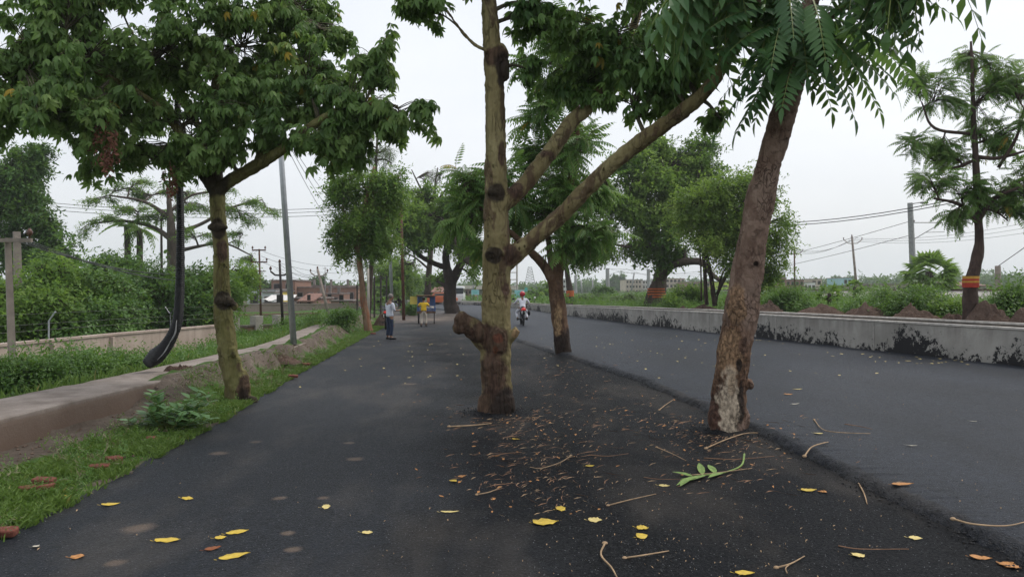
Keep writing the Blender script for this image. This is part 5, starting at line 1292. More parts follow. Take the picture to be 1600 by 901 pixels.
# thicket behind the left wall: several separate crowns
bgtree('mid green bushy tree behind the wall at the far left', 40, 24, [(42, 500, 1), (45, 460, .7)], [(20, 470, 60, 45, 24), (70, 440, 55, 36, 24), (40, 505, 70, 34, 23), (95, 490, 50, 40, 23), (-20, 500, 40, 50, 23)], 'sprig', 'leaf_mid', 330, 9, 1.5, 83, tr=.12)
bgtree('light green bushy tree behind the wall, second from far left', 130, 25, [(130, 500, 1), (130, 470, .7)], [(110, 440, 50, 28, 25), (150, 450, 50, 30, 25), (130, 490, 60, 36, 24), (180, 500, 45, 30, 24), (90, 420, 30, 16, 25.5), (170, 525, 50, 18, 23)], 'sprig', 'leaf_weed', 330, 9, 1.5, 84, tr=.12)
bgtree('dark climber covered tree with an arm reaching left behind the wall', 190, 31, [(185, 480, 1), (183, 440, .9), (180, 415, .7)], [(160, 410, 28, 12, 31), (188, 425, 24, 24, 31), (205, 415, 16, 12, 31), (190, 460, 32, 30, 30), (140, 420, 16, 7, 31), (215, 490, 34, 34, 29), (150, 465, 22, 22, 30)], 'sprig', 'leaf_dark', 260, 9, 1.6, 85, tr=.16)
bgtree('dark round leafy tree behind the lower end of the hanging pipe', 262, 29, [(262, 500, 1), (260, 460, .7)], [(240, 440, 34, 22, 29), (275, 445, 40, 26, 29), (255, 480, 50, 36, 28), (300, 480, 36, 40, 28), (215, 470, 26, 30, 29), (290, 510, 34, 20, 27), (320, 450, 22, 26, 29)], 'sprig', 'leaf_dark', 380, 9, 1.6, 86, tr=.16)
bgtree('mid green leafy tree between the hanging pipe and the left trunk', 335, 30, [(335, 490, 1), (335, 450, .6)], [(330, 440, 24, 24, 30), (350, 470, 26, 24, 29), (330, 490, 30, 20, 28), (375, 430, 20, 20, 32), (365, 455, 18, 16, 31)], 'sprig', 'leaf_mid', 180, 9, 1.5, 87, tr=.12)
bgtree('low dense green tree right behind the grass fence behind the orange bark', 628, 75, [(618, 440, 1)], [(598, 435, 26, 30, 72), (620, 430, 28, 36, 74), (640, 440, 20, 26, 78), (600, 460, 26, 20, 70), (590, 470, 20, 18, 68)], 'sprig_big', 'leaf_mid', 220, 8, 1.3, 88, tr=.3, z0=0)
bgtree('distant green tree behind the row of grey poles', 672, 130, [(672, 440, 1)], [(670, 440, 20, 16, 130), (688, 446, 18, 14, 130), (660, 455, 16, 12, 128), (655, 437, 10, 12, 132), (680, 458, 20, 10, 127)], 'tuft', 'leaf_mid', 110, 7, 1.3, 89, tr=.5, z0=0)
bgtree('distant tree on the roofs left of the tall brick house', 400, 125, [(402, 450, 1)], [(392, 447, 18, 9, 125), (412, 442, 16, 9, 126), (425, 446, 14, 9, 125)], 'tuft', 'leaf_dark', 70, 7, 1.0, 90, tr=.4)
bgtree('distant bluish tree behind the leaning concrete pole', 492, 150, [(492, 450, 1)], [(485, 443, 12, 9, 150), (497, 437, 12, 8, 150), (508, 444, 12, 9, 150)], 'tuft', 'leaf_dark', 70, 7, 1.0, 91, tr=.4)
bgtree('round distant tree behind the motorcycle rider', 850, 110, [(850, 462, 1)], [(848, 458, 14, 11, 110), (862, 452, 14, 12, 112), (838, 463, 10, 8, 108)], 'tuft', 'leaf_mid', 70, 7, .9, 92, tr=.4, z0=.3)
bgtree('round dark bush tree at the foot of the distant railway mast', 940, 105, [(940, 462, 1)], [(938, 457, 11, 12, 105), (948, 460, 10, 9, 105), (930, 463, 8, 7, 104)], 'tuft', 'leaf_dark', 60, 7, .8, 93, tr=.3, z0=.6)
bgtree('tall faint tree in the woods right of the distant mast', 968, 330, [(968, 440, 1)], [(966, 432, 11, 11, 330), (975, 442, 12, 8, 330), (958, 444, 10, 7, 330)], 'tuft', 'leaf_dark', 60, 7, 2.6, 94, tr=.8, z0=.5)
# palm like trees on the right
def fanpalm(label, px, D, pyc, r_m, n_, seed, z0):
    b_ = P(px, HZ, D); b_.z = z0; t_ = P(px, pyc, D); r_ = empty('palm_tree', b_, 0, label, 'palm')
    mb = MB(); mb.tube([b_, t_], [.16 * r_m, .13 * r_m], 9, rough=.2); mb.build('trunk', M['bark_dark'], r_, origin=b_, smooth=True)
    rg = random.Random(seed); T = Tmpl()
    for i in range(n_):
        a = rg.uniform(0, 6.28); el = rg.uniform(-.55, 1.3); d = Vector((math.cos(a) * math.cos(el), math.sin(a) * math.cos(el), math.sin(el)))
        c = t_ + d * r_m * .55 - Vector((0, 0, .1 * r_m)); s_ = d.cross(Vector((0, 0, 1))).normalized(); u_ = s_.cross(d)
        T.add([np.array(t_[:]), np.array((t_ + s_ * .03)[:]), np.array(c[:])], [(0, 1, 2)], 0, rg.uniform(.2, .7)); tn = rg.uniform(.2, .8)
        for k_ in range(11):
            w_ = (k_ - 5) / 5 * 1.35; e = c + (d * math.cos(w_) + s_ * math.sin(w_)) * r_m * .5 - Vector((0, 0, r_m * (.12 + .12 * abs(w_))))
            m_ = c.lerp(e, .5) + u_ * .04 * r_m; wv = (s_ * math.cos(w_) - d * math.sin(w_)) * r_m * .05
            T.add([np.array(q[:]) for q in (c, m_ + wv, e, m_ - wv)], [(0, 1, 2, 3)], 0, tn)
    T.done(); me = np_mesh('crown', T.V - np.array(b_[:]), T.loops, T.sizes, False, None, T.t); link_mesh('crown', me, [M['leaf_mid']], r_)
fanpalm('large fan palm beside the railway, right of the lamp mast', 1452, 56, 424, 2.2, 60, 3, 1.3)
fanpalm('small young fan palm before the gravel bank at right', 1296, 33, 458, .62, 22, 4, .9)
fanpalm('short dark fan palm plant at the foot of the leaning pole', 1335, 56, 448, .8, 22, 5, 1.2)

# far woods along the horizon
def woods(name, label, pts, n_, seed, hmax, ls, mat='leaf_dark'):
    rg = np.random.default_rng(seed); pos, dr = [], []
    segs = list(zip(pts, pts[1:])); wts = [abs(b_[0] - a[0]) for a, b_ in segs]; tot = sum(wts)
    for (a, b_), w_ in zip(segs, wts):
        for i in range(int(n_ * w_ / tot)):
            t = rg.random(); px = a[0] + (b_[0] - a[0]) * t; D = a[2] + (b_[2] - a[2]) * t + rg.uniform(-15, 15); top = a[1] + (b_[1] - a[1]) * t
            wob = 1 + .45 * mnoise.noise(Vector((px * .09, seed, 0))) + .3 * mnoise.noise(Vector((px * .3, seed, 3)))
            h = (CH - (top - HZ) / F * D) * wob
            q = P(px, HZ, D); pos.append((q.x, q.y, .2 + h * rg.random() ** .7)); dr.append(rg.normal(0, 1, 3) + (0, 0, -.2))
    o = scatter(name, TP['tuft'], pos, dr, rg.uniform(.7, 1.4, len(pos)) * ls, rg.uniform(.1, .9, len(pos)), [M[mat]], None, (0, 0, 0), seed=seed)
    tag(o, label, 'woods', None, 'stuff')
woods('distant_woods', 'far blue green tree line on the horizon right of the leaning trunk', [(1180, 443, 330), (1290, 438, 340), (1340, 437, 350), (1420, 433, 330), (1480, 431, 320), (1560, 432, 310), (1660, 428, 300), (1760, 430, 300)], 5200, 1, 10, 2.2)
woods('distant_woods', 'hazy tree line on the horizon behind the railway masts', [(830, 448, 360), (900, 444, 360), (960, 441, 360), (1020, 444, 350), (1110, 440, 340), (1180, 442, 340)], 4200, 2, 10, 2.2)
woods('distant_woods', 'low far trees behind the end of the road', [(560, 446, 260), (640, 446, 260), (700, 447, 300), (745, 441, 300), (800, 447, 320), (835, 447, 340)], 2600, 3, 9, 1.8)
woods('distant_woods', 'far trees behind the left brick houses', [(-40, 440, 200), (200, 440, 210), (330, 446, 230), (420, 446, 240), (560, 447, 250)], 3200, 4, 9, 1.7)

# ================================================================== LOW GROWTH
def blades(name, label, pts, hmin, hmax, wd, mat, seed, cat='grass', lean=.5, kind='stuff'):
    rg = np.random.default_rng(seed); pts = np.asarray(pts, float); N = len(pts)
    a = rg.uniform(0, 2 * PI, N); h = rg.uniform(hmin, hmax, N); s = np.stack([np.cos(a), np.sin(a), np.zeros(N)], 1) * (wd * rg.uniform(.6, 1.3, N))[:, None]
    ln = rg.normal(0, lean, (N, 3)) * h[:, None]; ln[:, 2] = 0
    top = pts + ln + np.stack([0 * h, 0 * h, h], 1); mid = pts + ln * .35 + np.stack([0 * h, 0 * h, h * .6], 1)
    V = np.stack([pts - s, pts + s, mid + s * .8, top, mid - s * .8], 1).reshape(-1, 3)
    L_ = (np.arange(N)[:, None] * 5 + np.array([0, 1, 2, 3, 4])[None]).ravel()
    tone = np.repeat(np.clip(rg.normal(.5, .22, N), 0, .93) + (rg.random(N) > .985) * .6, 5)
    me = np_mesh(name, V, L_, np.full(N, 5), False, None, tone)
    o = link_mesh(name, me, [M[mat]]); tag(o, label, cat, None, kind); return o
rg = np.random.default_rng(7); pts_ = []
while len(pts_) < 80000:
    y = 3.2 + 42 * rg.random() ** 2.3; le = rl(y); px = lerp_poly(PATH_R, y); wdt = le - px
    d = rg.random() * wdt
    x = le - d + .10
    dens = 1.0 - sstep((.40 if y < 10 else .26) * wdt, (.66 if y < 10 else .55) * wdt, d + .35 * fbm(x, y, 1.3, 8))
    if y > 10: dens = max(dens, .10 * (fbm(x, y, 1.7, 2) > .1))
    if d < .12: dens *= .5 + .5 * (fbm(x, y, 3, 5) > 0)
    dens *= .05 + .95 * sstep(-.35, .12, fbm(x, y, 2.0, 11))
    if rg.random() < dens: pts_.append((x, y, max(ground_h(x, y), .004) - .005))
blades('verge_grass', 'strip of short bright green grass between road edge and footpath', pts_, .03, .085, .007, 'grass', 3, lean=.7)
pts_ = []
while len(pts_) < 26000:
    y = 8 + 32 * rg.random() ** 1.5; x = lerp_poly(PATH_R, y) - 1.15 - rg.random() * (3.6 + .1 * y)
    wx = lerp_poly(LWALL, y)
    if y < 26 and x < wx + .2: continue
    pts_.append((x, y, ground_h(x, y) - .01))
blades('field_grass', 'loose green grass on the low ground left of the footpath', pts_, .08, .25, .012, 'grass', 4, lean=.4)

def cover(name, label, fn, n_, seed, leaf, mat, ls, hmin, hmax):
    rg = np.random.default_rng(seed); pos, dr, tn = [], [], []
    while len(pos) < n_:
        r = fn(rg)
        if r is None: continue
        x, y = r; h = (hmin + (hmax - hmin) * max(0, .5 + .8 * fbm(x, y, .55, seed))) 
        pos.append((x, y, ground_h(x, y) + h * rg.random() ** .6)); v = rg.normal(0, .7, 3); v[2] = v[2] * .5 + .55; dr.append(v)
        tn.append(np.clip(.5 + .55 * fbm(x, y, .8, seed + 3) + rg.normal(0, .12), 0, .93))
    o = scatter(name, TP[leaf], pos, dr, rg.uniform(.7, 1.25, n_) * ls, tn, [M[mat]], None, (0, 0, 0), seed=seed)
    tag(o, label, 'weeds', None, 'stuff')
def f_right(rg):
    y = 8 + 60 * rg.random() ** 1.3; wx = lerp_poly(WALL, y); tr_x = trk(y) - 3.6
    x = wx + 3.4 + (min(tr_x, wx + 30) - wx - 3.4) * rg.random() ** 1.3
    if x > tr_x or fbm(x, y, .35, 9) < -.42 or x > y * .78 + 2: return None
    if x < wx + 4.2 and rg.random() > .35: return None
    return x, y
cover('roadside_weeds', 'mass of fresh green weeds between the drain wall and the railway', f_right, 17000, 21, 'sprig_fine', 'leaf_weed', 1.7, .03, .30)
def f_right_far(rg):
    y = 60 + 120 * rg.random() ** 1.4; wx = lerp_poly(WALL, y); x = wx + 2.2 + (trk(y) - 4 - wx) * rg.random()
    return x, y
cover('roadside_weeds', 'olive and green scrub far along the outer side of the drain wall', f_right_far, 9000, 22, 'sprig_big', 'leaf_weed', 1.0, .0, .45)
def f_beyond(rg):
    y = 45 + 200 * rg.random() ** 1.5; x = trk(y) + 4 + 60 * rg.random(); return (x, y) if x < y * .8 else None
cover('field_scrub', 'low scrub on the flat land beyond the railway', f_beyond, 6000, 23, 'sprig_big', 'leaf_mid', 1.2, .0, .15)
def f_left(rg):
    y = 9 + 20 * rg.random() ** 1.2; pr_ = lerp_poly(PATH_R, y) - 1.35; wx = lerp_poly(LWALL, y) + .15
    return pr_ - (pr_ - wx) * (.25 + .75 * rg.random()) if False else ((pr_ - (pr_ - wx) * (.15 + .85 * rg.random())), y)
cover('path_weeds', 'fine green weeds on the low ground between footpath and pinkish wall', f_left, 4200, 24, 'sprig_fine', 'leaf_weed', 1.5, .1, .42)
def f_verge(rg):
    y = 4 + 30 * rg.random() ** 1.7; le = rl(y); px = lerp_poly(PATH_R, y); u = rg.random(); x = le - (le - px) * (.02 + .8 * u)
    return (x, y) if fbm(x, y, 1.4, 31) > .12 else None
cover('verge_weeds', 'low broad leaved weeds mixed into the grass of the left verge', f_verge, 1500, 26, 'sprig_fine', 'leaf_weed', .55, .0, .07)
cover('dry_weeds', 'straw coloured dead stems tangled in the left verge', f_verge, 500, 27, 'narrow', 'dead_straw', .45, .0, .05)
def f_left2(rg):
    y = 27 + 26 * rg.random() ** 1.3; x = lerp_poly(PATH_R, min(y, 48)) - (y > 48) * (y - 48) * .35 - 1.6 - rg.random() * (2 + .10 * y)
    return x, y
cover('path_weeds', 'weeds on the low ground before the left brick walls', f_left2, 4200, 25, 'sprig', 'leaf_weed', 1.0, .02, .34)

SHR = [('leafy shrub at the far left edge beside the concrete post', 12, 12.5, [(10, 585, 40, 28, 12.5), (-30, 590, 40, 30, 12.5), (40, 590, 30, 20, 12.8)], 130),
       ('bushy weed clump right of the concrete post on the far left', 75, 13.5, [(60, 580, 40, 18, 13.5), (95, 574, 36, 18, 13.6), (85, 590, 50, 16, 13)], 150),
       ('feathery weed clump in the middle of the left weeds before the wall', 130, 14.2, [(120, 576, 34, 16, 14.2), (150, 578, 30, 14, 14.2), (140, 588, 40, 10, 13.8)], 130),
       ('weed clump just left of the lower end of the hanging pipe', 190, 15, [(180, 570, 30, 18, 15), (205, 565, 22, 14, 15.2), (170, 585, 30, 8, 14.6)], 100)]
for i, (lab, px, D, lob, n_) in enumerate(SHR): shrub(lab, px, D, lob, 'sprig_fine', 'leaf_weed', n_, 9, 1.5, 100 + i, -.3, .015, twigr=.008)
shrub('dark green shrub on the footpath edge left of the orange barked tree', 537, 29, [(535, 500, 16, 11, 29), (545, 495, 12, 9, 29), (525, 503, 10, 8, 29)], 'sprig', 'leaf_weed', 70, 8, 1.0, 110, .2, .03)
shrub('green shrub growing over the path in front of the leaning pole', 492, 34, [(485, 508, 20, 12, 34), (500, 500, 16, 10, 34), (470, 512, 14, 8, 33), (455, 510, 14, 8, 33)], 'sprig_fine', 'leaf_weed', 110, 8, 1.9, 111, -.2, .03)
shrub('low green bush beside the rust brown pole', 642, 52, [(640, 480, 12, 7, 52), (650, 482, 10, 6, 52)], 'sprig', 'leaf_weed', 50, 8, 1.4, 112, .0, .03)
RS = [('fluffy bright weed bush left of the small young fan palm', 1250, 27, [(1240, 468, 30, 14, 27), (1215, 475, 22, 12, 27), (1265, 480, 24, 12, 26)], 130),
      ('tall fluffy weed bush in front of the leaning pole at right', 1392, 26, [(1385, 468, 24, 18, 26), (1375, 485, 30, 16, 25), (1400, 478, 22, 16, 25)], 150),
      ('tallest pale weed bush in front of the lamp mast', 1440, 25, [(1440, 462, 22, 20, 25), (1425, 480, 30, 18, 24.5), (1455, 475, 22, 18, 25), (1445, 492, 34, 12, 24)], 170),
      ('dense dark leaved bush just left of the red banded tree', 1485, 22, [(1480, 487, 26, 11, 22), (1500, 490, 18, 10, 22)], 90),
      ('bright green bush right of the red banded tree', 1570, 21, [(1560, 472, 26, 16, 21), (1590, 468, 28, 18, 21), (1560, 488, 30, 10, 20.5), (1620, 475, 30, 24, 21)], 160),
      ('low green bush between the young fan palm and the leaning pole', 1340, 27, [(1330, 488, 26, 10, 27), (1350, 482, 22, 10, 27)], 80)]
for i, (lab, px, D, lob, n_) in enumerate(RS):
    nd = D
    for _ in range(60): nd = (lerp_poly(WALL, nd) + 4.6) / ((px - 800) / F) * .5 + nd * .5
    lob = [(a[0], a[1], a[2], a[3], a[4] + nd - D) for a in lob]; D = nd
    shrub(lab, px, D, lob, 'sprig_fine', 'leaf_weed' if i != 3 else 'leaf_mid', n_, 9, 2.0, 120 + i, .75, .02, twigr=.010)
shrub('round dark green bush just right of the orange banded trunk', 1072, 43, [(1068, 462, 22, 16, 43), (1085, 456, 18, 14, 43), (1065, 474, 18, 8, 42), (1050, 470, 12, 10, 43), (1090, 470, 16, 10, 43)], 'sprig', 'leaf_mid', 210, 9, 1.3, 130, .85, .04, twigr=.02)
shrub('olive thorny scrub left of the orange banded trunk', 985, 58, [(975, 468, 22, 8, 58), (995, 470, 20, 7, 58)], 'sprig', 'leaf_grey', 90, 8, 1.6, 131, .8, .04, twigr=.02)
shrub('straw tinted scrub right of the small banded tree', 925, 66, [(920, 470, 16, 6, 66), (938, 468, 16, 7, 66)], 'sprig', 'leaf_grey', 80, 8, 1.7, 132, .8, .04, twigr=.02)

# broad leaved plant at the left verge
b0 = G(262, 672); b0.z = .0
cr = empty('shrub', b0, 0, 'pale broad leaved milkweed shrub on the grass verge beside the road', 'shrub')
rg_ = random.Random(9); T = Tmpl(); mb = MB()
for i in range(26):
    a = rg_.uniform(0, 6.28); r = rg_.uniform(.1, .60); h = rg_.uniform(.14, .58) * (1 - .35 * r)
    top = b0 + Vector((math.cos(a) * r * 1.05, math.sin(a) * r * .8, h)); mid = b0.lerp(top, .5) + Vector((0, 0, -.04))
    sp, sr = catmull([b0 + Vector((rg_.uniform(-.06, .06), rg_.uniform(-.06, .06), -.02)), mid, top], [.011, .008, .004], 4); mb.tube(sp, sr, 5)
    for k_ in range(4, len(sp)):
        ax = (sp[k_] - sp[k_ - 1]).normalized()
        for s in (0, 1):
            ph = k_ * 1.57 + s * PI + rg_.uniform(-.3, .3); d = ax * .5 + Vector((math.cos(ph), math.sin(ph), .15))
            V, Fc = leaflet(rg_.uniform(.11, .18), rg_.uniform(.08, .12), sp[k_], d, (0, 0, 1), droop=.15, fold=.12, nseg=4); T.add(V, Fc, 0, rg_.uniform(.2, .9))
mb.build('stems', M['rachis'], cr, origin=b0)
T.done(); me = np_mesh('leaves', T.V - np.array(b0[:]), T.loops, T.sizes, False, None, T.t); link_mesh('leaves', me, [M['leaf_calotropis']], cr)

# ================================================================== EARTH AND BRICKS
k = NT('heaped earth', .95, .1); n1 = k.noise(3, 6, .7); n2 = k.noise(18, 5, .75)
c = k.ramp(n1, [(.3, (.06, .038, .030)), (.7, (.13, .09, .07))]); c = k.mix(k.ramp(n2, [(.5, 0), (.75, .6)]), c, (.24, .18, .15)); k.color(c); k.bump(k.math('ADD', n1, n2), .9, .05); M['earth'] = k.m
def mound(label, px, D, w_px, top_py, seed, name='earth_mound', cat='earth mound', group='heaps of earth behind the drain wall', deep=.6, z0=None, mat='earth'):
    c = P(px, HZ, D); c.z = ground_h(c.x, c.y) - .08 if z0 is None else z0
    R_ = w_px / 2 / F * D; H = (CH - (top_py - HZ) / F * D) - c.z
    v, f = [(0, 0, H)], []; nr, na = 12, 32
    for r in range(1, nr + 1):
        t = r / nr
        for a in range(na):
            an = 2 * PI * a / na; rr_ = R_ * t * (1 + .2 * fbm(math.cos(an), math.sin(an), 1.2, seed)); z = H * (1 - t ** 1.5) * (1 + .3 * fbm(math.cos(an) * t, math.sin(an) * t, 3, seed)) + .10 * fbm(math.cos(an) * t, math.sin(an) * t, 7, seed) * (t < .97)
            v.append((rr_ * math.cos(an), rr_ * deep * math.sin(an), max(z, 0 if r < nr else -.1)))
    f += [(0, 1 + a, 1 + (a + 1) % na) for a in range(na)]
    f += [(1 + (r - 1) * na + a, 1 + r * na + a, 1 + r * na + (a + 1) % na, 1 + (r - 1) * na + (a + 1) % na) for r in range(1, nr) for a in range(na)]
    me = bpy.data.meshes.new(name); me.from_pydata(v, [], f); me.polygons.foreach_set('use_smooth', [True] * len(f)); me.update()
    o = link_mesh(name, me, [M[mat]], None, c); tag(o, label, cat, group)
for i, (px, D, w_, ty, lab) in enumerate([(1200, 26.5, 60, 473, 'earth heap showing just right of the leaning trunk behind the wall'), (1282, 25, 95, 476, 'wide brown earth heap behind the wall below the young fan palm'), (1352, 23.5, 85, 478, 'brown earth heap behind the wall below the leaning pole'), (1428, 22.3, 90, 482, 'flat brown earth heap behind the wall below the lamp mast'),
        (1545, 20.6, 80, 479, 'pointed earth heap directly right of the red banded tree'), (1605, 19.6, 75, 482, 'earth heap cut by the right edge of the photo'), (1100, 30, 60, 477, 'small earth heap below the thin upright stems'), (1490, 22, 60, 489, 'low earth heap just left of the red banded tree'), (1010, 42, 70, 481, 'low long earth heap at the foot of the orange banded tree'), (930, 52, 80, 478, 'low earth heap behind the wall near the forked tree'), (1070, 35, 50, 482, 'tiny earth heap beneath the round dark bush')]):
    for _ in range(60): D = (lerp_poly(WALL, D) + 2.6) / ((px - 800) / F) * .5 + D * .5
    mound(lab, px, D, w_ * 1.25, ty, i * 3.1)
mound('low grey brown soil heap on the path edge just left of the left trunk', 285, 13.2, 110, 573, 5, group=None, z0=.2)
mound('brown soil heap on the verge between galvanised pole and left trunk', 430, 17, 90, 553, 8, group=None, z0=.12)
mound('earth heap with broken bricks at the verge behind the man', 600, 36, 36, 490, 14, group=None, z0=-.02)
def brick_at(label, px, py, z, rz, tilt=0., seed=0, broken=1.0, group=None, name='brick'):
    q = G(px, py, z); rg = random.Random(seed); mb = MB()
    L_, W_, H_ = .22 * broken, .105, .07; nx = 5; v = []
    mb.box((0, 0, 0), (L_, W_, H_)); o = mb.build(name, M['brick'])
    o.scale = (.85, .9, .8); b_ = o.modifiers.new('Bevel', 'BEVEL'); b_.width = .014; b_.segments = 2
    sb = o.modifiers.new('Sub', 'SUBSURF'); sb.subdivision_type = 'SIMPLE'; sb.levels = sb.render_levels = 2
    tx = bpy.data.textures.get('chips') or bpy.data.textures.new('chips', 'CLOUDS'); tx.noise_scale = .05
    d = o.modifiers.new('Displace', 'DISPLACE'); d.texture = tx; d.strength = .018; d.texture_coords = 'GLOBAL'
    o.location = (q.x, q.y, z + .035); o.rotation_euler = (tilt, tilt * .6, rz); tag(o, label, 'brick', group)
brick_at('whole red brick lying at the back of the little pile on the grass', 69, 757, .05, .1, .1, 1)
brick_at('red brick at the front right of the little pile on the grass', 66, 768, .02, .35, -.1, 2)
brick_at('broken red brick at the front left of the little pile on the grass', 44, 770, .02, 1.0, .1, 3, .7)
brick_at('half sunk red brick at the road edge beyond the little brick pile', 155, 735, .02, .3, .05, 4)
brick_at('broken brick with roots at the road edge right of the half sunk one', 178, 722, .02, .9, .1, 5, .8)
brick_at('brick lump lying under the broad leaved shrub', 236, 690, .02, .5, .1, 6, .6)
brick_at('reddish brick fragment at the lower left corner of the road edge', 8, 838, .01, .2, .1, 7, .8)
brick_at('brick piece on the verge to the right of the left trunk', 458, 590, .03, .3, .1, 8)
brick_at('second brick piece on the verge farther right of the left trunk', 478, 571, .03, .8, .1, 9)
brick_at('brick rubble lump at the verge just left of the man', 583, 522, .03, .8, .1, 10, 1.2)

# ---- wire enclosure with dark posts behind the man
fe = empty('wire_fence', (-9.0, 44, 0), 0, 'fence of dark posts and thin wires standing behind the man', 'fence')
fps = [(558, 445, 46), (585, 432, 44), (595, 430, 47), (604, 430, 52), (570, 440, 54)]; tops = []
for (px, ty, D) in fps:
    b_ = P(px, HZ, D); b_.z = -.05; t_ = P(px, ty, D); mb = MB(); mb.tube([b_, t_], .055, 6); mb.build('post', M['rust2'], fe, origin=(-9.0, 44, 0)); tops.append((b_, t_))
for fr in (.25, .5, .75, .95):
    mb = MB(); mb.tube([b_.lerp(t_, fr) for b_, t_ in (tops[0], tops[1], tops[2], tops[3], tops[4])], .012, 3, cap=False); mb.build('wire', M['wire'], fe, origin=(-9.0, 44, 0))

# ---- black corrugated pipe hanging by the left tree
k = NT('black corrugated pipe', .55, .35)
wv = k.n('ShaderNodeTexWave'); wv.bands_direction = 'Z'; wv.inputs['Scale'].default_value = 9; k.L(k.obj, wv.inputs[0])
f_ = k.ramp(k.noise(3, 4), [(.6, 0), (.75, .5)]); k.color(k.mix(f_, (.014, .015, .018), (.10, .10, .10))); k.bump(wv.outputs['Fac'], .6, .02); M['pipe'] = k.m
mb = MB(); D = 13.0
pp = [P(277, 150, 13), P(279, 230, D), P(281, 300, D), P(282, 380, D), P(281, 450, D), P(278, 497, D), P(270, 522, D), P(258, 542, D), P(244, 556, D), P(230, 568, D)]
sp, sr = catmull(pp, [.052, .055, .06, .068, .078, .085, .095, .115, .15, .10], 10)
sr = [r * (1 + .05 * math.sin(i * 3.1)) for i, r in enumerate(sr)]
mb.tube(sp, sr, 12); cg = G(230, 572)
o = mb.build('hanging_pipe', M['pipe'], None, origin=P(281, 450, D), smooth=True); tag(o, 'long black corrugated pipe hanging from the leaves and curling on the ground', 'pipe')
mb = MB(); q = [P(276, 500, 12.85), P(273, 520, 12.82), P(266, 535, 12.78), P(256, 550, 12.74), P(247, 562, 12.72)]
mb.tube([a_ + Vector((.012 * math.sin(i_ * 9), 0, 0)) for i_, a_ in enumerate(q)], [.004, .014, .007, .012, .004], 5, sub=4, rough=.9); mb.build('torn_edge', M['mast'], o, origin=P(281, 450, D), smooth=True)

# ================================================================== LITTER
M['lf_yel'] = simple('yellow fallen leaf', (.56, .40, .06), .6, var=.2, scale=30)
M['lf_pale'] = simple('pale yellow fallen leaf', (.62, .50, .20), .6, var=.2, scale=30)
M['lf_tan'] = simple('tan fallen leaf', (.42, .20, .07), .7, var=.35, scale=30)
M['lf_red'] = simple('red brown fallen leaf', (.22, .075, .03), .7, var=.35, scale=30)
M['lf_wht'] = simple('whitish dry leaf', (.50, .46, .38), .7, var=.2, scale=30)
M['lf_grn'] = simple('pale green fallen frond', (.20, .30, .08), .6, var=.3, scale=20)
M['stick'] = simple('dry leaf stalk', (.36, .25, .15), .8, var=.35, scale=12)
M['stickd'] = simple('dark dry stalk', (.22, .125, .075), .8, var=.35, scale=12)
COLN = {'lf_yel': 'bright yellow', 'lf_pale': 'pale yellow', 'lf_tan': 'tan', 'lf_red': 'red brown', 'lf_wht': 'whitish'}
def on_right(px, py):
    q = G(px, py, U); return q.x > lerp_poly(STEP, q.y) + .1
def leaf_thing(px, py, L_, W_, rz, mat, label, curl=.25, seed=0):
    z = (U if on_right(px, py) else 0) + .008; q = G(px, py, z); rg = random.Random(seed * 7 + int(px)); v, f = [], []; n = 8
    for i in range(n + 1):
        t = i / n; x = (t - .5) * L_; wd = W_ * .72 * math.sin(PI * min(1, .06 + .94 * t) ** .85) * (1 + rg.uniform(-.22, .22))
        zc = .7 * curl * L_ * (abs(t - .5) * 1.2) ** 2 * rg.uniform(.8, 1.2)
        bend = .12 * L_ * math.sin(PI * t)
        v += [(x, wd + bend, zc + curl * W_ * rg.uniform(.1, .5)), (x, bend, zc), (x, -wd + bend, zc + curl * W_ * rg.uniform(.0, .3))]
    f = [(3 * i + a, 3 * i + 3 + a, 3 * i + 4 + a, 3 * i + 1 + a) for i in range(n) for a in (0, 1)]
    v += [(-.5 * L_, bend, .002), (-.5 * L_ - .03, bend + .006, .012), (-.5 * L_ - .03, bend - .002, .012)]; f.append((len(v) - 3, len(v) - 2, len(v) - 1))
    me = bpy.data.meshes.new('fallen_leaf'); me.from_pydata(v, [], f); me.polygons.foreach_set('use_smooth', [True] * len(f)); me.update()
    o = link_mesh('fallen_leaf', me, [M[mat]], None, q); o.rotation_euler = (rg.uniform(-.08, .08), rg.uniform(-.08, .08), rz)
    sm = o.modifiers.new('Solid', 'SOLIDIFY'); sm.thickness = .0012
    tag(o, label, 'leaf', 'leaves fallen on the asphalt'); return o
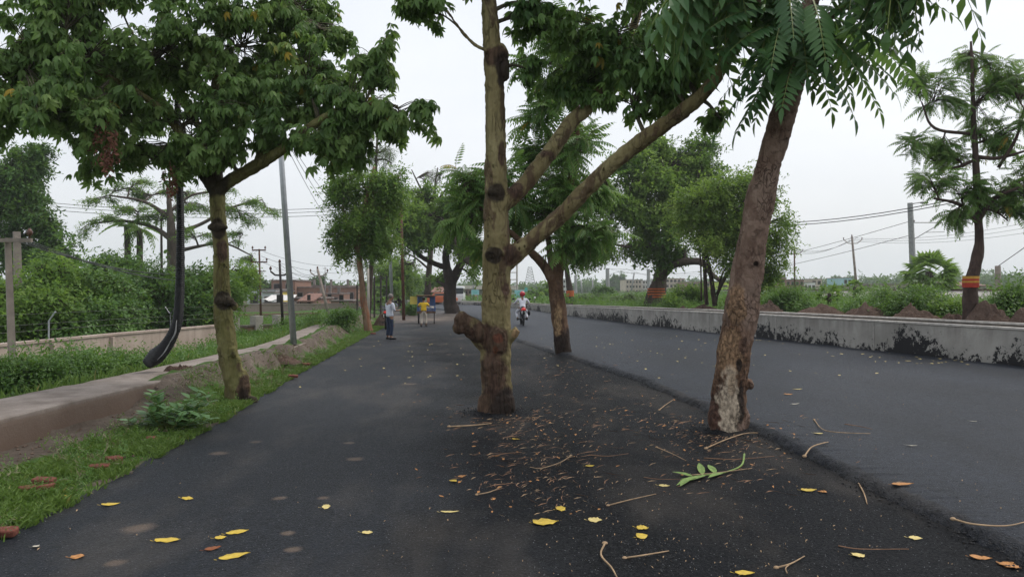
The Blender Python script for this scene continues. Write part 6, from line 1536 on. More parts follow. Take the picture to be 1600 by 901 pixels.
LV = [(173, 788, .14, .05, .6, 'lf_yel', 'single slim yellow leaf at left, nearest the grass verge'),
      (262, 845, .18, .055, .1, 'lf_yel', 'long yellow leaf at lower left, pointing level'),
      (293, 779, .10, .05, .0, 'lf_yel', 'small yellow leaf alone on the left lane above the long ones'),
      (367, 870, .20, .065, .35, 'lf_yel', 'largest slanted yellow leaf near the bottom left edge'),
      (371, 832, .16, .05, .4, 'lf_yel', 'slanted yellow leaf just above the largest slanted one'),
      (345, 840, .08, .05, .5, 'lf_yel', 'short yellow leaf touching the slanted pair at bottom left'),
      (333, 857, .11, .045, .5, 'lf_red', 'curled red brown leaf between the yellow leaves at bottom left'),
      (121, 870, .09, .06, .1, 'lf_tan', 'tan pinkish leaf near the bottom left corner'),
      (57, 853, .05, .035, 1.3, 'lf_wht', 'tiny whitish leaf farthest into the bottom left corner'),
      (510, 792, .07, .07, .3, 'lf_pale', 'small triangular pale yellow leaf in the middle left lane'),
      (574, 832, .08, .05, .1, 'lf_pale', 'small ragged pale leaf right of the triangular one'),
      (703, 800, .15, .03, .0, 'lf_pale', 'narrow level pale leaf left of the twiggy patch'),
      (710, 751, .09, .05, 1.2, 'lf_yel', 'curled yellow leaf standing upright left under the big trunk'),
      (722, 744, .08, .05, .1, 'lf_tan', 'orange brown leaf beside the upright curled yellow one'),
      (853, 817, .20, .12, .05, 'lf_yel', 'broadest bright yellow leaf in the lower middle'),
      (877, 795, .08, .08, .4, 'lf_yel', 'round yellow leaf above the broadest one'),
      (806, 686, .09, .05, .0, 'lf_yel', 'small yellow leaf below the big trunk at its right'),
      (922, 728, .10, .04, .4, 'lf_yel', 'small yellow leaf on the patch between the two big trunks'),
      (930, 813, .11, .07, -.2, 'lf_pale', 'pale yellow leaf right of the round one'),
      (1004, 825, .09, .08, -.3, 'lf_yel', 'upper one of two touching yellow leaves in the lower middle'),
      (1004, 838, .09, .07, .4, 'lf_yel', 'lower one of two touching yellow leaves in the lower middle'),
      (1164, 896, .12, .05, -.3, 'lf_yel', 'yellow leaf cut by the bottom edge right of the middle'),
      (1038, 759, .10, .04, -.2, 'lf_pale', 'pale tan leaf below the green broken frond'),
      (1264, 766, .14, .07, .0, 'lf_yel', 'bright yellow leaf near the step edge on the right'),
      (1287, 768, .06, .06, .8, 'lf_tan', 'small tan leaf just right of the bright yellow one by the step'),
      (1411, 757, .19, .06, .0, 'lf_tan', 'ragged orange tan leaf lying alone on the upper road'),
      (1431, 841, .09, .05, -.4, 'lf_pale', 'small pale leaf below the step at lower right'),
      (1342, 868, .09, .07, .2, 'lf_pale', 'crumpled pale leaf at the lower right below the step'),
      (1533, 872, .14, .05, -.1, 'lf_tan', 'tan leaf lying on the step edge at bottom right'),
      (1579, 884, .10, .10, .6, 'lf_tan', 'tan leaf in the bottom right corner'),
      (1425, 696, .12, .03, .0, 'lf_wht', 'whitish thin leaf lying on the upper road above the tan one'),
      (1521, 658, .09, .03, .0, 'lf_wht', 'whitish thin leaf far right on the upper road'),
      (1247, 608, .15, .05, .0, 'lf_pale', 'pale leaf on the upper road, farthest of the row by the leaning trunk'),
      (1232, 616, .15, .05, .1, 'lf_tan', 'tan leaf on the upper road right of the leaning trunk'),
      (1243, 631, .12, .04, .1, 'lf_wht', 'whitish leaf nearest under the tan one beside the leaning trunk'),
      (1279, 677, .11, .05, .0, 'lf_pale', 'pale leaf on the upper road just beyond the step'),
      (1083, 625, .12, .05, .0, 'lf_pale', 'pale leaf on the upper road left of the leaning trunk'),
      (311, 674, .14, .06, .2, 'lf_yel', 'yellow leaf at the road edge right of the broad leaved shrub'),
      (90, 757, .09, .06, .2, 'lf_yel', 'yellow leaf on the grass beside the brick pile'),
      (98, 776, .09, .05, .5, 'lf_yel', 'small yellow leaf on the grass below the brick pile'),
      (560, 717, .18, .09, .0, 'lf_red', 'flat brown leaf trodden into the middle of the left lane'),
      (1420, 700, .05, .03, .4, 'lf_wht', 'tiny whitish crumb beside the whitish thin leaf')]
for i, a in enumerate(LV[:-2]): leaf_thing(*a, seed=i)
def stick(pts, r, mat, label, knob=True):
    zz = (U if on_right(*pts[len(pts) // 2]) else 0) + .008
    q = [G(x, y, zz + (.02 if 0 < i < len(pts) - 1 else .0)) for i, (x, y) in enumerate(pts)]
    mb = MB(); mb.tube(q, [r * (1 - .5 * i / (len(q) - 1)) for i in range(len(q))], 6, sub=4, rough=.2)
    o = mb.build('fallen_stalk', M[mat], None, origin=q[0], smooth=True); tag(o, label, 'stalk', 'stalks fallen on the asphalt')
    if knob: mb = MB(); mb.ball(q[0], r * 2.1, sc=(1.3, 1, .8)); mb.build('knob', M[mat], o, origin=q[0], smooth=True)
ST = [([(950, 789), (985, 780), (1025, 771)], .006, 'stick', 'straight pale stalk right of the round yellow leaf'),
      ([(945, 848), (939, 866), (955, 885), (965, 903)], .008, 'stick', 'hooked stalk running off the bottom edge in the middle'),
      ([(976, 871), (1010, 866), (1045, 860)], .007, 'stick', 'short straight stalk near the bottom edge right of the hooked one'),
      ([(1103, 700), (1135, 686), (1170, 676), (1215, 678)], .009, 'stick', 'long pale stalk lying in front of the leaning trunk'),
      ([(1026, 698), (1050, 708), (1072, 719)], .006, 'stick', 'curved stalk between the big trunk and the green frond'),
      ([(920, 710), (950, 712), (982, 708)], .005, 'stickd', 'thin level stalk on the patch between the trunks'),
      ([(892, 711), (875, 722), (845, 731), (828, 729)], .006, 'stick', 'bent stalk below the big trunk on the right'),
      ([(1257, 712), (1268, 698), (1285, 692), (1294, 690)], .009, 'stick', 'bent pale stalk just beyond the step edge'),
      ([(1272, 655), (1285, 670), (1310, 675), (1360, 677)], .007, 'stick', 'long curved stalk on the upper road near the leaning trunk'),
      ([(1320, 662), (1345, 666), (1363, 670)], .005, 'stickd', 'thin dark stalk above the long curved one on the upper road'),
      ([(1340, 752), (1350, 770), (1355, 787)], .007, 'stick', 'white tipped stalk leaning across the step'),
      ([(1489, 810), (1520, 818), (1570, 821), (1605, 814)], .008, 'stick', 'long arched stalk at the right edge of the upper road'),
      ([(1213, 886), (1235, 880), (1257, 868)], .007, 'stick', 'forked dry stalk near the bottom edge at right'),
      ([(1230, 895), (1228, 886), (1240, 878)], .005, 'stick', 'small side fork of dry stalk at the bottom right'),
      ([(1310, 852), (1345, 857), (1420, 857)], .005, 'stickd', 'long thin dark stalk below the step at lower right'),
      ([(1006, 745), (1030, 748), (1062, 748)], .004, 'stickd', 'hair thin red stalk leading to the green frond'),
      ([(702, 666), (740, 664), (768, 661)], .011, 'stick', 'thick split stalk at the foot of the big trunk on its left'),
      ([(770, 712), (790, 708), (815, 706)], .006, 'stickd', 'brown stalk in the heap below the big trunk'),
      ([(745, 772), (765, 768), (784, 760)], .006, 'stick', 'orange brown stalk left below the heap of litter'),
      ([(1075, 742), (1120, 738), (1175, 731)], .006, 'stick', 'level stalk right beyond the green frond'),
      ([(1100, 715), (1150, 717), (1210, 712)], .005, 'stickd', 'dark level stalk just above the green frond'),
      ([(1030, 640), (1040, 632), (1052, 624)], .007, 'stick', 'short upright leaning stalk left of the leaning trunk at the step')]
for a in ST: stick(*a, knob=a[1] > .0055)
# broken green frond
q0, q1 = G(1163, 712, .02), G(1064, 748, .02)
fr_ = empty('fallen_frond', q0, 0, 'broken pale green leaf frond lying in front of the leaning trunk', 'frond')
mb = MB(); mb.tube([q0 + Vector((0, .0, .02)), G(1158, 727, .02), G(1130, 738, .02), G(1100, 742, .02), q1], [.012, .009, .008, .006, .003], 6, sub=4); mb.build('stalk', M['lf_grn'], fr_, origin=q0, smooth=True)
for i, (x, y, dx, dy) in enumerate([(1130, 738, -16, 7), (1118, 740, -8, -9), (1103, 742, -20, 8), (1098, 743, -4, -14), (1090, 744, -22, 10), (1085, 745, -24, -4), (1078, 746, -10, 10)]):
    a, b_ = G(x, y, .02), G(x + dx, y + dy, .015); T = Tmpl(); V, Fc = leaflet((b_ - a).length * 1.5, .075, a, b_ - a + Vector((0, 0, .02)), (0, 0, 1), droop=.05, fold=.25, nseg=4); T.add(V, Fc); T.done()
    link_mesh('leaflet', np_mesh('leaflet', T.V - np.array(q0[:]), T.loops, T.sizes, False), [M['lf_grn']], fr_)
# litter nobody could count: stalk bits, bark crumbs, grit
def bits(name, label, regs, n_, seed, Lr, wr, mat, zup=.004):
    rg = np.random.default_rng(seed); V, L_ = [], []; c = 0
    while c < n_:
        r = regs[rg.integers(0, len(regs))]
        px = rg.normal(r[0], r[2]); py = rg.normal(r[1], r[3])
        if py < 492 or py > 990: continue
        z = (U if on_right(px, py) else 0) + zup; q = G(px, py, z)
        if abs(q.x - lerp_poly(STEP, q.y) - .06) < .12: continue
        if q.x < lerp_poly(ROAD_L, q.y): continue
        l = rg.uniform(*Lr); w_ = rg.uniform(*wr); a = rg.uniform(0, PI); d = np.array((math.cos(a), math.sin(a), 0)); s = np.array((-d[1], d[0], 0)); b_ = np.array(q[:])
        kz = rg.uniform(.002, .014)
        l *= rg.uniform(.4, 1)
        V += [b_ - d * l / 2, b_ + s * w_ + (0, 0, kz) + s * l * .08, b_ + d * l / 2 + (0, 0, kz), b_ - s * w_ + (0, 0, kz * .5) + s * l * .08]; L_ += [4 * c, 4 * c + 1, 4 * c + 2, 4 * c + 3]; c += 1
    me = np_mesh(name, V, L_, np.full(n_, 4), False); o = link_mesh(name, me, [M[mat]]); tag(o, label, 'litter', None, 'stuff')
heap = [(790, 652, 45, 9), (1140, 680, 40, 8), (850, 680, 60, 28), (790, 720, 55, 35), (870, 740, 45, 35), (1090, 660, 50, 14), (1150, 690, 60, 18), (960, 640, 70, 30), (880, 580, 40, 16), (1150, 710, 90, 40)]
bits('stalk_litter', 'scatter of thin orange brown stalk bits under the trees', heap, 850, 5, (.04, .30), (.0015, .0055), 'stickd')
bits('stalk_litter', 'scatter of thin pale stalk bits under the trees', heap, 800, 6, (.03, .16), (.001, .004), 'stick')
bits('leaf_litter', 'small tan leaf crumbs on the patch under the trees', heap + [(700, 620, 80, 30), (900, 560, 60, 18)], 200, 7, (.02, .09), (.006, .018), 'lf_tan')
bits('leaf_litter', 'tiny whitish crumbs spread over both road levels', [(800, 700, 380, 120), (1250, 640, 200, 60), (650, 560, 60, 30), (900, 530, 120, 16), (1050, 840, 260, 50), (1180, 800, 200, 60)], 750, 8, (.006, .030), (.001, .006), 'stick')
bits('leaf_litter', 'small pale leaves strewn on the far road surface', [(640, 560, 60, 22), (930, 540, 120, 14), (1150, 560, 160, 16)], 110, 9, (.05, .12), (.015, .035), 'lf_pale')
bits('leaf_litter', 'pale leaves gathered along the foot of the drain wall', [(1460, 566, 30, 3), (1380, 556, 50, 3), (1150, 533, 80, 3)], 40, 10, (.06, .22), (.02, .05), 'lf_pale')

# crumbs of asphalt along the step and rubble on the bank: too many to count
def crumbs(name, label, pts, r0, r1, seed, mat):
    rg = np.random.default_rng(seed); V, L_ = [], []
    fc = np.array([[0, 2, 4], [2, 1, 4], [1, 3, 4], [3, 0, 4], [2, 0, 5], [1, 2, 5], [3, 1, 5], [0, 3, 5]])
    for i, p in enumerate(pts):
        r = rg.uniform(r0, r1); o = np.array([(r, 0, 0), (-r, 0, 0), (0, r, 0), (0, -r, 0), (0, 0, r * .7), (0, 0, -r * .7)]) * rg.uniform(.6, 1.3, (6, 1)); a = rg.uniform(0, 6.28)
        o = np.stack([o[:, 0] * math.cos(a) - o[:, 1] * math.sin(a), o[:, 0] * math.sin(a) + o[:, 1] * math.cos(a), o[:, 2]], 1)
        V.append(o + p); L_.append(fc.ravel() + 6 * i)
    me = np_mesh(name, np.concatenate(V), np.concatenate(L_), np.full(8 * len(pts), 3), False); o = link_mesh(name, me, [M[mat]]); tag(o, label, 'rubble', None, 'stuff')
rg = np.random.default_rng(3); pc = []
for _ in range(2600):
    y = 4 + 18 * rg.random() ** 1.6; pc.append((st(y) + .06 + rg.normal(0, .09), y, .012 + .05 * rg.random() * (rg.random() < .5)))
M['tarstone'] = simple('loose tarred stone', (.014, .015, .017), .7, var=.5, scale=40)
crumbs('asphalt_crumbs', 'loose black asphalt crumbs along the step between the two road levels', pc, .004, .014, 4, 'tarstone')
pc = []
for _ in range(2200):
    y = 3.5 + 36 * rg.random() ** 1.8; le = rl(y); px = lerp_poly(PATH_R, y); u = rg.random(); x = le - (le - px) * u
    pc.append((x, y, max(ground_h(x, y), .0) + .006))
crumbs('verge_rubble', 'small stones and brick crumbs scattered over the bank beside the footpath', pc, .006, .030, 6, 'pathconc')
pc = []
for (bx, by, br_) in BASES:
    for _ in range(260):
        a = rg.uniform(0, 6.28); d = br_ + abs(rg.normal(0, .22)); pc.append((bx + d * math.cos(a), by + d * math.sin(a), road_z(bx + d * math.cos(a), by + d * math.sin(a)) + .006))
crumbs('asphalt_crumbs', 'black grit gathered round the feet of the trees in the road', pc, .004, .018, 8, 'tarstone')

M['grit'] = simple('pale grit and glints', (.15, .155, .165), .6, var=.6, scale=60)  # light stone specks that double as glints put in by colour
rg = np.random.default_rng(12); pc = []
while len(pc) < 11000:
    y = 3.6 + 11 * rg.random() ** 1.5; x = rg.uniform(-4.2, .72 * y + .3)
    if x < rl(y) + .05 or abs(x - st(y) - .06) < .16 or abs(x) > .75 * y: continue
    pc.append((x, y, (U if x > st(y) + .1 else road_z(x, y)) + .003))
crumbs('grit_glints', 'pale specks of stone and painted glints all over the near asphalt', pc, .0015, .0050, 14, 'grit')

# ================================================================== PEOPLE
M['skin'] = simple('brown skin', (.22, .115, .07), .55, var=.1, scale=20)
M['hair'] = simple('short black hair', (.015, .012, .011), .6, var=.2, scale=60)
M['ghair'] = simple('cropped grey hair', (.18, .16, .15), .7, var=.3, scale=60)
M['jeans'] = simple('dark blue jeans', (.022, .034, .065), .85, var=.25, scale=12)
M['shoe'] = simple('black shoe', (.015, .015, .016), .5)
M['sole'] = simple('pale shoe sole', (.45, .45, .45), .6)
M['kurta'] = simple('white cotton', (.72, .72, .78), .85, var=.06, scale=6)
M['tshirt'] = simple('yellow cotton shirt', (.72, .46, .03), .85, var=.12, scale=9)
M['khaki'] = simple('cream trousers', (.50, .44, .37), .85, var=.12, scale=9)
k = NT('blue and white check', .85, .2); o_ = k.sep()
def stripes(v, f): return k.ramp(k.math('FRACT', k.math('MULTIPLY', v, f)), [(0, 1), (.32, 1), (.34, 0)], 'CONSTANT')
sx = stripes(k.math('ADD', o_[0], o_[1]), 17.0); sz = stripes(o_[2], 15.0)
k.color(k.mix(k.math('MULTIPLY', k.math('ADD', sx, sz), .30), (.66, .68, .74), (.10, .14, .26))); M['check'] = k.m

def ensure_skin(me):
    bm = bmesh.new(); bm.from_mesh(me); bm.verts.layers.skin.verify(); bm.to_mesh(me); bm.free()
def skin_mesh(name, chains, mat, parent, sub=2):
    ids, V, R, E = {}, [], [], []
    for ch in chains:
        prev = None
        for (nm, p, r) in ch:
            if nm not in ids: ids[nm] = len(V); V.append(p); R.append(r)
            if prev is not None: E.append((prev, ids[nm]))
            prev = ids[nm]
    me = bpy.data.meshes.new(name); me.from_pydata([tuple(v) for v in V], E, []); ensure_skin(me)
    o = link_mesh(name, me, [mat], parent)
    sv = me.skin_vertices[0].data
    for i, r in enumerate(R):
        sv[i].radius = tuple(r) if hasattr(r, '__len__') else (r, r); sv[i].use_root = (i == 0)
    md = o.modifiers.new('Skin', 'SKIN'); md.use_smooth_shade = True; md.branch_smoothing = .5
    s = o.modifiers.new('Sub', 'SUBSURF'); s.levels = s.render_levels = sub
    return o
def V3(*a): return Vector(a)
def person(base, rz, label, J, top, bottom, shoe, hairm, H=1.7, tail=0.0, sleeve=.55, helmet=None, face_tilt=0.0):
    """J: joints in a local frame facing +Y (left = -X)"""
    r = empty('person', base, rz, label, 'person')
    def finger_chain(side, w_, h_):
        out = []; d = (J[h_] - J[w_]).normalized(); s = d.cross(V3(0, 0, 1)); s = s.normalized() if s.length > .1 else V3(1, 0, 0); n = d.cross(s).normalized()
        for i, (of, ln) in enumerate([(-.028, .062), (-.010, .072), (.010, .068), (.027, .052)]):
            a = J[h_] + s * of + d * .02; b_ = a + d * ln * .5 - n * .012; c = b_ + d * ln * .35 - n * .03
            out.append([(h_, J[h_], (.034, .018)), (side + 'f%d' % i, a, .0095), (side + 'g%d' % i, b_, .0088), (side + 'h%d' % i, c, .0075)])
        a = J[w_].lerp(J[h_], .5) + s * -.03; out.append([(w_, J[w_], .026), (side + 't0', a, .013), (side + 't1', a + d * .04 - s * .02 - n * .01, .011), (side + 't2', a + d * .065 - s * .018 - n * .02, .009)])
        return out
    ch = [[('pelvis', J['pelvis'], (.14, .10)), ('belly', J['belly'], (.135, .105)), ('chest', J['chest'], (.155, .11)), ('neckb', J['neck'] - V3(0, 0, .04), (.075, .06)), ('neck', J['neck'] + V3(0, 0, .03), .052), ('jaw', J['head'] - V3(0, -.02, .07), (.06, .068)), ('head', J['head'], (.076, .092)), ('crown', J['head'] + V3(0, -.01, .075), (.062, .075))]]
    for s in 'LR':
        ch.append([('chest', J['chest'], .15), (s + 'sh', J[s + 'sh'], .055), (s + 'el', J[s + 'el'], .040), (s + 'wr', J[s + 'wr'], .026), (s + 'ha', J[s + 'ha'], (.034, .018))])
        ch += finger_chain(s, s + 'wr', s + 'ha')
        ch.append([('pelvis', J['pelvis'], .13), (s + 'hip', J[s + 'hip'], .085), (s + 'kn', J[s + 'kn'], .055), (s + 'an', J[s + 'an'], .038), (s + 'to', J[s + 'to'], .035)])
    body = skin_mesh('body', ch, M['skin'], r)
    # face
    hd = J['head']; q = V3(0, .088, -.012)
    mb = MB(); mb.ball(hd + V3(0, .105, -.02), .017, sc=(.8, 1.1, 1.5)); 
    for s in (-1, 1): mb.ball(hd + V3(s * .078, .0, -.015), .022, sc=(.4, .8, 1.3))
    mb.build('nose_and_ears', M['skin'], r, smooth=True)
    mb = MB()
    for s in (-1, 1):
        mb = MB(); mb.ball(hd + V3(s * .030, .088, .006), .010); mb.build('eye', M['hair'], r, smooth=True)
    mb = MB(); mb.box(hd + V3(0, .092, -.060), (.042, .01, .008)); mb.build('mouth', M['lf_red'], r)
    if helmet is None:
        mb = MB(); mb.ball(hd + V3(0, -.018, .035), .100, sc=(.86, .98, .88), nu=16, nv=12); mb.build('hair', hairm, r, smooth=True)
    # clothes
    e = .016
    ch = [[('hem', J['pelvis'] - V3(0, 0, tail), (.165 + tail * .25, .125 + tail * .2)), ('pelvis', J['pelvis'] + V3(0, 0, .06), (.162, .128)), ('belly', J['belly'], (.150, .12)), ('chest', J['chest'], (.178, .140)), ('nb', J['neck'] - V3(0, 0, .035), (.082, .068))]]
    for s in 'LR':
        wr_ = J[s + 'el'].lerp(J[s + 'wr'], sleeve) if sleeve > 0 else J[s + 'sh'].lerp(J[s + 'el'], .75)
        c = [('chest', J['chest'], .16), (s + 'sh', J[s + 'sh'], .068)]
        if sleeve > 0: c += [(s + 'el', J[s + 'el'], .054), (s + 'wr', wr_, .042)]
        else: c += [(s + 'wr', wr_, .058)]
        ch.append(c)
    skin_mesh('shirt', ch, top, r)
    ch = [[('pelvis', J['pelvis'] + V3(0, 0, .04), (.145, .108)), ('p2', J['pelvis'], (.145, .11))]]
    for s in 'LR': ch.append([('p2', J['pelvis'], .14), (s + 'hip', J[s + 'hip'], .096), (s + 'kn', J[s + 'kn'], .070), (s + 'an', J[s + 'an'].lerp(J[s + 'kn'], .08), .058)])
    skin_mesh('trousers', ch, bottom, r)
    for s in 'LR':
        a, t = J[s + 'an'], J[s + 'to']; d = (t - a); d.z = 0; d.normalize()
        mb = MB(); ang = math.atan2(d.y, d.x); R_ = Matrix.Rotation(ang, 3, 'Z')
        c = V3(a.x, a.y, min(a.z, t.z)) + d * .07
        mb.ball(c, .14, sc=(1.0, .36, .38), R=R_, nu=14, nv=10); sh = mb.build('shoe', shoe, r, smooth=True)
        mb = MB(); mb.box(c - V3(0, 0, .045), (.25, .085, .018), M=R_); mb.build('sole', M['sole'] if shoe is not M['shoe'] else M['shoe'], sh)
    if helmet: helmet(r, hd)
    return r

# man in check shirt: faces right, looks at something in his hands
J = dict(pelvis=V3(0, 0, .84), belly=V3(0, -.01, .98), chest=V3(0, .0, 1.19), neck=V3(0, .0, 1.36), head=V3(0, .05, 1.50),
         Lsh=V3(-.17, 0, 1.28), Rsh=V3(.17, 0, 1.28), Lel=V3(-.22, .02, 1.04), Rel=V3(.22, .03, 1.04), Lwr=V3(-.13, .25, 1.08), Rwr=V3(.12, .26, 1.02), Lha=V3(-.10, .33, 1.10), Rha=V3(.08, .34, 1.03),
         Lhip=V3(-.09, 0, .80), Rhip=V3(.09, 0, .80), Lkn=V3(-.11, .03, .45), Rkn=V3(.12, .0, .45), Lan=V3(-.12, -.02, .09), Ran=V3(.14, -.05, .09), Lto=V3(-.13, .13, .045), Rto=V3(.17, .10, .045))
man = person(tuple(G(609, 530)), math.radians(-50), 'man in blue and white check shirt and dark jeans standing at the left road side', J, M['check'], M['jeans'], M['shoe'], M['ghair'], sleeve=.35, tail=.07)
mb = MB(); man.scale = (1.12, 1.05, 1.03)
q = Matrix.Rotation(math.radians(-50), 3, 'Z') @ V3(-.01, .40, 1.08) + G(609, 530)
mb.box((0, 0, 0), (.075, .16, .012), math.radians(-72)); o = mb.build('mobile_phone', M['hair'], None, loc=q); tag(o, 'dark slab phone held in the hands of the man in check shirt', 'phone')
bv = o.modifiers.new('Bevel', 'BEVEL'); bv.width = .004
mb = MB(); mb.box((0, 0, .0075), (.066, .145, .003), math.radians(-72)); mb.build('screen', M['signblue'], o)

# boy in yellow, walks away behind the cart
J = dict(pelvis=V3(0, 0, .78), belly=V3(0, 0, .90), chest=V3(0, .02, 1.07), neck=V3(0, .02, 1.22), head=V3(0, .05, 1.35),
         Lsh=V3(-.15, 0, 1.15), Rsh=V3(.15, 0, 1.15), Lel=V3(-.29, .02, .98), Rel=V3(.29, .02, .98), Lwr=V3(-.20, .20, 1.02), Rwr=V3(.20, .20, 1.02), Lha=V3(-.17, .28, 1.03), Rha=V3(.17, .28, 1.03),
         Lhip=V3(-.08, 0, .74), Rhip=V3(.08, 0, .74), Lkn=V3(-.10, .04, .42), Rkn=V3(.11, .07, .42), Lan=V3(-.11, -.08, .10), Ran=V3(.12, .03, .09), Lto=V3(-.13, .05, .05), Rto=V3(.15, .17, .045))
person(tuple(G(662, 510)), math.radians(8), 'boy in yellow shirt and cream trousers seen from behind pushing a cart', J, M['tshirt'], M['khaki'], M['shoe'], M['hair'], sleeve=0, tail=.03)

# rider
M['hred'] = simple('red helmet shell', (.42, .015, .03), .2, spec=.6, var=.1)
def red_helmet(r, hd):
    mb = MB(); mb.ball(hd + V3(0, 0, .02), .145, sc=(.92, 1.05, 1.0), nu=20, nv=14); h = mb.build('helmet', M['hred'], r, smooth=True)
    mb = MB(); mb.ball(hd + V3(0, .10, .01), .10, sc=(.95, .6, .5), nu=14, nv=9); mb.build('visor', M['shoe'], h, smooth=True)
    mb = MB(); mb.ring(hd + V3(0, 0, -.04), .128, .012, 'z', n=22); mb.build('rim', M['shoe'], h, smooth=True)
J = dict(pelvis=V3(0, 0, .86), belly=V3(0, .03, 1.0), chest=V3(0, .07, 1.19), neck=V3(0, .10, 1.36), head=V3(0, .14, 1.50),
         Lsh=V3(-.19, .07, 1.28), Rsh=V3(.19, .07, 1.28), Lel=V3(-.33, .22, 1.10), Rel=V3(.33, .22, 1.10), Lwr=V3(-.35, .46, 1.04), Rwr=V3(.35, .46, 1.04), Lha=V3(-.34, .54, 1.04), Rha=V3(.34, .54, 1.04),
         Lhip=V3(-.11, .02, .83), Rhip=V3(.11, .02, .83), Lkn=V3(-.26, .40, .62), Rkn=V3(.24, .40, .62), Lan=V3(-.22, .18, .34), Ran=V3(.22, .18, .34), Lto=V3(-.23, .32, .30), Rto=V3(.23, .32, .30))
rb = G(816.5, 508, U)
person(tuple(rb), math.radians(4), 'rider in white clothes and red helmet on the motorcycle, seen from behind', J, M['kurta'], M['kurta'], M['shoe'], M['hair'], tail=.06, sleeve=.95, helmet=red_helmet)
M['tyre'] = simple('black tyre', (.015, .015, .016), .8); M['moto_red'] = simple('red body paint', (.40, .012, .015), .25, spec=.6, var=.08); M['chrome'] = simple('bright metal', (.55, .55, .56), .25, metal=.9, var=.05)
M['black'] = simple('black plastic', (.012, .012, .013), .45)
k = NT('red tail lamp lens', .2, .6); k.color((.35, .02, .02)); k.p.inputs['Emission Color'].default_value = (1, .08, .06, 1); k.p.inputs['Emission Strength'].default_value = .25; M['lens'] = k.m
M['plate'] = simple('white number plate', (.75, .75, .72), .5, var=.05); M['seat'] = simple('black seat vinyl', (.02, .02, .02), .5)
def motorcycle(base, rz, label, paint, light=False):
    r = empty('motorcycle', base, rz, label, 'motorcycle')
    for yy in (-.40, .85):
        mb = MB(); mb.ring((0, yy, .30), .255, .048, 'x', n=28, m=8); wh = mb.build('wheel', M['tyre'], r, smooth=True)
        mb = MB(); mb.ring((0, yy, .30), .205, .014, 'x', n=24, m=6); mb.tube([V3(-.06, yy, .30), V3(.06, yy, .30)], .045, 10)
        for i in range(6):
            a = i * PI / 3; mb.tube([V3(0, yy, .30), V3(0, yy + .2 * math.cos(a), .30 + .2 * math.sin(a))], .010, 4)
        mb.build('rim', M['chrome'], wh)
    mb = MB(); mb.tube([V3(0, -.35, .62), V3(0, -.05, .66), V3(0, .28, .62)], [.09, .13, .11], 10, sub=4); mb.tube([V3(0, .2, .60), V3(0, .15, .35), V3(0, -.1, .32)], [.05, .06, .05], 8, sub=3)
    mb.tube([V3(0, -.1, .33), V3(0, -.40, .30)], .025, 6); mb.build('frame', M['black'], r, smooth=True)
    mb = MB(); mb.tube([V3(0, -.48, .84), V3(0, -.2, .80), V3(0, .12, .77)], [.09, .14, .11], 12, sub=4); mb.build('seat', M['seat'], r, smooth=True)
    mb = MB(); mb.tube([V3(0, .08, .80), V3(0, .28, .88), V3(0, .48, .86)], [.10, .15, .10], 12, sub=4); mb.build('tank', paint, r, smooth=True)
    mb = MB(); mb.tube([V3(0, -.66, .84), V3(0, -.50, .76), V3(0, -.25, .72)], [.07, .13, .11], 12, sub=4); mb.build('tail_cowl', paint, r, smooth=True)
    mb = MB(); mb.ball((0, -.665, .80), .075, sc=(1.3, .4, .75)); mb.build('tail_light', M['lens'], r, smooth=True)
    mb = MB(); mb.box((0, -.67, .64), (.20, .012, .13)); mb.build('number_plate', M['plate'], r)
    mb = MB(); mb.tube([V3(0, -.70, .55), V3(0, -.66, .66), V3(0, -.45, .66)], [.05, .075, .08], 8, sub=3); mb.build('mudguard', M['black'], r, smooth=True)
    mb = MB(); mb.tube([V3(.17, -.62, .36), V3(.17, -.2, .32), V3(.14, .15, .30)], [.045, .045, .03], 10, sub=3); mb.build('exhaust', M['black'], r, smooth=True)
    for s in (-1, 1):
        mb = MB(); mb.ball((s * .27, -.42, .62), .14, sc=(.55, 1.1, 1.0), nu=14); mb.build('side_bag' if s > 0 else 'leg_guard', M['black'], r, smooth=True) if s > 0 else mb.build('indicator', M['moto_red'], r, loc=(.12, -.2, .05), smooth=True) if False else None
        mb = MB(); mb.tube([V3(s * .05, .85 - .0, .30), V3(s * .06, .62, .90), V3(s * .06, .58, 1.0)], .022, 8); mb.build('fork', M['chrome'], r, smooth=True)
        mb = MB(); mb.tube([V3(s * .30, .56, 1.03), V3(s * .38, .52, 1.25)], .008, 5); mb.ball((s * .40, .52, 1.27), .06, sc=(1.2, .3, .8)); mb.build('mirror', M['black'], r, smooth=True)
    mb = MB(); mb.tube([V3(-.38, .52, 1.02), V3(-.2, .60, 1.02), V3(0, .60, 1.0), V3(.2, .60, 1.02), V3(.38, .52, 1.02)], .016, 8, sub=3); mb.build('handlebar', M['black'], r, smooth=True)
    mb = MB(); mb.tube([V3(-.24, .18, .30), V3(.24, .18, .30)], .02, 6); mb.build('footrest', M['black'], r)
    mb = MB(); mb.ball((0, .70, .92), .10, sc=(1, .7, 1), nu=14); hl = mb.build('headlight', M['plate'], r, smooth=True)
    return r
motorcycle(tuple(rb), math.radians(4), 'red motorcycle ridden away by the rider in white on the right road level', M['moto_red'])
mo = motorcycle((P(604, HZ, 34).x, 34, 0), math.radians(6), 'dark motorcycle parked in the verge behind the man in the check shirt', M['black'])
q = G(836, 478.5, U); motorcycle(tuple(q), math.radians(176), 'small oncoming dark motorcycle far down the road right of the rider', M['black'])

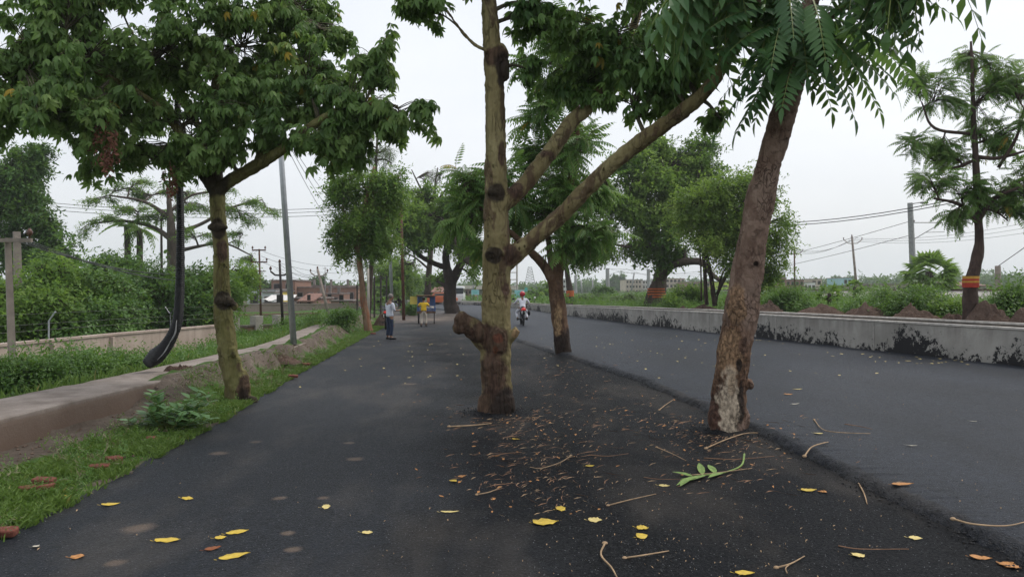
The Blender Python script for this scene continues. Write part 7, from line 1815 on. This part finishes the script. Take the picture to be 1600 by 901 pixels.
# ---- blue push cart
M['cart_blue'] = simple('worn blue paint', (.07, .12, .26), .6, var=.4, scale=4); M['wood'] = simple('old brown timber', (.13, .075, .05), .85, var=.3, scale=4); M['goods'] = simple('pale goods', (.45, .42, .38), .8, var=.4, scale=9)
cb = G(665, 506) + V3(0, .35, 0)
ct = empty('push_cart', cb, math.radians(6), 'blue wooden push cart with a brown roof in front of the boy in yellow', 'cart')
for sx_ in (-.42, .42):
    for yy in (-.1, 1.1):
        mb = MB(); mb.ring((sx_, yy, .30), .27, .028, 'x', n=26, m=6); wh = mb.build('wheel', M['tyre'], ct, smooth=True)
        mb = MB()
        for i in range(8): a = i * PI / 4; mb.tube([V3(sx_, yy, .30), V3(sx_, yy + .26 * math.cos(a), .30 + .26 * math.sin(a))], .006, 4)
        mb.build('spokes', M['galv'], wh)
mb = MB(); mb.box((0, .5, .62), (.98, 1.6, .10)); mb.build('deck', M['wood'], ct)
mb = MB()
for z_ in (.72, .82): mb.box((0, -.30, z_), (.98, .03, .06))
for s in (-1, 1): mb.box((s * .475, .5, .78), (.03, 1.56, .22))
mb.build('side_boards', M['cart_blue'], ct)
for sx_ in (-.45, .45):
    for yy in (-.27, 1.27): mb = MB(); mb.box((sx_, yy, 1.08), (.05, .05, .84)); mb.build('corner_post', M['cart_blue'], ct)
mb = MB(); mb.box((0, .5, 1.50), (1.08, 1.75, .06)); mb.build('roof', M['wood'], ct)
mb = MB(); mb.box((-.30, .9, 1.2), (.28, .04, .5)); mb.box((.30, .9, 1.2), (.26, .04, .5)); mb.build('back_panels', M['cart_blue'], ct)
for i, (x_, y_, s_) in enumerate([(-.28, .2, .2), (.0, .5, .26), (.28, .3, .22), (.15, .8, .2)]):
    mb = MB(); mb.ball((0, 0, 0), s_ * .7, sc=(1, .9, .8)); q = Matrix.Rotation(math.radians(6), 3, 'Z') @ V3(x_, y_, .67 + s_ * .55) + cb
    o = mb.build('sack', M['goods'], None, loc=q, smooth=True); tag(o, ['small pale sack at the left of the cart deck', 'largest pale sack in the middle of the cart deck', 'pale sack at the right front of the cart deck', 'pale sack at the right back of the cart deck'][i], 'sack', 'sacks on the blue cart')
mb = MB(); mb.box((0, 0, 0), (.42, .04, .42)); o = mb.build('board', M['yellow'], ct, loc=(-.66, .0, 1.25))
mb = MB(); mb.box((.2, 0, 0), (.3, .03, .04)); mb.build('bracket', M['wood'], o)

# ---- traffic at the end of the road
M['vwhite'] = simple('white vehicle paint', (.62, .63, .64), .35, spec=.5, var=.05); M['vorange'] = simple('orange vehicle paint', (.55, .13, .04), .35, spec=.5, var=.1); M['glass'] = simple('dark glass', (.03, .04, .045), .1, spec=.7)
def profile_body(mb, prof, w_, taper=.88, zt=1.0, mi=0):
    v = []; n = len(prof)
    for s in (-1, 1):
        for (y, z) in prof: k_ = taper if z > zt else 1.0; v.append((s * w_ / 2 * k_, y, z))
    f = [tuple(range(n))[::-1], tuple(range(n, 2 * n))] + [(i, (i + 1) % n, n + (i + 1) % n, n + i) for i in range(n)]
    mb.add(v, f, mi)
def vehicle(base, rz, label, cat, name, prof, w_, paint, wy, win, lights=True, wr=.3, zt=1.0):
    r = empty(name, base, rz, label, cat)
    mb = MB(); profile_body(mb, prof, w_, zt=zt); o = mb.build('body', paint, r, fix=True); b_ = o.modifiers.new('Bevel', 'BEVEL'); b_.width = .05; b_.segments = 2
    for (y0, y1, z0, z1) in win:
        mb = MB(); mb.box((0, (y0 + y1) / 2, (z0 + z1) / 2), (w_ * .97 if y1 - y0 > .3 else w_ * .78, y1 - y0, z1 - z0)); mb.build('window', M['glass'], r)
    for yy in wy:
        for s in (-1, 1): mb = MB(); mb.tube([V3(s * (w_ / 2 - .18), yy, wr), V3(s * (w_ / 2 + .01), yy, wr)], wr, 18); mb.build('wheel', M['tyre'], r, smooth=False)
    y0 = min(p[0] for p in prof)
    for s in (-1, 1): mb = MB(); mb.box((s * w_ * .36, y0 - .02, .75), (.25, .06, .16)); mb.build('headlight', M['plate'], r)
    return r
q = G(713.5, 472.5); q.y = 84
vehicle((P(714, HZ, 92).x, 92, 0), 0, 'white van far down the road just right of the broad dark trunk', 'van', 'van', [(-2.2, .35), (2.3, .35), (2.3, 2.3), (-1.6, 2.3), (-2.1, 1.3), (-2.2, 1.2)], 1.9, M['vwhite'], (-1.5, 1.5), [(-2.12, -1.75, 1.35, 2.05), (-1.5, 1.9, 1.45, 2.0)], zt=1.6)
vehicle((P(692, HZ, 90).x, 90, 0), math.radians(70), 'orange car at the end of the road left of the broad dark trunk', 'car', 'car', [(-1.8, .3), (1.8, .3), (1.8, .95), (1.35, 1.0), (.9, 1.45), (-.6, 1.5), (-1.1, 1.0), (-1.8, .85)], 1.6, M['vorange'], (-1.1, 1.1), [(-.95, .75, 1.03, 1.38)])
vehicle((P(700, HZ, 96).x, 96, 0), math.radians(60), 'small white car behind the orange car at the road end', 'car', 'car', [(-1.8, .3), (1.8, .3), (1.8, .95), (1.35, 1.0), (.9, 1.45), (-.6, 1.5), (-1.1, 1.0), (-1.8, .85)], 1.6, M['vwhite'], (-1.1, 1.1), [(-.95, .75, 1.03, 1.38)])

# ================================================================== THE AIR
mb = MB(); mb.box((0, 0, 0), (2000, 1330, 64))
hz = mb.build('haze', [], None, loc=(0, 570, 29)); hz['kind'] = 'stuff'
hm = bpy.data.materials.new('haze'); hm.use_nodes = True; t = hm.node_tree; t.nodes.clear()
o_ = t.nodes.new('ShaderNodeOutputMaterial'); pv = t.nodes.new('ShaderNodeVolumePrincipled')
pv.inputs['Color'].default_value = (.90, .93, .97, 1); pv.inputs['Density'].default_value = .0005; pv.inputs['Anisotropy'].default_value = .1
t.links.new(pv.outputs[0], o_.inputs['Volume']); hz.data.materials.append(hm)
tag(hz, 'thin pale haze in the humid air over the whole place', 'haze')
